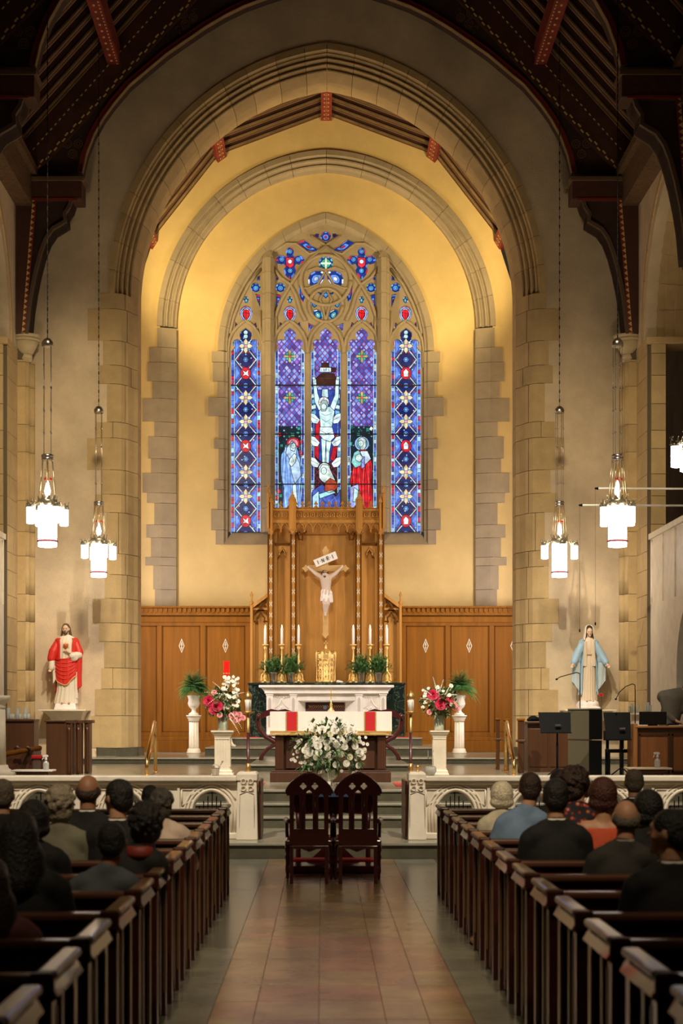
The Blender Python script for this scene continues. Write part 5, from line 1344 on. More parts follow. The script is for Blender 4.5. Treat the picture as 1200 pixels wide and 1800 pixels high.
obj('bucket', MB().lathe([(.035, 0), (.045, .01), (.055, .09), (.062, .095), (.055, .097), (.045, .02)], (0, 0, 0), 16), M['silver'], o, local=True)
obj('handle', MB().tube([(-.058, 0, .09), (-.05, 0, .12), (0, 0, .15), (.05, 0, .12), (.058, 0, .09)], .004, 5), M['silver'], o, local=True)
tag(obj('sprinkler', MB().tube([(X(380, 21.1), 21.14, zr_+.03), (X(390, 21.1), 21.14, zr_+.17)], [.008, .006], 6).ell((X(390.5, 21.1), 21.14, zr_+.18), .012, 6, 5), M['silver']), 'thin silver sprinkler rod leaning in the holy water bucket', 'sprinkler')
o = thing('glass_bowl', 'small clear glass bowl with pink petals on the right rail coping', 'bowl', (X(757, 21.1), 21.14, zr_), org=False)
obj('bowl', MB().lathe([(.03, 0), (.05, .01), (.075, .06), (.07, .10), (.055, .12), (.066, .10), (.07, .06), (.045, .02)], (0, 0, 0), 16), M['glassy'], o, local=True)
obj('petals', MB().ell((0, 0, .05), (.05, .05, .03), 8, 6), M['pink'], o, local=True)
obj('rod', MB().tube([(-.03, 0, .05), (-.035, 0, .33)], .003, 5).tube([(.03, 0, .05), (.035, 0, .33)], .003, 5), M['silver'], o, local=True)
tag(obj('brass_knob', MB().lathe([(.03, 0), (.012, .015), (.01, .03), (.03, .055), (.026, .08), (.008, .09)], (X(733, 21.1), 21.0, Z(1357, 21)), 12), M['brass']), 'small round brass knob on the gate post right of the steps', 'knob')

# ================================================================ FERNS, PEDESTALS, BOUQUETS
def pedestal(x, y, z, h, r, lab, g, square=False):
    t = thing('pedestal', lab, 'pedestal', (x, y, z), g, org=False)
    obj('base', MB().lathe([(r*1.45, 0), (r*1.45, h*.05), (r*1.3, h*.07), (r*1.3, h*.11), (r*1.1, h*.14)], (0, 0, 0), 4 if square else 20, sq=square), M['marble'], t, local=True)
    if square:
        sh = obj('shaft', MB().lathe([(r*.98, h*.13), (r*.93, h*.84)], (0, 0, 0), 4, sq=True), M['marble'], t, local=True)
        mb = MB()
        for k in range(6):
            q = (k-2.5)*r*.36
            for (ax_, sg) in ((0, -1), (1, -1), (1, 1)):
                if ax_ == 0: mb.box(q-r*.075, q+r*.075, -r*1.04, -r*.9, h*.2, h*.8)
                else: mb.box(*sorted((sg*r*1.04, sg*r*.9)), q-r*.075, q+r*.075, h*.2, h*.8)
        mb.box(-r*1.08, r*1.08, -r*1.08, r*1.08, h*.13, h*.18).box(-r*1.04, r*1.04, -r*1.04, r*1.04, h*.81, h*.85)
        obj('fluting', mb, M['marble'], sh, local=True)
    else: obj('fluted_shaft', MB().lathe([(r*1.04, h*.13), (r, h*.2), (r*.95, h*.84)], (0, 0, 0), 64, flute=12, fa=.22), M['marble'], t, local=True)
    obj('capital', MB().lathe([(r*.96, h*.83), (r*1.1, h*.86), (r*1.1, h*.89), (r*1.35, h*.93), (r*1.35, h*.96), (r*1.5, h*.965), (r*1.5, h)], (0, 0, 0), 4 if square else 20, sq=square), M['marble'], t, local=True)
    return t
def frond(mb, a, el, L, rr, scale=1):
    d = Vector((cos(a), sin(a), 0)); pts = []
    for i in range(9):
        t = i/8; r = L*(sin(el+.0)*0+cos(el)*t*(1-.12*t)); z = L*(sin(el)*t-.50*t*t*(1.2-.5*el)); pts.append(d*r+Vector((0, 0, z)))
    mb.tube(pts, .003, 3, cap=False)
    for i in range(1, 9):
        for q in (0, .5):
            if i+q > 8: continue
            p = pts[i-1].lerp(pts[i], q); tg = (pts[i]-pts[i-1]).normalized(); s = tg.cross(Vector((0, 0, 1))).normalized()
            ll = .095*sin(pi*min(.96, (i+q)/9+.12))*scale
            for g in (-1, 1): leafblade(mb, p, s*g+tg*.45, ll, .015, .25, 2)
for px, lab, i in ((340.5, 'left', 0), (807, 'right', 1)):
    Yf = 41.0; x = X(px, Yf)
    pedestal(x, Yf, .84, (1326-1258)*Yf/FPX*1.0, .125, 'slim white fluted pedestal under the fern urn on the %s of the chancel' % lab, 'fern pedestals')
    zt = .84+(1326-1258)*Yf/FPX
    t = thing('potted_fern', 'lush green fern in a white footed urn on the %s pedestal' % lab, 'plant', (x, Yf, zt), 'ferns on fluted pedestals', org=False)
    obj('urn', MB().lathe([(.13, 0), (.13, .03), (.06, .08), (.05, .14), (.12, .2), (.15, .28), (.13, .38), (.16, .48), (.15, .5), (.12, .45)], (0, 0, 0), 32, flute=12, fa=.06), M['marble'], t, local=True)
    mb = MB(); rr = random.Random(i)
    for k in range(150):
        el = rr.uniform(-.1, 1.3); frond(mb, rr.uniform(0, 2*pi), el, rr.uniform(.42, .70), rr, 1.35)
    mb.v = [(v[0]*.92, v[1]*.92, v[2]*1.05+.70) for v in mb.v]
    obj('fronds', mb, M['leaf'], t, local=True)
def rosette(R_, layers, seed, cup=.5, name='flower', m='petal', ruffle=0):
    rr = random.Random(seed); mb = MB()
    for l in range(layers):
        f = (l+1)/layers; n = 4+l*2
        for k in range(n):
            a = 2*pi*k/n+l*.6; r = R_*f; tilt = cup*(1-f)+.12
            d = Vector((cos(a), sin(a), 0)); s = Vector((-sin(a), cos(a), 0)); up = Vector((0, 0, 1))
            b = d*r*.12; vs = []
            for i, (t, w_) in enumerate(((0, .25), (.5, .75), (.85, .7), (1, .35))):
                c = b+d*r*t*cos(tilt*1.3)+up*(R_*.55*(1-f*.7)*t+R_*.10*sin(t*3)*(1-f)); ww = r*w_*.55
                z = up*rr.uniform(-ruffle, ruffle)*R_
                vs += [c-s*ww+z, c+s*ww-z]
            mb.add(vs, [(2*i, 2*i+1, 2*i+3, 2*i+2) for i in range(3)], True)
    mb.ell((0, 0, R_*.12), (R_*.16, R_*.16, R_*.16), 6, 5)
    return mb
FM = {}
def flower_mesh(kind):
    if kind not in FM:
        c = {'rose': (.055, 4, .9, 'petal', 0), 'mum': (.068, 6, .75, 'petal', .16), 'cream': (.05, 4, .7, 'petal2', .1), 'bud': (.028, 3, 1.2, 'petal', 0), 'crimson': (.08, 6, .7, 'crimson', .12), 'pink': (.06, 5, .6, 'pink', .15), 'spray': (.026, 2, .8, 'petal', .1)}[kind]
        FM[kind] = mesh_of(kind+'_flower', rosette(c[0], c[1], 5, c[2], ruffle=c[4]), M[c[3]])
    return FM[kind]
def put_flower(parent, kind, p, nrm, sc=1.0):
    o = bpy.data.objects.new('flower', flower_mesh(kind)); COL.objects.link(o); o.parent = parent
    q = Vector(nrm).to_track_quat('Z', 'Y').to_matrix().to_4x4()
    o.matrix_local = Matrix.Translation(Vector(p)) @ q @ Matrix.Rotation(R.uniform(0, 6), 4, 'Z') @ Matrix.Scale(sc, 4)
    return o
def greens(parent, c, rx_, ry_, rz_, n, seed, mats, L=.13, w_=.018, zmin=-9):
    rr = random.Random(seed); mb = MB()
    for k in range(n):
        d = Vector((rr.gauss(0, 1), rr.gauss(0, 1), rr.gauss(.2, 1))).normalized(); f = rr.uniform(.55, 1.12)
        p = Vector((c[0]+d.x*rx_*f, c[1]+d.y*ry_*f, c[2]+d.z*rz_*f))
        if p.z < zmin: continue
        mb.m = rr.randrange(len(mats))
        for j in range(5): leafblade(mb, p, d+Vector((rr.uniform(-1, 1), rr.uniform(-1, 1), rr.uniform(-1, 1)))*.8, rr.uniform(.5, 1)*L, w_*rr.uniform(.7, 1.2), .3, 2)
    mb.m = 0
    for k in range(26):
        d = Vector((rr.gauss(0, 1), rr.gauss(0, 1), abs(rr.gauss(.3, 1)))).normalized()
        mb.tube([(0, 0, c[2]-rz_*.9), (c[0]+d.x*rx_*.6, c[1]+d.y*ry_*.6, c[2]+d.z*rz_*.6), (c[0]+d.x*rx_, c[1]+d.y*ry_, c[2]+d.z*rz_)], .004, 4, cap=False)
    return obj('greenery', mb, [M[m] for m in mats], parent, local=True)
for px, lab, i in ((391.5, 'left', 0), (771.5, 'right', 1)):
    Yf = 29.6; x = X(px, Yf); h = (1363-1283)*Yf/FPX
    pedestal(x, Yf, .70, h, .135 if i == 0 else .115, 'white fluted pedestal under the pink bouquet vase on the %s' % lab, 'bouquet pedestals', True)
    zt = .70+h
    s = Yf/FPX
    t = thing('flower_vase', 'clear glass vase of crimson, pink and white flowers on the %s pedestal' % lab, 'flowers', (x, Yf, zt), 'bouquets on fluted pedestals', org=False)
    obj('vase', MB().lathe([(.085, 0), (.09, .02), (.095, .27), (.088, .27), (.082, .02)], (0, 0, 0), 24), M['vase'], t, local=True)
    mb = MB(); rr = random.Random(i+8)
    for k in range(14):
        a = rr.uniform(0, 6.28); mb.tube([(.05*cos(a), .05*sin(a), .02), (.06*cos(a+2), .06*sin(a+2), .28), (.15*cos(a+2), .15*sin(a+2), .42)], .004, 4)
    obj('stems', mb, M['leaf2'], t, local=True)
    greens(t, (0, 0, .52), .31, .26, .24, 190, 20+i, ['leaf2', 'leaf2', 'leaf', 'leafdark'], .10, .022)
    m = 1 if i == 0 else -1
    if i == 0:
        big = [('crimson', -24, -51), ('crimson', -14, -37), ('crimson', -8, -42), ('pink', -4, -27), ('pink', 22, -30), ('pink', 30, -28), ('pink', 23, -18), ('pink', 36, -22), ('pink', 16, -26), ('pink', -14, -66), ('pink', 28, -20)]
    else:
        big = [('crimson', 6, -53), ('crimson', 12, -50), ('crimson', -12, -62), ('crimson', 1, -45), ('pink', 27, -43), ('pink', 30, -38), ('pink', -18, -32), ('pink', -20, -58), ('pink', 24, -47)]
    for kd, dx, dy in big:
        put_flower(t, kd, (dx*s, -.25+abs(dx)*.004, -dy*s), (dx*.012, -1, .25), 1.15 if kd == 'crimson' else .78)
    for k in range(46 if i == 0 else 34):
        dx = rr.uniform(2, 28) if i == 0 else rr.uniform(-30, 20); dy = -rr.uniform(38, 95 if i == 0 else 78)
        put_flower(t, 'spray', (dx*s, -.15-.1*rr.random(), -dy*s), (rr.uniform(-.6, .6), -1, .4), rr.uniform(.8, 1.5))
    for dx, dy, ex_, ey in (((10, -60, -30, -66), (6, -62, -16, -84), (14, -56, 38, -66), (16, -30, 34, -4), (14, -20, 30, 6), (8, -70, 20, -96), (4, -64, -24, -46)) if i == 0 else ((-4, -60, -12, -92), (-2, -60, 6, -88), (8, -60, 20, -80), (-10, -50, -34, -56), (-8, -54, -30, -72), (10, -58, 30, -62))):
        mb = MB()
        for k in range(12):
            f = k/11; mb.ell(((dx+(ex_-dx)*f)*s, -.22, -(dy+(ey-dy)*f)*s+.02*sin(f*3)), (.014*(1.1-f*.6), .012, .014*(1.1-f*.6)), 6, 5)
        obj('white_flower_spike', mb, M['petal'], t, local=True)

# red sanctuary lamp on its ornate stand
Yl = 39.3; xl_ = X(397, Yl); zt = Z(1196, Yl)
t = thing('sanctuary_lamp', 'ornate stand with a red glass sanctuary candle, behind the left bouquet', 'candle stand', (X(404, Yl), Yl, 1.04))
mb = MB(); xc = X(398, Yl)
mb.lathe([(.05, 0), (.06, .05), (.03, .12), (.05, .18), (.03, .25), (.025, .6), (.045, .66), (.022, .72), (.02, 1.3), (.05, 1.36), (.03, zt-1.04)], (xc, Yl, 1.04), 12)
obj('stem', mb, M['marble'], t)
for k in range(3):
    a = 2*pi*k/3-.5; mb = MB(); mb.tube([(xc, Yl, 1.3), (xc+.1*cos(a), Yl+.1*sin(a), 1.22), (xc+.14*cos(a), Yl+.14*sin(a), 1.12), (xc+.20*cos(a), Yl+.20*sin(a), 1.06)], [.03, .045, .04, .04], 8); mb.ell((xc+.21*cos(a), Yl+.21*sin(a), 1.07), (.05, .05, .035), 8, 6)
    obj('claw_foot', mb, M['marble'], t)
obj('cup', MB().lathe([(.03, -.06), (.065, -.03), (.07, 0), (.06, .0)], (xc, Yl, zt), 14), M['brass'], t)
hh = (1194-1160)*Yl/FPX
obj('red_glass', MB().lathe([(.06, 0), (.064, .14), (.078, .16), (.074, hh-.02), (.084, hh), (.07, hh)], (xc, Yl, zt), 18), M['redglass'], t)
obj('glass_band', MB().lathe([(.082, .155), (.082, .17), (.074, .175)], (xc, Yl, zt), 18), M['brass'], t)

# white flower arrangement in the urn in front of the altar
Yu = 25.6; xu = X(578, Yu); s = Yu/FPX
t = thing('white_flower_arrangement', 'large white flower arrangement in a white urn in front of the wooden altar', 'flowers', (xu, Yu, .70), org=False)
zb = (1384-1378)*s*0
obj('urn', MB().lathe([(.10, 0), (.105, .02), (.06, .05), (.055, .07), (.10, .10), (.125, .15), (.105, .20), (.115, .24), (.105, .25)], (0, 0, 0), 40, flute=10, fa=.10), M['petal'], t, local=True)
greens(t, (-.02, -.05, .56), .52, .34, .42, 330, 44, ['leafdark', 'leaf', 'leaf2'], .14, .018, .27)
def fpos(px, py): return ((px-578)*s, (1380-py)*s)
fl_ = [('mum', 548, 1305), ('mum', 545, 1322), ('rose', 564, 1299), ('rose', 560, 1321), ('mum', 583, 1302), ('mum', 591, 1307), ('mum', 571, 1334), ('mum', 583, 1325), ('mum', 578, 1329), ('rose', 605, 1312), ('rose', 599, 1325), ('mum', 612, 1295), ('rose', 608, 1341), ('rose', 590, 1343), ('mum', 631, 1322), ('rose', 637, 1330), ('rose', 553, 1298), ('rose', 575, 1314), ('mum', 553, 1281),
       ('mum', 566, 1283), ('mum', 588, 1283), ('mum', 616, 1283), ('rose', 597, 1297), ('rose', 623, 1311), ('rose', 629, 1345), ('bud', 512, 1335), ('bud', 519, 1337), ('bud', 516, 1334), ('bud', 530, 1340), ('bud', 533, 1347), ('rose', 541, 1311), ('bud', 548, 1342), ('bud', 561, 1357), ('bud', 567, 1355), ('cream', 603, 1286), ('cream', 580, 1290), ('cream', 622, 1302), ('cream', 639, 1319), ('bud', 620, 1358), ('bud', 626, 1356), ('bud', 575, 1352), ('cream', 540, 1327), ('cream', 556, 1330), ('cream', 594, 1315), ('cream', 614, 1330), ('bud', 600, 1354), ('rose', 536, 1318), ('bud', 645, 1308), ('bud', 642, 1296), ('rose', 606, 1302), ('rose', 573, 1305), ('mum', 559, 1310)]
rr = random.Random(9)
for kd, px, py in fl_:
    u, v = fpos(px, py); 
    dpt = -.30*sqrt(max(.05, 1-(u/.6)**2-((v-.56)/.5)**2))-.03
    put_flower(t, kd, (u, dpt, v), (u*.9, -1, (v-.5)*.9+.1), rr.uniform(.78, .98))
for k in range(60):
    a = rr.uniform(0, 2*pi); f = rr.uniform(.75, 1.08); u, v = .53*cos(a)*f, .58+.42*sin(a)*f
    if v < .28: continue
    put_flower(t, 'spray', (u, -.18, v), (u, -1, v-.5), rr.uniform(.7, 1.2))

# ================================================================ BRASS HANDRAILS
for s, lab, pts in ((-1, 'left', None), (1, 'right', None)):
    xh = X(273, 31.5) if s < 0 else X(889, 31.5)
    t = thing('handrail', 'polished brass stair handrail on the %s of the sanctuary' % lab, 'handrail', (xh, 30.5, .70))
    zt = Z(1269, 31.5); yn = 29.2; zn = Z(1334, yn) if s < 0 else Z(1336, yn)
    xn = X(258, yn) if s < 0 else X(903, yn)
    for dz in (0, ):
        obj('rail', MB().tube([(xh, 31.5, .70), (xh, 31.5, zt-.12), (xh, 31.46, zt-.02), (xh+(xn-xh)*.06, 31.3, zt), (xh+(xn-xh)*.15, 31.1, zt-.06), (xn-(xn-xh)*.05, yn+.06, zn), (xn, yn, zn-.08), (xn, yn, .70)], .034, 10), M['brass2'], t)
    obj('lower_rail', MB().tube([(xh, 31.5, zt-.26), (xn, yn, zn-.14)], .022, 8), M['brass2'], t)
    obj('flange', MB().lathe([(.07, 0), (.07, .012), (.04, .03)], (xh, 31.5, .70), 14).lathe([(.07, 0), (.07, .012), (.04, .03)], (xn, yn, .70), 14), M['brass'], t)

# ================================================================ LEFT SIDE FURNITURE
Ys = 30.0
t = thing('choir_stall', 'dark wooden choir stall with fluted ends under the red robed statue', 'stall', (X(120, Ys), Ys, .70))
obj('desk_front', MB().box(X(81, Ys), X(116, Ys), Ys, Ys+1.4, .70, Z(1269, Ys)), M['walnut'], t, bevel=.01)
obj('desk_top', MB().box(X(80, Ys)-.02, X(116, Ys), Ys-.03, Ys+1.45, Z(1269, Ys), Z(1266, Ys)), M['walnut'], t, bevel=.008)
for k, (a, b) in enumerate(((116, 131.5), (132.5, 147), (148, 162.5))):
    Yk = Ys+.05+k*.35; x0, x1 = X(a, Yk), X(b, Yk); zt = Z(1265.5, Yk)
    e = obj('stall_end', MB().box(x0, x1-.05, Yk, Yk+.3, .70, zt-.06).box(x0-.005, x1, Yk-.02, Yk+.32, zt-.06, zt), M['walnut'], t, bevel=.008)
    obj('recess', MB().box(x0+.05, x1-.08, Yk-.004, Yk+.01, .85, zt-.16), M['walnut2'], e)
    obj('fluted_post', MB().lathe([(.028, .72), (.022, .8), (.022, zt-.2), (.03, zt-.14)], (x0+.055, Yk-.012, 0), 8).box(x1-.075, x1-.05, Yk-.02, Yk, .7, zt-.06), M['walnut'], e)
Ys = 32.0
t = thing('wall_bench', 'dark wooden wall bench with an arm rail beneath the votive candles', 'bench', (X(30, Ys), Ys, .70))
obj('backboard', MB().box(X(-10, Ys), X(60, Ys), Ys, Ys+.5, 1.1, Z(1268, Ys)), M['walnut'], t)
obj('top_rail', MB().box(X(-10, Ys), X(60.5, Ys), Ys-.04, Ys+.55, Z(1268, Ys), Z(1264, Ys)), M['walnut'], t, bevel=.01)
mb = MB(); mb.tube([(X(70, 31.9), 31.9, Z(1315, 31.9)), (X(40, 31.3), 31.3, Z(1320, 31.3)), (X(8, 30.8), 30.8, Z(1326, 30.8)), (X(-10, 30.8), 30.8, Z(1329, 30.8))], .05, 8); obj('arm_rail', mb, M['oak_dark'], t)
for a in (34, 52): 
    obj('arm_scroll', MB().tube([(X(a-6, 31.5), 31.4, Z(1316, 31.5)), (X(a-2, 31.5), 31.38, Z(1312.5, 31.5)), (X(a+3, 31.5), 31.4, Z(1316, 31.5)), (X(a+3, 31.5), 31.45, Z(1324, 31.5))], .03, 8), M['walnut'], t)
obj('seat_box', MB().box(X(5, 31.6), X(60, 31.6), 31.6, 32.4, .70, 1.12), M['walnut2'], t)
for i, (px, py, k) in enumerate(((15, 1253, 0), (31, 1253, 0), (45, 1253, 0), (19, 1263, 1), (22.5, 1263, 1), (35, 1263, 1), (44, 1263, 2), (50, 1263, 1))):
    Yv = 32.1+(.25 if k == 0 else 0); x = X(px, Yv); z0 = Z(1264, 31.96)+.002
    if k == 0: z0 = z0
    h = .10 if k else .22
    vt = thing('votive_candle', 'votive candle in glass on the dark bench top, '+['tall one in back at left', 'tall one in back at centre', 'tall one in back at right', 'first from the left in front', 'second from the left in front', 'third from the left in front', 'fourth from the left in front', 'last one at the right in front'][i], 'candle', (x, Yv, z0), 'votive candles on the dark wall bench', org=False)
    obj('holder', MB().lathe([(.035, 0), (.038, .01), (.036, h), (.032, h), (.03, .012)], (0, 0, 0), 12), M['glassy'], vt, local=True)
    obj('wax', MB().lathe([(.028, .012), (.028, h*.75), (.004, h*.8)], (0, 0, 0), 10), M['candle'], vt, local=True)
def spray(px, py, Yq, lab, sc=1.0):
    t = thing('spray_bottle', lab, 'bottle', (X(px, Yq), Yq, Z(py, Yq)), 'sanitiser spray bottles', org=False)
    obj('bottle', MB().lathe([(.048, 0), (.052, .01), (.052, .10), (.045, .13), (.018, .155), (.016, .17)], (0, 0, 0), 16), mat('clear_plastic', (.85, .85, .82), .15, trans=.55), t, local=True)
    obj('liquid', MB().lathe([(.044, .006), (.044, .07), (.01, .072)], (0, 0, 0), 14), mat('pale_liquid', (.8, .8, .76), .2), t, local=True)
    mb = MB().lathe([(.022, .165), (.022, .195), (.014, .2)], (0, 0, 0), 10).prism([(-.06, .225), (.035, .225), (.04, .245), (.02, .262), (-.045, .262), (-.065, .245)], -.016, .016).prism([(-.05, .225), (-.04, .225), (-.055, .185), (-.075, .165), (-.07, .185)], -.008, .008).prism([(-.01, .19), (.015, .19), (.02, .228), (-.012, .228)], -.014, .014)
    obj('trigger_nozzle', mb, M['white'], t, local=True)
    return t
def side_table(x0, x1, Yq, yp, top, lab):
    zt = Z(yp, Yq); t = thing('side_table', lab, 'table', ((x0+x1)/2, Yq, .70))
    obj('table_top', MB().box(x0, x1, Yq-.2, Yq+.25, zt-.03, zt), top, t, bevel=.008)
    c = (x0+x1)/2
    if top is M['walnut']: pass
    obj('apron', MB().box(x0+.08, x1-.08, Yq-.15, Yq+.2, zt-.09, zt-.03), M['walnut2'], t)
    for a in (x0+.1, x1-.1):
        for b in (Yq-.13, Yq+.17): obj('leg', MB().box(a-.02, a+.02, b-.02, b+.02, .70, zt-.08), M['walnut2'], t)
    return zt
zt = side_table(X(23, 29), X(95, 29), 29, 1353, M['white'], 'low side table with a white top in front of the choir stall')
spray(81, 1353, 29.0, 'clear spray bottle with a white trigger on the white-topped table at the left').location.z = zt
o = thing('red_kneeler', 'small red cushioned kneeler between the wall bench and choir stall', 'kneeler', (X(66, 31), 31, .7), org=False)
obj('cushion', MB().box(-.10, .10, -.1, .1, .27, .34), M['red'], o, local=True, bevel=.02); obj('frame', MB().box(-.10, -.07, -.08, .08, 0, .27).box(.07, .10, -.08, .08, 0, .27).box(-.1, .1, -.08, .08, .24, .27), M['walnut2'], o, local=True)
t = thing('baluster_column', 'short white marble column beside the wall bench', 'column', (X(-6, 29.5), 29.5, .70), org=False)
obj('base', MB().lathe([(.33, 0), (.33, .06), (.28, .1), (.22, .14), (.20, .2)], (0, 0, 0), 20), M['marble'], t, local=True); obj('shaft', MB().lathe([(.17, .18), (.155, 1.2)], (0, 0, 0), 24), M['marble'], t, local=True)
obj('capital', MB().lathe([(.16, 1.2), (.17, 1.24), (.16, 1.28), (.20, 1.33), (.24, 1.38), (.24, 1.44)], (0, 0, 0), 20), M['marble'], t, local=True)

# ================================================================ RIGHT SIDE FURNITURE
Yd = 31.6
t = thing('choir_desk', 'brown wooden choir desk behind the tall music stand', 'desk', (X(960, Yd), Yd, .70))
x0, x1 = X(927, Yd), X(1040, Yd); zt = Z(1268, Yd)
obj('body', MB().box(x0, x1, Yd, Yd+.6, .70, zt-.04), M['walnut'], t); obj('top', MB().box(x0-.06, x1, Yd-.08, Yd+.65, zt-.04, zt), M['walnut'], t, bevel=.01)
for a, b in ((930, 962), (966, 1000)):
    obj('panel', MB().box(X(a, Yd), X(b, Yd), Yd-.015, Yd, .80, zt-.14), M['walnut'], t, bevel=.008)
o = thing('cloth_cap', 'small dark crumpled bag on the corner of the choir desk', 'bag', (X(938, Yd), Yd+.1, zt), org=False)
remesh(obj('fabric', MB().ell((0, 0, .05), (.10, .08, .06), 10, 8).ell((.08, .02, .04), (.08, .07, .045), 10, 8).ell((-.07, 0, .03), (.06, .06, .035), 8, 6), M['black'], o, local=True), .012)
for k, (a, b, Yk) in enumerate(((871.5, 878, 33.0), (886, 894, 32.0), (910, 921, 31.0))):
    t = thing('stall_end', ['farthest of the three wooden stall ends beside the right brass handrail', 'middle one of the three stall ends, just behind the right brass handrail', 'nearest of the three wooden stall ends, beside the choir desk'][k], 'stall end', (X(a, Yk), Yk, .70), 'wooden stall ends by the brass rail')
    zt = Z(1264 if k else 1263, Yk)
    x0, x1 = X(a, Yk), X(b, Yk)
    obj('end_board', MB().box(x0, x1, Yk, Yk+.06, .70, zt), M['walnut'], t, bevel=.01); obj('cap', MB().box(x0-.015, x1+.015, Yk-.02, Yk+.08, zt-.03, zt+.01), M['oak'], t, bevel=.008)
    obj('stile', MB().box(x0-.004, x0+.02, Yk-.012, Yk, .75, zt-.06), M['oak_dark'], t)
    obj('armrest', MB().box(x0, x1+.03, Yk-.02, Yk+.35, 1.28, 1.33), M['walnut'], t, bevel=.01)
def mstand(pxa, pxb, ya, yb, pole, Yq, lab, bottom=None):
    c = (pxa+pxb)/2
    t = thing('music_stand', lab, 'music stand', (X(c, Yq), Yq, .70), 'black music stands')
    x0, x1 = X(pxa, Yq), X(pxb, Yq); z1, z0 = Z(ya, Yq), Z(yb, Yq)
    obj('desk', MB().add([(x0+.02, Yq-.08, z0), (x1-.02, Yq-.08, z0), (x1, Yq+.10, z1), (x0, Yq+.10, z1), (x0+.02, Yq-.06, z0), (x1-.02, Yq-.06, z0), (x1, Yq+.12, z1), (x0, Yq+.12, z1)], [(0, 1, 2, 3), (4, 7, 6, 5), (0, 3, 7, 4), (1, 5, 6, 2), (2, 6, 7, 3), (0, 4, 5, 1)]), M['black'], t)
    obj('ledge', MB().box(x0+.02, x1-.02, Yq-.16, Yq-.06, z0-.01, z0+.01), M['black'], t)
    xp = X(pole, Yq); obj('pole', MB().lathe([(.02, 0), (.02, .6), (.014, .62), (.014, z0-.70+.12)], (xp, Yq, .70), 8), M['black'], t)
    mb = MB()
    for k in range(3):
        a = 2*pi*k/3+.5; mb.tube([(xp, Yq, .86), (xp+.14*cos(a), Yq+.14*sin(a), .76), (xp+.20*cos(a), Yq+.20*sin(a), .71)], .012, 6)
    obj('tripod', mb, M['black'], t); obj('clamp', MB().box(xp-.05, xp+.05, Yq-.10, Yq-.06, (z0+z1)/2-.06, (z0+z1)/2-.03), M['silver'], t)
mstand(947, 1004, 1252, 1288, 979, 29.0, 'black music stand with a wide desk left of the black lectern')
mstand(1062, 1109, 1252, 1300, 1092, 29.4, 'black music stand just right of the black lectern')
# lectern, turned so two faces show
Yl = 29.6; xc = X(1033, Yl); t = thing('lectern', 'tall black lectern with its lit side coloured olive grey in front of the white statue', 'lectern', (xc, Yl+.3, .70), org=False)
zt = Z(1247, Yl)-.70; d = .385; ph = radians(45)
q4 = [(-.30, .06), (.02, -.30), (.30, .0), (-.02, .36)]
obj('body', MB().prism(q4, 0, zt*.53, 'z').prism([(p[0]*1.02, p[1]*1.02) for p in q4], zt*.545, zt, 'z'), M['black'], t, local=True)
a, b = Vector((*q4[0], 0)), Vector((*q4[1], 0)); nrm = Vector(((b-a).y, -(b-a).x, 0)).normalized(); nrm = -nrm if nrm.y > 0 else nrm
for z0, z1, kk in ((.02, zt*.53, 1.0), (zt*.55, zt-.02, 1.02)):
    A, B = a*kk+nrm*.006, b*kk+nrm*.006; o_ = nrm*.004
    obj('lit_side_panel', MB().add([(*A.xy, z0), (*B.xy, z0), (*B.xy, z1), (*A.xy, z1), (*(A-o_).xy, z0), (*(B-o_).xy, z0), (*(B-o_).xy, z1), (*(A-o_).xy, z1)], [(0, 1, 2, 3), (4, 7, 6, 5), (0, 3, 7, 4), (1, 5, 6, 2), (3, 2, 6, 7), (0, 4, 5, 1)]), M['olive'], t, local=True)  # light falling on this black face is painted as olive grey
obj('top', MB().prism([(p[0]*1.05, p[1]*1.05) for p in q4], zt, zt+.02, 'z'), mat('lectern_top', (.30, .26, .18), .4), t, local=True)
def mic(base, pts, lab):
    t = thing('gooseneck_microphone', lab, 'microphone', base, 'gooseneck microphones', org=True)
    obj('stem', MB().tube([base]+pts[:2], .011, 6), M['walnut2'], t); obj('gooseneck', MB().tube(pts[1:], [.008]*(len(pts)-2)+[.006], 6), M['black'], t)
    obj('capsule', MB().ell(pts[-1], (.022, .022, .018), 8, 6), M['black'], t)
zl = .70+zt+.02
mic((X(1019, Yl+.2), Yl+.2, zl), [P(1019, 1200, Yl+.2), P(1018.5, 1184, Yl+.2), P(1013, 1182, Yl+.15), P(998, 1186, Yl), P(984, 1190, Yl-.1), P(978, 1194, Yl-.15)], 'gooseneck microphone rising from the black lectern toward the left')
Yd = 29.3
mic((X(1116, Yd+.3), Yd+.3, Z(1272, Yd+.3)), [P(1116, 1215, Yd+.3), P(1115.5, 1204, Yd+.3), P(1111, 1202, Yd+.25), P(1099, 1207, Yd+.2), P(1088, 1217, Yd+.1), P(1082, 1229, Yd)], 'gooseneck microphone bending down over the end of the panelled organ desk')
t = thing('organ_desk', 'panelled golden brown wooden desk at the right end of the sanctuary', 'desk', (X(1160, Yd), Yd, .70))
x0, x1 = X(1115, Yd), 6.85; zt = Z(1276, Yd)
obj('body', MB().box(x0, x1, Yd, Yd+.5, .70, zt-.03), M['walnut'], t); obj('top', MB().box(x0, x1, Yd-.06, Yd+.6, zt-.035, zt), mat('warm_oak', (.42, .18, .055), .4, var=.15, wood=2), t, bevel=.01)
obj('end_post', MB().box(X(1112, Yd), X(1119.5, Yd), Yd-.05, Yd+.55, .70, zt+.04), mat('warm_oak_v', (.36, .15, .045), .4, var=.15, wood=1), t, bevel=.01)
mo = mat('desk_panel_oak', (.27, .10, .028), .42, var=.2, wood=1)
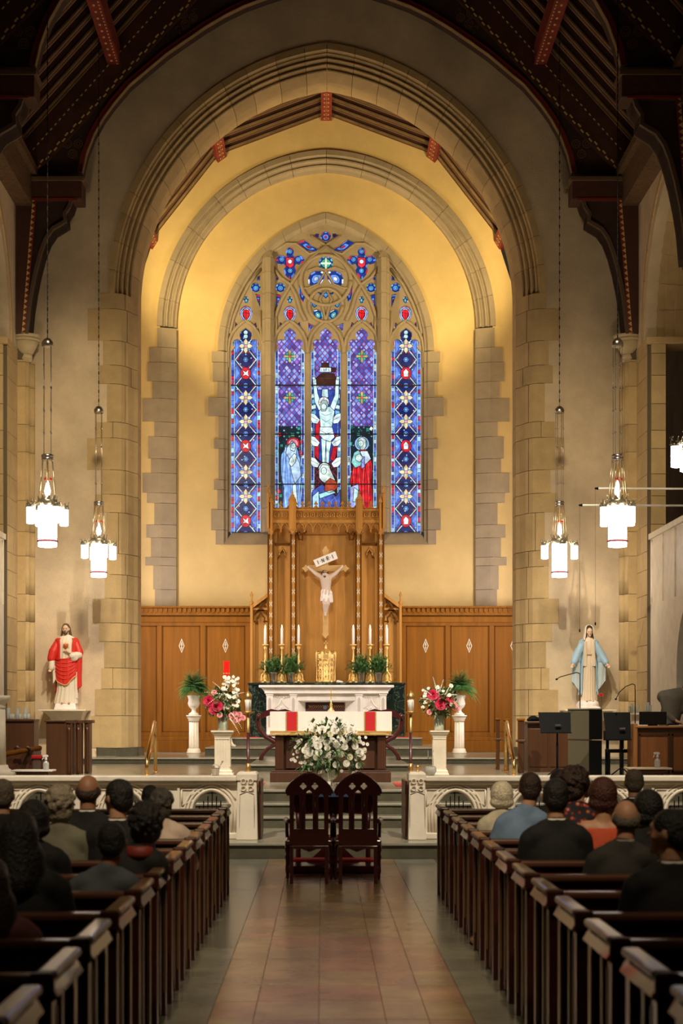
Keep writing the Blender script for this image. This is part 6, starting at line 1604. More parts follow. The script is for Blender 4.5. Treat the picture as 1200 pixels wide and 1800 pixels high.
for a, b in ((1122, 1176), (1180, 1234)):
    aa, bb = X(a, Yd), min(X(b, Yd), 6.83)
    p = obj('panel', MB().box(aa, bb, Yd-.012, Yd, .78, Z(1290, Yd)), mo, t)
    z0, z1 = .78, Z(1290, Yd); k = .03
    obj('bead', MB().box(aa, aa+k, Yd-.03, Yd-.01, z0, z1).box(bb-k, bb, Yd-.03, Yd-.01, z0, z1).box(aa, bb, Yd-.03, Yd-.01, z0, z0+k).box(aa, bb, Yd-.03, Yd-.01, z1-k, z1), M['walnut'], p)
o = thing('screen_monitor', 'flat black monitor standing on the panelled desk', 'monitor', (X(1147, Yd+.2), Yd+.2, zt))
obj('display', MB().box(X(1123, Yd+.2), X(1171, Yd+.2), Yd+.18, Yd+.22, zt+.02, Z(1251, Yd+.2)), M['blackgloss'], o, bevel=.008); obj('foot', MB().box(X(1140, Yd+.2), X(1154, Yd+.2), Yd+.12, Yd+.3, zt, zt+.02), M['black'], o)
o = thing('white_paper', 'small white leaflet on the panelled desk by the grey coated man', 'paper', (X(1187, Yd), Yd, zt), org=False)
obj('sheet', MB().box(-.10, .10, 0, .16, 0, .006).box(-.08, .11, .02, .17, .006, .010), M['white'], o, local=True)
t = thing('keyboard_bench', 'black bench with slim legs between the lectern and panelled desk', 'bench', (X(1092, 29.3), 29.3, .70))
Yb = 30.15
obj('seat', MB().box(X(1066, Yb), X(1111, Yb), Yb-.15, Yb+.2, Z(1323, Yb), Z(1317, Yb)), M['black'], t, bevel=.01); obj('paper_edge', MB().box(X(1093, Yb), X(1110, Yb), Yb-.16, Yb-.1, Z(1317, Yb), Z(1316, Yb)), M['white'], t)
for a in (1068, 1109):
    for b in (-.12, .17): obj('leg', MB().box(X(a, Yb)-.02, X(a, Yb)+.02, Yb+b-.02, Yb+b+.02, .70, Z(1322, Yb)), M['black'], t)
t = thing('keyboard', 'black electric keyboard on a stand behind the right music stand', 'keyboard', (X(1088, 30.6), 30.6, .70))
obj('case', MB().box(X(1064, 30.6), X(1108, 30.6), 30.5, 30.85, 1.32, 1.50), M['black'], t, bevel=.01); obj('stand_leg', MB().box(X(1090, 30.6), X(1096, 30.6), 30.6, 30.7, .70, 1.33).box(X(1066, 30.6), X(1070, 30.6), 30.6, 30.7, .70, 1.33), M['black'], t)
zt = side_table(X(1100, 28), X(1177, 28), 28, 1349, mat('table_top_birch', (.75, .62, .42), .5), 'small pale wooden table with a cloth in front of the panelled desk')
spray(1155, 1347, 28.0, 'clear spray bottle with a white trigger on the pale wooden table').location.z = zt
# shelf with votive glasses under the Mary statue, bracket under the red robed statue
def bracket(px0, px1, bx0, bx1, lab):
    Yw = 37.55; z = Z(1247.5, Yw)
    t = thing('statue_bracket', lab, 'bracket', ((X(px0, Yw)+X(px1, Yw))/2, Yw, z-.25))
    x0, x1, a, b = X(px0, Yw), X(px1, Yw), X(bx0, Yw), X(bx1, Yw)
    obj('shelf', MB().box(x0, x1, 37.15, 37.99, z-.03, z), M['marble'], t, bevel=.006)
    vs = []; n = 7
    for i in range(n+1):
        f = i/n; g = 1-sin(f*pi/2); k = .12*0
        vs += [(a+(x0+.06-a)*g, 37.45-(37.45-37.22)*g, z-.03-.22*f), (b+(x1-.06-b)*g, 37.45-(37.45-37.22)*g, z-.03-.22*f), (b+(x1-.06-b)*g, 37.99, z-.03-.22*f), (a+(x0+.06-a)*g, 37.99, z-.03-.22*f)]
    fs = [(4*i+j, 4*i+(j+1) % 4, 4*i+4+(j+1) % 4, 4*i+4+j) for i in range(n) for j in range(4)]+[(4*n, 4*n+1, 4*n+2, 4*n+3)]
    obj('corbel', MB().add(vs, fs), M['marble'], t)
    return z
zJ = bracket(72, 155, 91, 144, 'cream wall bracket holding the red robed statue')
zM = bracket(988, 1078, 1000, 1065, 'cream wall bracket holding the blue mantled statue')
for i, px in enumerate((1106, 1110.5, 1116, 1121, 1134, 1138.5, 1143)):
    Yv = 34.6
    if i == 0:
        sh = thing('candle_ledge', 'pale ledge for glasses beside the stone shaft on the right', 'shelf', (X(1124, Yv), Yv+.1, .70)); obj('board', MB().box(X(1100, Yv), X(1147, Yv), Yv-.15, Yv+.24, Z(1256, Yv), Z(1253, Yv)), M['marble'], sh); obj('support', MB().box(X(1110, Yv), X(1140, Yv), Yv, Yv+.2, .70, Z(1256, Yv)), M['marble'], sh)
    h = [.14, .2, .13, .16, .15, .22, .16][i]
    vt = thing('candle_glass', ['first', 'second', 'third', 'fourth', 'fifth', 'sixth', 'seventh'][i]+' slim candle glass from the left on the ledge by the right stone shaft', 'candle', (X(px, Yv), Yv, Z(1253, Yv)), 'candle glasses on the right ledge', org=False)
    obj('glass', MB().lathe([(.025, 0), (.028, h), (.024, h), (.021, .01)], (0, 0, 0), 10), M['glassy'], vt, local=True); obj('wax', MB().lathe([(.019, .01), (.019, h*.5), (.004, h*.55)], (0, 0, 0), 8), M['candle'], vt, local=True)
# thin microphone rods reaching in from the right wall
for py, px, Yq, lab in ((858.5, 1045, 33.2, 'upper of the two thin pale rods reaching in from the right'), (888, 1017, 33.6, 'lower of the two thin pale rods reaching in from the right')):
    t = thing('wall_rod', lab, 'rod', (7.0, Yq, Z(py, Yq)), 'thin rods on the right wall')
    z = Z(py, Yq); obj('rod', MB().tube([(X(px+6, Yq), Yq, z), (9.75, Yq, z-.02)], .020, 8), M['candle'], t); obj('tip', MB().tube([(X(px, Yq), Yq, z), (X(px+6, Yq), Yq, z)], [.016, .03], 8), M['black'], t)
for px, y0, y1, Yq, lab in ((1018.5, 888, 1106, 33.6, 'lower black hanging microphone above the blue mantled statue'), (1046, 858.5, 1094, 33.2, 'higher black hanging microphone beside the blue mantled statue')):
    x = X(px, Yq); t = thing('hanging_microphone', lab, 'microphone', (x, Yq, Z(y1, Yq)), 'hanging choir microphones')
    obj('cable', MB().tube([(x, Yq, Z(y1, Yq)), (x, Yq, Z(y0, Yq))], .0028, 4), M['walnut2'], t); obj('capsule', MB().lathe([(.014, 0), (.014, .05), (.005, .07)], (x, Yq, Z(y1, Yq)-.06), 8), M['black'], t)

# ================================================================ PENDANT LANTERNS
def lantern():
    t = thing('pendant_lantern', '', 'lantern', (0, 0, 0), 'pendant lanterns of the nave', org=False)
    G = mat('lantern_metal', (.42, .38, .26), .35, .9)
    s = obj('main_shade', MB().lathe([(.10, 0), (.165, .01), (.165, .74), (.12, .76)], (0, 0, 0), 24), M['shade'], t, local=True)
    mb = MB().lathe([(.170, .09), (.195, .105), (.170, .13)], (0, 0, 0), 24)
    for k in range(16): mb.ell((.175*cos(k*pi/8), .175*sin(k*pi/8), .145), .010, 5, 4)
    for k in range(4): a = k*pi/2+.35; mb.tube([(.168*cos(a), .168*sin(a), .02), (.168*cos(a), .168*sin(a), .76)], .005, 4)
    obj('shade_trim', mb, mat('rose_trim', (.30, .06, .07), .5), s, local=True)
    def crown(mb, cx, cy, r, z0, h, n):
        mb.lathe([(r, z0), (r*1.04, z0+h*.5), (r, z0+h*.55)], (cx, cy, 0), 18)
        for k in range(n):
            a = 2*pi*k/n; mb.add([(cx+r*cos(a-.28), cy+r*sin(a-.28), z0+h*.5), (cx+r*cos(a+.28), cy+r*sin(a+.28), z0+h*.5), (cx+r*1.12*cos(a), cy+r*1.12*sin(a), z0+h)], [(0, 1, 2)]); mb.ell((cx+r*1.12*cos(a), cy+r*1.12*sin(a), z0+h), .012, 5, 4)
        for k in range(10): a = 2*pi*k/10; mb.ell((cx+r*1.03*cos(a), cy+r*1.03*sin(a), z0+h*.25), (.014, .014, .014), 5, 4)
    mb = MB(); crown(mb, 0, 0, .172, .73, .2, 10); obj('crown', mb, G, t, local=True)
    for k in range(4):
        a = 2*pi*k/4; cx, cy = .325*cos(a), .325*sin(a)
        sh = obj('side_shade', MB().lathe([(.05, .40), (.076, .41), (.076, .70), (.05, .71)], (cx, cy, 0), 16), M['shade'], t, local=True)
        mb = MB(); crown(mb, cx, cy, .08, .69, .13, 7); mb.tube([(.17*cos(a), .17*sin(a), .80), (.25*cos(a), .25*sin(a), .74), (cx, cy, .75)], .010, 5); obj('side_crown', mb, G, sh, local=True)
    mb = MB()
    for k in range(6): a = 2*pi*k/6; mb.tube([(.165*cos(a), .165*sin(a), .88), (.14*cos(a), .14*sin(a), 1.15), (.095*cos(a), .095*sin(a), 1.56)], .009, 5)
    obj('cage', mb, mat('bright_brass', (.8, .62, .35), .3, .9), t, local=True)
    obj('top_ring', MB().lathe([(.09, 1.55), (.105, 1.56), (.105, 1.59), (.095, 1.60), (.108, 1.61), (.108, 1.65), (.09, 1.66)], (0, 0, 0), 20), M['silver'], t, local=True)
    obj('inner_cross', MB().box(-.008, .008, -.008, .008, 1.12, 1.48).box(-.05, .05, -.008, .008, 1.37, 1.385), M['gold'], t, local=True)
    rb = mat('red_bead', (.6, .03, .03), .3)
    for q in (-.05, .05): obj('red_bead', MB().ell((q, -.03, 1.22), .03, 8, 6), rb, t, local=True)
    obj('candle_bulb', MB().lathe([(.02, .90), (.05, .96), (.055, 1.02), (.03, 1.12), (.02, 1.16), (.005, 1.2)], (0, 0, 0), 12), M['shade'], t, local=True)
    for k in range(4):
        a = k*pi/2+.3; x, y = .088*cos(a), .088*sin(a); mb = MB(); mb.tube([(x, y, 1.64), (x, y, 3.62)], .0055, 5)
        for j in range(4): mb.lathe([(.008, -.02), (.02, 0), (.008, .02)], (x, y, 2.05+j*.4), 6)
        obj('chain', mb, M['silver'], t, local=True)
    obj('canopy_disc', MB().lathe([(.095, 3.58), (.105, 3.60), (.105, 3.66), (.06, 3.72), (.02, 3.74)], (0, 0, 0), 20), M['silver'], t, local=True)
    mb = MB()
    for j in range(90): mb.ell((0, 0, 3.76+j*.1), (.014 if j % 2 else .006, .006 if j % 2 else .014, .055), 5, 4)
    obj('long_chain', mb, M['black'], t, local=True)
    return t
ln = lantern()
LP = [(X(83.5, 29.5), 29.5, Z(962, 29.5), 'larger and nearer of the two lit lanterns on the left'), (X(173.5, 36), 36.0, Z(1015, 36), 'smaller and farther of the two lit lanterns on the left'),
      (X(983, 36), 36.0, Z(1015, 36), 'smallest lit lantern on the right, hanging against the stone arch pier'), (X(1085, 29.5), 29.5, Z(962, 29.5), 'lit lantern above the two thin rods on the right'),
      (X(1225, 23), 23.0, Z(874, 23), 'lit lantern cut off by the right edge of the picture')]
for i, (x, y, z, lab) in enumerate(LP):
    c = ln if i == 0 else copy_tree(ln)
    c.location = (x, y, z); c['label'] = lab
    c.rotation_euler = (0, 0, [.61, .50, .04, .62, .3][i])

# ================================================================ STATUES
def secf(secs):
    def f(z):
        for a, b in zip(secs, secs[1:]):
            if z <= b[0]:
                t = max(0, (z-a[0])/(b[0]-a[0])); t = t*t*(3-2*t)
                return [a[i]+(b[i]-a[i])*t for i in range(1, 5)]
        return list(secs[-1][1:])
    return f
def drape(mb, f, th0, th1, zlo, zhi, nf, amp, sc=1.0, nu=64, nv=22, ph=0, flare=0):
    def F(u, v):
        th = th0+(th1-th0)*u; a = zlo(th) if callable(zlo) else zlo; b = zhi(th) if callable(zhi) else zhi
        z = a+(b-a)*v; cx, cy, rx_, ry_ = f(z)
        k = sc+amp*(1-.55*v)*(sin(nf*th+ph+2.2*v*sin(th))+.45*sin(nf*2.3*th+1.3))+flare*(1-v)**2
        return (cx+rx_*k*cos(th), cy+ry_*k*sin(th), z)
    mb.grid(F, nu, nv, abs(th1-th0-2*pi) < 1e-3)
    return mb
def solid(o, t=.012):
    m = o.modifiers.new('solid', 'SOLIDIFY'); m.thickness = t; m.offset = 0; return o
def hand(mb, p, d, s=1.0, side=1, curl=.3, up=(0, 0, 1)):
    p = Vector(p); d = Vector(d).normalized(); n = d.cross(Vector(up))
    if n.length < .1: n = Vector((1, 0, 0))
    n.normalize(); m = n.cross(d).normalized()
    mb.cap(p, p+d*.07*s, .030*s, .034*s, 8)
    for k in range(4):
        b = p+d*.085*s+n*(k-1.5)*.020*s; L = (.060, .072, .068, .052)[k]*s
        q = b+d*L*.55-m*curl*L*.3; r = q+d*L*.45-m*curl*L*.6
        mb.cap(b-d*.02*s, q, .0098*s, .009*s, 6); mb.cap(q, r, .009*s, .0075*s, 6)
    b = p+d*.02*s+n*side*.030*s; q = b+(d+n*side*.9).normalized()*.045*s; mb.cap(b, q, .012*s, .010*s, 6); mb.cap(q, q+(d*1.2+n*side*.2).normalized()*.032*s, .010*s, .008*s, 6)
def headmb(mb, c, s=1.0, yaw=0, tilt=0):
    T = Matrix.Translation(Vector(c)) @ Matrix.Rotation(yaw, 4, 'Z') @ Matrix.Rotation(tilt, 4, 'X') @ Matrix.Scale(s, 4)
    o = mb.T; mb.T = T if o is None else o @ T
    mb.ell((0, 0, 0), (.076, .094, .100), 16, 12); mb.ell((0, -.042, -.060), (.054, .050, .060), 12, 8); mb.ell((0, -.085, -.100), (.022, .016, .018), 8, 6)
    mb.ell((0, -.075, .028), (.052, .024, .020), 10, 6)
    mb.cap((0, -.092, .006), (0, -.108, -.022), .009, .013, 8); mb.ell((0, -.088, -.056), (.022, .012, .008), 8, 6)
    for q in (-1, 1):
        mb.ell((q*.080, .008, -.012), (.012, .022, .032), 8, 6); mb.ell((q*.046, -.060, -.028), (.022, .020, .022), 8, 6)
        mb.cap((q*.018, -.094, .020), (q*.044, -.084, .020), .006, .005, 6)
    mb.T = o
def faceparts(parent, c, s, yaw, tilt, lip=(.5, .16, .12)):
    T = Matrix.Translation(Vector(c)) @ Matrix.Rotation(yaw, 4, 'Z') @ Matrix.Rotation(tilt, 4, 'X') @ Matrix.Scale(s, 4)
    e = MB(); e.T = T
    for q in (-1, 1): e.ell((q*.030, -.0865, .002), (.0095, .0055, .0042), 8, 6)
    eo = obj('eyes', e, mat('eye_dark', (.05, .03, .02), .3), parent, local=True)
    m = MB(); m.T = T; m.ell((0, -.098, -.056), (.020, .005, .0055), 8, 6); obj('lips', m, mat('lips', lip, .5), parent, local=True)
zb = Z(1247.5, 37.55)
# --- red robed statue with a heart
t = thing('sacred_statue', 'painted statue of a bearded man in a red mantle with a heart on his chest', 'statue', (X(117, 37.5), 37.55, zb), org=False)
obj('base', MB().frus(-.27, .24, -.20, .2, 0, .14, .03, .03), M['altar_marble'], t, local=True, bevel=.015)
T0 = .14; H_ = 1.82
sec = secf([(T0, -.02, 0, .26, .17), (T0+.35, 0, 0, .22, .16), (T0+.75, 0, 0, .215, .16), (T0+1.05, 0, 0, .20, .15), (T0+1.30, 0, 0, .20, .14), (T0+1.45, 0, 0, .215, .12), (T0+1.52, 0, 0, .15, .09), (T0+1.57, 0, 0, .07, .065)])
mb = drape(MB(), sec, 0, 2*pi, T0, T0+1.56, 15, .055, 1, 110, 26)
wr = mat('statue_white', (.80, .70, .55), .55)
obj('robe', mb, wr, t, local=True)
rm = mat('statue_red', (.68, .028, .015), .5); tr = mat('gold_trim_paint', (.80, .42, .16), .5)
def hem(th):
    c = cos(th); return T0+.42+.30*max(0, c-.1)+.16*max(0, -c)**2-(.13 if abs(c+.15) < .3 else 0)*0
mb = drape(MB(), sec, -pi*1.06, pi*.06, hem, lambda th: T0+1.02+.10*cos(th), 8, .05, 1.20, 96, 26, 1.0)
for k in range(6):
    za = T0+1.02-.045*k; dp = .03+.035*k; pts = []
    for i in range(13):
        u = i/12; th = -pi*.96+u*pi*.88; z = za+.05*u-dp*sin(pi*u)*1.3
        cx, cy, a_, b_ = sec(z); pts.append((cx+a_*1.205*cos(th), cy+b_*1.215*sin(th), z))
    mb.tube(pts, [.003]+[.012]*11+[.003], 6)
m1 = solid(obj('mantle_skirt', mb, rm, t, local=True))
mb = MB()
pts = []
for i in range(41):
    th = -pi*1.06+i/40*pi*1.12; cx, cy, a_, b_ = sec(hem(th)); k = 1.225+.05*(sin(8*th+1)+.45*sin(18.4*th+1.3)); pts.append((cx+a_*k*cos(th), cy+b_*k*sin(th), hem(th)))
mb.tube(pts, .012, 6); obj('gold_hem', mb, tr, m1, local=True)
mb = drape(MB(), sec, 0, pi, T0+.25, T0+1.47, 9, .03, 1.16, 48, 20)
solid(obj('mantle_back', mb, rm, t, local=True))
for s, lo in ((-1, T0+.98), (1, T0+.92)):
    a, b = (pi*.98, pi*1.30) if s < 0 else (-pi*.30, pi*.02)
    mb = drape(MB(), sec, a, b, lo, T0+1.48, 8, .02, 1.18, 20, 18); o = solid(obj('mantle_side', mb, rm, t, local=True), .03)
mb = MB(); mb.cap((-.20, .0, T0+1.40), (-.30, -.04, T0+1.18), .085, .11, 12); mb.cap((-.30, -.04, T0+1.18), (-.34, -.06, T0+1.02), .11, .10, 12); mb.cap((.20, .0, T0+1.40), (.285, -.04, T0+1.15), .085, .10, 12); mb.cap((.285, -.04, T0+1.15), (.30, -.05, T0+.95), .09, .05, 12)
remesh(obj('mantle_sleeve', mb, rm, t, local=True), .014)
for s in (1,):
    mb = MB(); f2 = secf([(T0+.28, .27, -.02, .07, .06), (T0+.6, .26, -.02, .075, .07), (T0+1.0, .27, -.03, .08, .07)])
    drape(mb, f2, 0, 2*pi, lambda th: T0+.34+.06*cos(th), T0+1.02, 7, .10, 1, 40, 14); obj('mantle_fall', mb, rm, t, local=True)
    mb = drape(MB(), secf([(T0+.12, .22, -.04, .035, .04), (T0+.9, .20, -.07, .045, .05)]), 0, 2*pi, T0+.12, T0+.72, 5, .2, 1, 24, 10); obj('white_lining', mb, wr, t, local=True)
mb = MB(); mb.cap((-.33, -.05, T0+1.04), (-.33, -.10, T0+.84), .075, .07, 12); mb.ell((-.33, -.10, T0+.83), (.075, .07, .09), 10, 8)
mb.cap((.28, -.08, T0+1.10), (.14, -.16, T0+1.08), .09, .075, 12); mb.ell((.18, -.14, T0+1.05), (.11, .06, .10), 12, 8)
remesh(obj('white_sleeve', mb, wr, t, local=True), .013)
mb = drape(MB(), secf([(T0+.5, -.27, -.03, .05, .05), (T0+.9, -.29, -.03, .06, .05)]), 0, 2*pi, lambda th: T0+.50+.08*cos(th), T0+.86, 5, .18, 1, 24, 10); obj('sleeve_lining', mb, wr, t, local=True)
body = MB(); c = (-.02, -.03, T0+1.70)
headmb(body, c, 1.0, -.08, .16); body.cap((0, 0, T0+1.50), (-.01, -.01, T0+1.62), .06, .055); body.cap((0, 0, T0+.3), (0, 0, T0+1.45), .10, .10, 10)
body.cap((.16, 0, T0+1.40), (.24, -.04, T0+1.12), .045, .04); body.cap((.24, -.04, T0+1.12), (.10, -.20, T0+1.15), .04, .028); hand(body, (.08, -.205, T0+1.16), (-.75, -.05, .5), .95, 1, .2)
body.cap((-.16, 0, T0+1.40), (-.28, -.03, T0+1.12), .045, .04); body.cap((-.28, -.03, T0+1.12), (-.33, -.12, T0+.86), .04, .028); hand(body, (-.335, -.125, T0+.84), (-.2, -.35, -.8), .95, -1, .3, (0, 1, 0))
for q in (-1, 1):
    body.cap((q*.07, 0, T0+.5), (q*.07, -.05, T0+.06), .06, .035); body.cap((q*.07, -.08, T0+.03), (q*.08, -.20, T0+.02), .035, .028)
remesh(obj('body', body, M['marbleskin'], t, local=True), .0085, 2)
faceparts(t, c, 1.0, -.08, .16)
mb = MB(); hb = mat('statue_hair', (.10, .045, .018), .6)
mb.ell((-.02, .0, T0+1.735), (.090, .098, .092), 16, 12); mb.ell((-.02, .04, T0+1.66), (.088, .065, .11), 12, 10)
for q in (-1, 1):
    for k in range(3): mb.cap((-.02+q*.080, -.01+.02*k, T0+1.72), (-.02+q*(.092+.01*k), -.01+.02*k, T0+1.55), .022, .020, 8)
o = remesh(obj('hair', mb, hb, t, local=True), .009, 2)
mb = MB(); T = Matrix.Translation(Vector(c)) @ Matrix.Rotation(-.08, 4, 'Z') @ Matrix.Rotation(.16, 4, 'X'); mb.T = T
mb.ell((0, -.078, -.098), (.038, .026, .040), 10, 8); mb.cap((-.02, -.100, -.042), (.02, -.100, -.042), .007, .007, 6)
for q in (-1, 1): mb.cap((q*.052, -.045, -.05), (q*.030, -.078, -.092), .016, .018, 6); mb.cap((q*.015, -.097, .024), (q*.045, -.088, .022), .005, .004, 6)
obj('beard', mb, hb, t, local=True)
mb = MB(); hx, hz = .0, T0+1.30; y0 = -.17
mb.ell((hx-.022, y0, hz+.015), (.033, .03, .035), 10, 8); mb.ell((hx+.022, y0, hz+.015), (.033, .03, .035), 10, 8); mb.lathe([(.006, -.06), (.03, -.02), (.045, .01), (.03, .03)], (hx, y0, hz), 12)
ht = obj('heart', mb, mat('painted_heart', (.55, .10, .02), .45), t, local=True)
mb = MB()
for k in range(14): a = 2*pi*k/14; mb.cap((hx+.05*cos(a), y0+.02, hz+.055*sin(a)), (hx+.085*cos(a), y0+.025, hz+.09*sin(a)), .007, .003, 5)
mb.cap((hx, y0, hz+.04), (hx, y0, hz+.09), .016, .005); obj('golden_rays', mb, M['gold'], ht, local=True)
# --- statue in white gown and blue mantle
t = thing('marian_statue', 'painted statue of a veiled woman in cream gown and pale blue mantle with open hands', 'statue', (X(1035, 37.5), 37.55, zb), org=False)
remesh(obj('base', MB().ell((-.02, 0, .10), (.27, .2, .15), 14, 10).box(-.26, .24, -.2, .2, 0, .06).ell((.1, -.1, .14), (.12, .1, .08), 10, 8).ell((-.15, -.08, .13), (.12, .1, .09), 10, 8), M['altar_marble'], t, local=True), .02)
T0 = .21
sec = secf([(T0, .0, 0, .19, .15), (T0+.3, 0, 0, .165, .14), (T0+.8, -.0, 0, .15, .13), (T0+1.04, 0, 0, .115, .10), (T0+1.2, 0, 0, .14, .115), (T0+1.34, 0, 0, .17, .10), (T0+1.40, 0, 0, .12, .08), (T0+1.44, 0, 0, .05, .05)])
mb = drape(MB(), sec, 0, 2*pi, T0, T0+1.43, 19, .05, 1, 110, 26); gw = mat('statue_cream_gown', (.80, .66, .47), .55)
g_ = obj('gown', mb, gw, t, local=True)
obj('girdle', MB().lathe([(.122, T0+1.03), (.126, T0+1.045), (.122, T0+1.06)], (0, 0, 0), 20), mat('girdle', (.6, .42, .22), .5), g_, local=True)
bl = mat('statue_blue', (.36, .55, .70), .55)
mb = drape(MB(), sec, -pi*.22, pi*1.22, T0+.12, T0+1.40, 9, .05, 1.28, 80, 24); solid(obj('mantle_back', mb, bl, t, local=True))
mb = MB()
for q in (-1, 1):
    el = (q*.28, -.04, T0+1.02); hd = (q*.36, -.16, T0+.86)
    mb.cap((q*.13, 0, T0+1.32), el, .08, .10, 12); mb.cap(el, hd, .10, .075, 12); mb.ell((q*.26, -.05, T0+.93), (.09, .08, .12), 10, 8)
remesh(obj('mantle_sleeves', mb, bl, t, local=True), .014)
for q in (-1, 1):
    f2 = secf([(T0+.1, q*.20, -.01, .10, .05), (T0+.45, q*.29, -.03, .10, .05), (T0+.85, q*.29, -.06, .09, .06)])
    mb = drape(MB(), f2, 0, 2*pi, lambda th: T0+(.30 if q > 0 else .22)-.22*(-q*cos(th)), T0+.95, 6, .13, 1, 44, 16)
    obj('mantle_fall', mb, mat('statue_pale_blue', (.55, .66, .68), .55) , t, local=True)
    mb = drape(MB(), secf([(T0+.7, q*.10, -.09, .05, .04), (T0+1.3, q*.09, -.10, .035, .03)]), 0, 2*pi, T0+.78, T0+1.34, 5, .15, 1, 24, 12); obj('lapel', mb, gw, t, local=True)
body = MB(); c = (.01, -.03, T0+1.565)
headmb(body, c, .90, .06, .14); body.cap((0, 0, T0+1.38), (0, -.01, T0+1.50), .045, .045); body.cap((0, 0, T0+.3), (0, 0, T0+1.33), .08, .085, 10)
for q in (-1, 1):
    body.cap((q*.14, 0, T0+1.30), (q*.27, -.04, T0+1.03), .04, .035); body.cap((q*.27, -.04, T0+1.03), (q*.37, -.17, T0+.86), .035, .026); hand(body, (q*.375, -.18, T0+.85), (q*.35, -.45, -.75), .95, -q, .1, (0, 1, 0))
    body.cap((q*.06, 0, T0+.4), (q*.06, -.05, T0+.04), .05, .03); body.cap((q*.06, -.1, T0+.0), (q*.07, -.17, T0-.01), .03, .024)
remesh(obj('body', body, mat('statue_flesh', (.78, .55, .38), .5), t, local=True), .0085, 2)
faceparts(t, c, .90, .06, .14)
mb = MB(); mb.ell((.01, .0, T0+1.585), (.080, .088, .088), 14, 10); 
for q in (-1, 1): mb.cap((.01+q*.070, -.035, T0+1.59), (.01+q*.066, -.03, T0+1.47), .016, .014)
remesh(obj('hair', mb, mat('statue_dark_hair', (.07, .03, .015), .6), t, local=True), .008, 2)
mb = MB()
def F(u, v):
    th = -pi*.22+pi*1.44*u; z = T0+1.36+.36*v; k = 1-.0*v
    if v > .75: k = sqrt(max(0, 1-((v-.75)/.25)**2))*1.0
    r = .095+.055*(1-v)**2; return (.01+r*k*cos(th)*(1.0), .005+r*1.05*k*sin(th), z)
mb.grid(F, 40, 18); solid(obj('veil', mb, mat('veil_white', (.85, .78, .66), .6), t, local=True), .014)
mb = MB(); mb.tube([(.235, -.2, .0), (.235, -.21, .22), (.225, -.22, .34)], .006, 5)
for k in range(4): leafblade(mb, (.235, -.21, .18+.03*k), (1 if k % 2 else -1, -.3, .3), .07, .02)
o = thing('red_rose', 'single red rose with stem propped on the bracket at the statue base', 'flower', (X(1035, 37.5), 37.42, zb), org=False)
obj('stem', mb, M['leafdark'], o, local=True); mr_ = mesh_of('rose_head', rosette(.045, 5, 3, .9), M['red']); q = bpy.data.objects.new('rose_head', mr_); COL.objects.link(q); q.parent = o; q.location = (.222, -.22, .33); q.rotation_euler = (.9, 0, 0)

# ================================================================ BRIDAL CHAIRS AND PRIE-DIEU
def gothic_chair(x, y, lab):
    t = thing('gothic_chair', lab, 'chair', (x, y, 0), 'gothic chairs in the aisle', org=False)
    hw = .205; CR = [(-.228, .985), (-.208, 1.022), (-.175, 1.062), (-.13, 1.098), (-.085, 1.126), (-.04, 1.149), (0, 1.163)]
    out = [(-hw, .40), (-hw, .93), (-.235, .93), (-.235, .95)]+CR+[(-p[0], p[1]) for p in CR[::-1][1:]]+[(.235, .95), (.235, .93), (hw, .93), (hw, .40)]
    hs = [arch_poly(.030, .58, .90, .05, 5, c) if c else arch_poly(.038, .58, .93, .06, 5, c) for c in (-.128, 0, .128)]
    def quat(cx, cz, r):
        return [(cx+r*(1+.45*abs(cos(2*a)))*cos(a)*.8, cz+r*(1+.45*abs(cos(2*a)))*sin(a)*.8) for a in [2*pi*i/24 for i in range(24)]]
    hs += [quat(-.045, 1.035, .028), quat(.072, 1.035, .028)]
    if 1: hs[-2] = quat(-.062, 1.03, .03); hs[-1] = quat(.062, 1.03, .03)
    obj('backrest', MB().prism(out, -.02, .02, holes=hs), M['mahog'], t, local=True, bevel=.004)
    mb = MB(); e = [(-.235, .95)]+CR+[(-p[0], p[1]) for p in CR[::-1][1:]]+[(.235, .95)]
    mb.tube([(p[0], 0, p[1]) for p in e], .022, 8); obj('crest_rail', mb, M['mahog'], t, local=True)
    for c in (-.064, .064): obj('slat', MB().tube([(c, -.022, .58), (c, -.022, .92)], .010, 6), M['mahog'], t, local=True)
    obj('seat', MB().box(-.24, .24, .02, .50, .41, .46), M['mahog'], t, local=True, bevel=.01)
    obj('cushion', MB().box(-.22, .22, .04, .48, .46, .49), M['red'], t, local=True, bevel=.012)
    obj('apron', MB().prism([(-.22, .41), (.22, .41), (.22, .36), (.10, .34), (0, .30), (-.10, .34), (-.22, .36)], .46, .49).prism([(-.19, .44), (.19, .44), (.19, .37), (-.19, .37)], -.01, .02), M['mahog'], t, local=True)
    for s in (-1, 1):
        obj('leg', MB().box(s*.185-.02, s*.185+.02, -.02, .02, 0, .42), M['mahog'], t, local=True, bevel=.004)
        obj('leg', MB().lathe([(.012, 0), (.02, .03), (.016, .06), (.026, .09), (.02, .2), (.03, .25), (.018, .28), (.03, .32), (.028, .42)], (s*.235, .46, 0), 10), M['mahog'], t, local=True)
        obj('armrest', MB().tube([(s*.20, .0, .66), (s*.23, .2, .65), (s*.25, .42, .66), (s*.26, .48, .65)], .022, 8).tube([(s*.245, .44, .65), (s*.24, .46, .46)], .018, 8), M['mahog'], t, local=True)
        obj('stretcher', MB().box(s*.21-.012, s*.21+.012, .0, .46, .14, .17), M['mahog'], t, local=True)
    return t
Yg = 17.36
g1 = gothic_chair(X(543, Yg), Yg, 'dark gothic chair with a pierced pointed back, the one left of centre in the aisle')
copy_tree(g1, None, (X(629, Yg), Yg, 0), 'dark gothic chair with a pierced pointed back, the one right of centre in the aisle')
Yp = 18.9; xc = X(585.5, Yp)
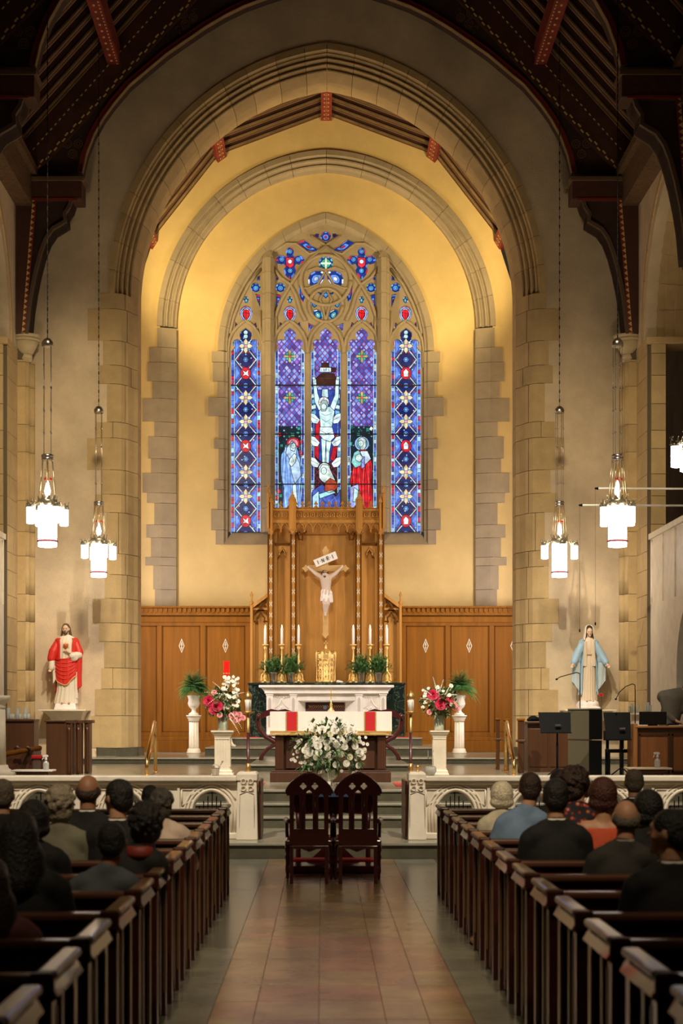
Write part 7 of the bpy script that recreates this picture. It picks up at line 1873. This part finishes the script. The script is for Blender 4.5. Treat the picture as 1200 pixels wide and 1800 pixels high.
t = thing('prie_dieu', 'dark double kneeler with a blue covered shelf and red pad before the chairs', 'kneeler', (xc, Yp, 0), org=False)
obj('front_board', MB().prism([(-.46, .88), (-.46, .68), (-.40, .64), (-.10, .66), (0, .63), (.10, .66), (.40, .64), (.46, .68), (.46, .88)], 0, .04), M['mahog'], t, local=True)
obj('shelf', MB().box(-.48, .48, -.12, .16, .87, .895), M['mahog'], t, local=True, bevel=.006)
obj('blue_cloth', MB().box(-.2, .2, -.14, .17, .895, .91).box(-.2, .2, -.145, -.135, .85, .91), M['blue'], t, local=True)
obj('column', MB().lathe([(.05, .08), (.035, .12), (.03, .4), (.04, .6), (.05, .66)], (0, .02, 0), 12), M['mahog'], t, local=True)
for s in (-1, 1): obj('side_post', MB().lathe([(.035, .08), (.03, .2), (.025, .5), (.035, .66)], (s*.40, .02, 0), 12), M['mahog'], t, local=True)
obj('base', MB().box(-.48, .48, -.45, .08, .02, .09).box(-.46, .46, -.43, .06, 0, .02), M['mahog'], t, local=True, bevel=.008)
obj('red_pad', MB().box(-.46, .46, -.46, -.18, .135, .165), M['red'], t, local=True, bevel=.02)
obj('tracery_foot', MB().prism([(-.30, .09), (.30, .09), (.08, .30), (0, .42), (-.08, .30)], .0, .03), M['mahog'], t, local=True)

# ================================================================ PEWS
ROW = [15.8, 14.75, 13.75, 12.8, 11.9, 11.0, 10.1, 9.2, 8.3, 7.4, 6.5, 5.62, 4.75]
def pew(s):
    t = thing('pew', '', 'pew', (0, 0, 0), 'dark wooden pews of the %s block' % ('left' if s < 0 else 'right'), org=False)
    def b(mb, x0, x1, *a): return mb.box(*sorted((s*x0, s*x1)), *a)
    def end(x0, inner):
        k = 1 if inner else -1
        e = obj('end_panel', b(MB(), x0+.025, x0+.055, .08, .51, .04, .84), M['pew'], t, local=True)
        for ya, yb in ((0, .085), (.50, .58)): obj('post', b(MB(), x0, x0+.07, ya, yb, 0, .86), M['pew'], e, local=True, bevel=.004)
        obj('muntin', b(MB(), x0+.008, x0+.03, .27, .31, .04, .80), M['pew'], e, local=True, bevel=.004)
        for ya in (.082, .487): obj('edge_bead', b(MB(), x0-.004, x0+.012, ya, ya+.012, .14, .76), M['pewcap'], e, local=True)
        obj('cap', b(MB(), x0-.018, x0+.058, .0, .585, .862, .895), M['pewcap'], e, local=True, bevel=.014)
        obj('cap_front', b(MB(), x0-.012, x0+.075, -.03, .0, .80, .892), M['pew'], e, local=True, bevel=.012)
        mb = MB(); xa, xb = s*(x0-.022), s*(x0+.0); mb.add([(xa, .0, .805), (xb, .0, .845), (xb, .0, .785), (xa, .585, .805), (xb, .585, .845), (xb, .585, .785)], [(0, 1, 2), (3, 5, 4), (0, 3, 4, 1), (0, 2, 5, 3), (1, 4, 5, 2)])
        obj('moulding', mb, M['pewcap'], e, local=True)
    end(1.03, True)
    x1 = 6.35
    obj('backrest', b(MB(), 1.09, x1, .045, .075, .40, .84), M['pew'], t, local=True)
    obj('top_rail', b(MB(), 1.09, x1, .02, .105, .835, .875), mat('pew_rail_wood', (.10, .038, .018), .32, var=.15, wood=2) if 'rail' not in M else M['rail'], t, local=True, bevel=.012)
    obj('seat', b(MB(), 1.09, x1, .07, .48, .42, .45), M['pew'], t, local=True, bevel=.01)
    obj('book_rack', b(b(MB(), 1.2, x1, -.045, .045, .60, .612), 1.2, x1, -.05, -.04, .60, .66), M['pew'], t, local=True)
    obj('end_panel', b(MB(), x1, x1+.06, 0, .58, 0, .87), M['pew'], t, local=True)
    return t
ordn = ['front row', 'second row from the altar rail', 'third row from the altar rail', 'fourth row from the altar rail', 'fifth row from the altar rail', 'sixth row from the altar rail', 'seventh row from the altar rail', 'eighth row from the altar rail', 'ninth row from the altar rail', 'tenth row from the altar rail', 'third row from the bottom of the picture', 'second row from the bottom of the picture', 'row nearest the bottom of the picture']
for s, n in ((-1, 'left'), (1, 'right')):
    p0 = pew(s)
    for i, y in enumerate(ROW):
        p = p0 if i == 0 else copy_tree(p0)
        p.location = (0, y, 0); p['label'] = 'dark wooden pew left of the aisle, '+ordn[i] if s < 0 else 'dark wooden pew right of the aisle, '+ordn[i]

# ================================================================ PEOPLE
def cloth(col, name='garment'): return mat(name, col, .85, var=.12, vscale=12)
HAIR = {'black': (.010, .007, .006), 'brown': (.035, .016, .009), 'grey': (.34, .28, .20), 'blond': (.85, .76, .58), 'auburn': (.07, .018, .010), 'salt': (.13, .105, .075), 'darkgrey': (.06, .05, .04)}
def person(px, ytop, row, lab, hair, hcol, garment, sw=1.0, skin='skin', collar=None, yaw=0, lean=0, scarf=None, sx=0, bare=False, glasses=False, low=0):
    Yp = ROW[row]+.34; x = X(px, Yp); zt = Z(ytop, Yp); s = min(1.07, max(.9, zt/1.352))
    t = thing('person', lab, 'person', (x-lean*.0, Yp, 0), 'congregation in the pews', org=False)
    t.scale = (s, s, zt/1.352)
    L = lean
    body = MB(); J = lambda x_, y_, z_: (x_+L*(z_-.5)*0-(L*max(0, 1.2-z_)), y_, z_)
    hc = (0, .03, 1.235)
    headmb(body, hc, 1.0, pi+yaw, -.06)
    body.cap(J(0, .0, 1.0), (0, .012, 1.15), .058, .056, 10); body.ell(J(0, 0, .86), (.15*sw, .10, .2), 14, 10); body.ell(J(0, 0, .58), (.155*sw, .12, .16), 14, 10); body.cap(J(-.13*sw, 0, .985), J(.13*sw, 0, .985), .065, .065, 10)
    for q in (-1, 1):
        sh, el, wr_ = J(q*.155*sw, 0, .975), J(q*.195*sw, .05, .72), J(q*.11, .28, .63)
        body.cap(sh, el, .052, .043); body.cap(el, wr_, .042, .028); hand(body, wr_, (-.3*q, .9, -.25), 1, -q, .4)
        body.cap(J(q*.09, .02, .53), J(q*.11, .40, .53), .078, .058, 10); body.cap(J(q*.11, .40, .52), J(q*.11, .40, .10), .052, .036, 10); body.cap(J(q*.11, .38, .05), J(q*.12, .53, .035), .038, .03)
    remesh(obj('body', body, M[skin], t, local=True), .012, 2)
    faceparts(t, hc, 1.0, pi+yaw, -.06)
    g = MB()
    top = .985
    g.ell(J(0, 0, .80), (.19*sw, .14, .26), 16, 12); g.ell(J(0, .0, .57), (.18*sw, .15, .17), 14, 10); g.cap(J(-.125*sw, -.005, top), J(.125*sw, -.005, top), .078, .082, 12)
    if not bare: g.cap(J(-.07*sw, 0, 1.035), J(.07*sw, 0, 1.035), .060, .060, 10); g.cap(J(0, 0, 1.0), J(0, .0, 1.06), .085, .072, 12)
    for q in (-1, 1):
        sh, el, wr_ = J(q*.160*sw, 0, .965), J(q*.205*sw, .05, .72), J(q*.13, .26, .64)
        if bare: g.cap(sh, J(q*.2*sw, .01, .88), .06, .058)
        else: g.cap(sh, el, .072, .060, 10); g.cap(el, wr_, .058, .042, 10)
    if bare: g.v = [(v[0], v[1], min(v[2], 1.0)) for v in g.v]
    o = remesh(obj('jacket' if collar else 'top', g, garment, t, local=True), .015, 5)
    tr_ = MB()
    for q in (-1, 1): tr_.cap(J(q*.09, .02, .53), J(q*.11, .42, .54), .095, .075, 10); tr_.cap(J(q*.11, .42, .52), J(q*.11, .42, .12), .07, .06, 10)
    obj('trousers', tr_, M['black'], t, local=True)
    if collar:
        mb = MB(); c = J(0, .005, 1.075); mb.lathe([(.066, -.03), (.064, .02), (.060, .025)], c, 20); obj('shirt_collar', mb, collar, t, local=True)
    hm = mat('hair_'+hcol, HAIR[hcol], .5 if hcol in ('black', 'brown', 'auburn') else .7, var=.35, vscale=25, bump=.8, bscale=70)
    h = MB(); h.T = Matrix.Translation(Vector(hc)) @ Matrix.Rotation(pi+yaw, 4, 'Z') @ Matrix.Rotation(-.06, 4, 'X')
    if hair != 'bald':
        h.ell((0, .010, .028), (.084, .100, .088), 16, 12); h.ell((0, .050, -.020), (.074, .058, .078), 14, 10)
        for q in (-1, 1): h.ell((q*.068, .022, .0), (.018, .045, .045), 8, 6)
    if hair == 'bald':
        h.ell((0, .052, -.030), (.078, .050, .052), 14, 10)
        for q in (-1, 1): h.ell((q*.062, .02, -.012), (.024, .055, .042), 10, 8)
    if hair == 'long':
        h.cap((0, .05, 0), (0, .09, -.22), .098, .11, 14); h.cap((-.05, .06, -.1), (-.07, .08, -.32), .08, .07, 12); h.cap((.05, .06, -.1), (.07, .08, -.32), .08, .07, 12)
    if hair == 'bob':
        h.ell((0, .015, .0), (.102, .11, .118), 16, 12); h.ell((0, .03, -.07), (.108, .088, .06), 14, 10)
    if hair in ('curly', 'bigcurly'):
        rr = random.Random(int(px)); k_ = 1.0 if hair == 'curly' else 1.12
        for i in range(190):
            d = Vector((rr.gauss(0, 1), rr.gauss(.5, .9), rr.gauss(.3, 1))).normalized()
            if d.y < -.25 and d.z < .45: continue
            h.ell((d.x*.092*k_, .015+d.y*.102*k_, .01+d.z*.102*k_), rr.uniform(.010, .021), 6, 5)
        h.ell((0, .04, -.06), (.09*k_, .07, .08), 12, 8); h.ell((0, .015, .01), (.093*k_, .103*k_, .100*k_), 14, 10) if k_ > 1 else h.ell((0, .012, .018), (.090, .102, .094), 14, 10)
    o = remesh(obj('hair', h, hm, t, local=True), .0105 if hair not in ('long',) else .013, 1 if 'curly' in hair else 3) if 'curly' not in hair else remesh(obj('hair', h, hm, t, local=True), .0075, 1)
    if scarf: 
        mb = MB(); mb.lathe([(.088, -.05), (.10, -.02), (.085, .02), (.072, .03)], J(0, 0, 1.06), 16); obj('scarf', mb, scarf, t, local=True)
    if glasses:
        mb = MB(); mb.T = h.T
        for q in (-1, 1): mb.tube([(q*.03+.022*cos(a), -.102, .004+.017*sin(a)) for a in [2*pi*i/12 for i in range(13)]], .0022, 5); mb.tube([(q*.052, -.10, .008), (q*.084, 0, .008)], .0022, 5)
        obj('glasses', mb, M['black'], t, local=True)
    return t
W = M['white']; suit = cloth((.006, .0055, .006), 'black_suit'); suit2 = cloth((.035, .030, .026), 'charcoal_suit')
floral = mat('floral_dress', (.10, .015, .012), .8)
nt = floral.node_tree; vo = nt.nodes.new('ShaderNodeTexVoronoi'); vo.inputs['Scale'].default_value = 22; rp = nt.nodes.new('ShaderNodeValToRGB'); e = rp.color_ramp.elements
e[0].color = (.50, .30, .18, 1); e[1].color = (.012, .010, .014, 1); e[0].position = .12; e[1].position = .42; k = e.new(.26); k.color = (.42, .03, .02, 1)
tc = nt.nodes.new('ShaderNodeTexCoord'); nt.links.new(tc.outputs['Object'], vo.inputs[0]); nt.links.new(vo.outputs[0], rp.inputs[0]); nt.links.new(rp.outputs[0], nt.nodes['Principled BSDF'].inputs[0])
# right block
person(882, 1372, 3, 'person with short white blond hair in a cream top, nearest the aisle on the right', 'bob', 'blond', cloth((.62, .55, .42)), .92)
person(932, 1356, 4, 'dark haired person in a light blue shirt', 'short', 'brown', cloth((.16, .24, .38), 'blue_shirt'), .9, lean=.22)
person(977, 1367, 6, 'person with short dark hair in a black suit, before the curly haired person', 'short', 'black', suit, 1.0, collar=W)
person(984, 1351, 3, 'dark haired person whose head shows just above the black suited one', 'short', 'black', suit, 1.0)
person(1014, 1348, 4, 'person in profile with dark curly hair, glasses and a red floral dress', 'bigcurly', 'brown', floral, .95, yaw=-1.15, glasses=True, bare=False)
person(1060, 1364, 5, 'person with an auburn bob and bare shoulders in an orange red top', 'bob', 'auburn', cloth((.55, .08, .03)), .9, bare=True)
person(1115, 1351, 2, 'person with short grey hair in a dark jacket near the altar rail on the right', 'short', 'salt', suit, 1.0, collar=W)
person(1140, 1386, 6, 'person with a broad dark head of hair behind the balding man', 'bob', 'black', suit, 1.1)
person(1101, 1402, 7, 'balding person in a charcoal suit with a thin pale collar', 'bald', 'salt', suit2, .95, collar=cloth((.35, .3, .25)), lean=.12)
person(1180, 1420, 9, 'person in a black suit and white collar at the lower right, face turned left', 'short', 'black', suit, 1.05, collar=W, yaw=.95)
person(1222, 1400, 6, 'dark clothed person mostly cut off by the right edge of the picture', 'short', 'black', suit, 1.1)
# left block
person(3, 1368, 5, 'grey haired person cut off by the left edge beside the altar rail', 'short', 'salt', suit, 1.0)
person(58, 1404, 7, 'dark haired person between the grey haired woman and the long haired one', 'bob', 'black', suit, 1.0)
person(34, 1424, 9, 'person with long black hair and a black coat, largest figure at the left', 'long', 'black', suit, 1.15)
person(106, 1379, 6, 'grey haired person in an olive grey jacket', 'curly', 'grey', cloth((.17, .16, .11), 'olive_jacket'), 1.0, yaw=-.2)
person(154, 1358, 5, 'bald person in a black suit looking down, nearest the rail on the left', 'bald', 'brown', suit, 1.05, skin='skin2', collar=W)
person(207, 1368, 6, 'person with short black hair in a black suit turned toward the bald one', 'short', 'black', suit, 1.0, collar=W, yaw=.75)
person(264, 1379, 2, 'dark haired person almost hidden behind the grey haired one by the aisle', 'short', 'black', suit, 1.0)
person(283, 1386, 4, 'grey haired person in a pale pink blouse near the aisle on the left', 'curly', 'darkgrey', cloth((.55, .42, .34)), 1.0, lean=-.10)
person(256, 1412, 7, 'person with dark wavy hair and a black top with red trim', 'bigcurly', 'black', suit, .85, lean=.24, scarf=M['redtrim'])
person(196, 1444, 8, 'dark haired person in a blue grey jacket leaning left, bent forward', 'short', 'black', cloth((.075, .085, .10), 'blue_grey_jacket'), .95, lean=.16, skin='skin2')
person(-18, 1505, 10, 'person in a mauve striped top at the bottom left edge', 'long', 'brown', cloth((.16, .05, .05)), 1.1)

# ---- man in grey coat bending at the right edge, standing on the sanctuary floor
t = thing('person', 'person in a grey coat bending forward at the right edge beside the panelled desk', 'person', (6.28, 30.45, .70), org=False)
body = MB(); body.cap((0, 0, .95), (.12, .0, 1.42), .15, .16, 14); body.cap((-.10, 0, 1.45), (.20, 0, 1.50), .08, .08, 10); body.cap((.16, -.02, 1.48), (.30, -.03, 1.56), .06, .055)
headmb(body, (.36, -.04, 1.60), 1.0, pi*.5, .7)
for q in (-1, 1):
    body.cap((0, q*.09, .95), (-.02, q*.10, .50), .09, .06, 10); body.cap((-.02, q*.10, .50), (-.03, q*.10, .09), .055, .04, 10); body.cap((-.03, q*.10, .04), (.12, q*.11, .035), .04, .032)
body.cap((-.08, -.05, 1.42), (-.06, -.12, 1.12), .055, .045); body.cap((-.06, -.12, 1.12), (.10, -.22, .98), .043, .03); hand(body, (.11, -.23, .97), (.8, -.3, -.3), 1, 1, .4)
body.cap((.24, -.02, 1.44), (.30, -.12, 1.14), .055, .045); body.cap((.30, -.12, 1.14), (.36, -.22, .98), .043, .03); hand(body, (.37, -.23, .97), (.6, -.5, -.3), 1, -1, .4)
remesh(obj('body', body, M['skin'], t, local=True), .012)
g = MB(); g.cap((0, 0, .92), (.10, .0, 1.38), .19, .20, 16); g.cap((-.10, 0, 1.43), (.20, 0, 1.49), .120, .115, 12); g.cap((-.09, -.05, 1.41), (-.07, -.12, 1.12), .095, .065, 10); g.cap((-.08, -.12, 1.12), (.06, -.2, 1.0), .062, .045, 10); g.cap((.24, -.02, 1.44), (.30, -.12, 1.14), .092, .068, 10); g.cap((.30, -.12, 1.14), (.35, -.2, 1.0), .06, .045, 10); g.cap((0, 0, .95), (0, 0, .75), .17, .18, 14)
remesh(obj('coat', g, cloth((.12, .105, .075), 'grey_coat'), t, local=True), .016, 5)
tr_ = MB()
for q in (-1, 1): tr_.cap((0, q*.09, .9), (-.02, q*.10, .50), .11, .085, 10); tr_.cap((-.02, q*.10, .50), (-.03, q*.10, .10), .08, .07, 10)
obj('trousers', tr_, M['black'], t, local=True)
h = MB(); h.T = Matrix.Translation((.36, -.04, 1.60)) @ Matrix.Rotation(pi*.5, 4, 'Z') @ Matrix.Rotation(.7, 4, 'X'); h.ell((0, .01, .03), (.084, .10, .088), 14, 10); h.ell((0, .05, -.02), (.074, .058, .078), 12, 8)
remesh(obj('hair', h, mat('hair_grey_man', HAIR['salt'], .6), t, local=True), .011)
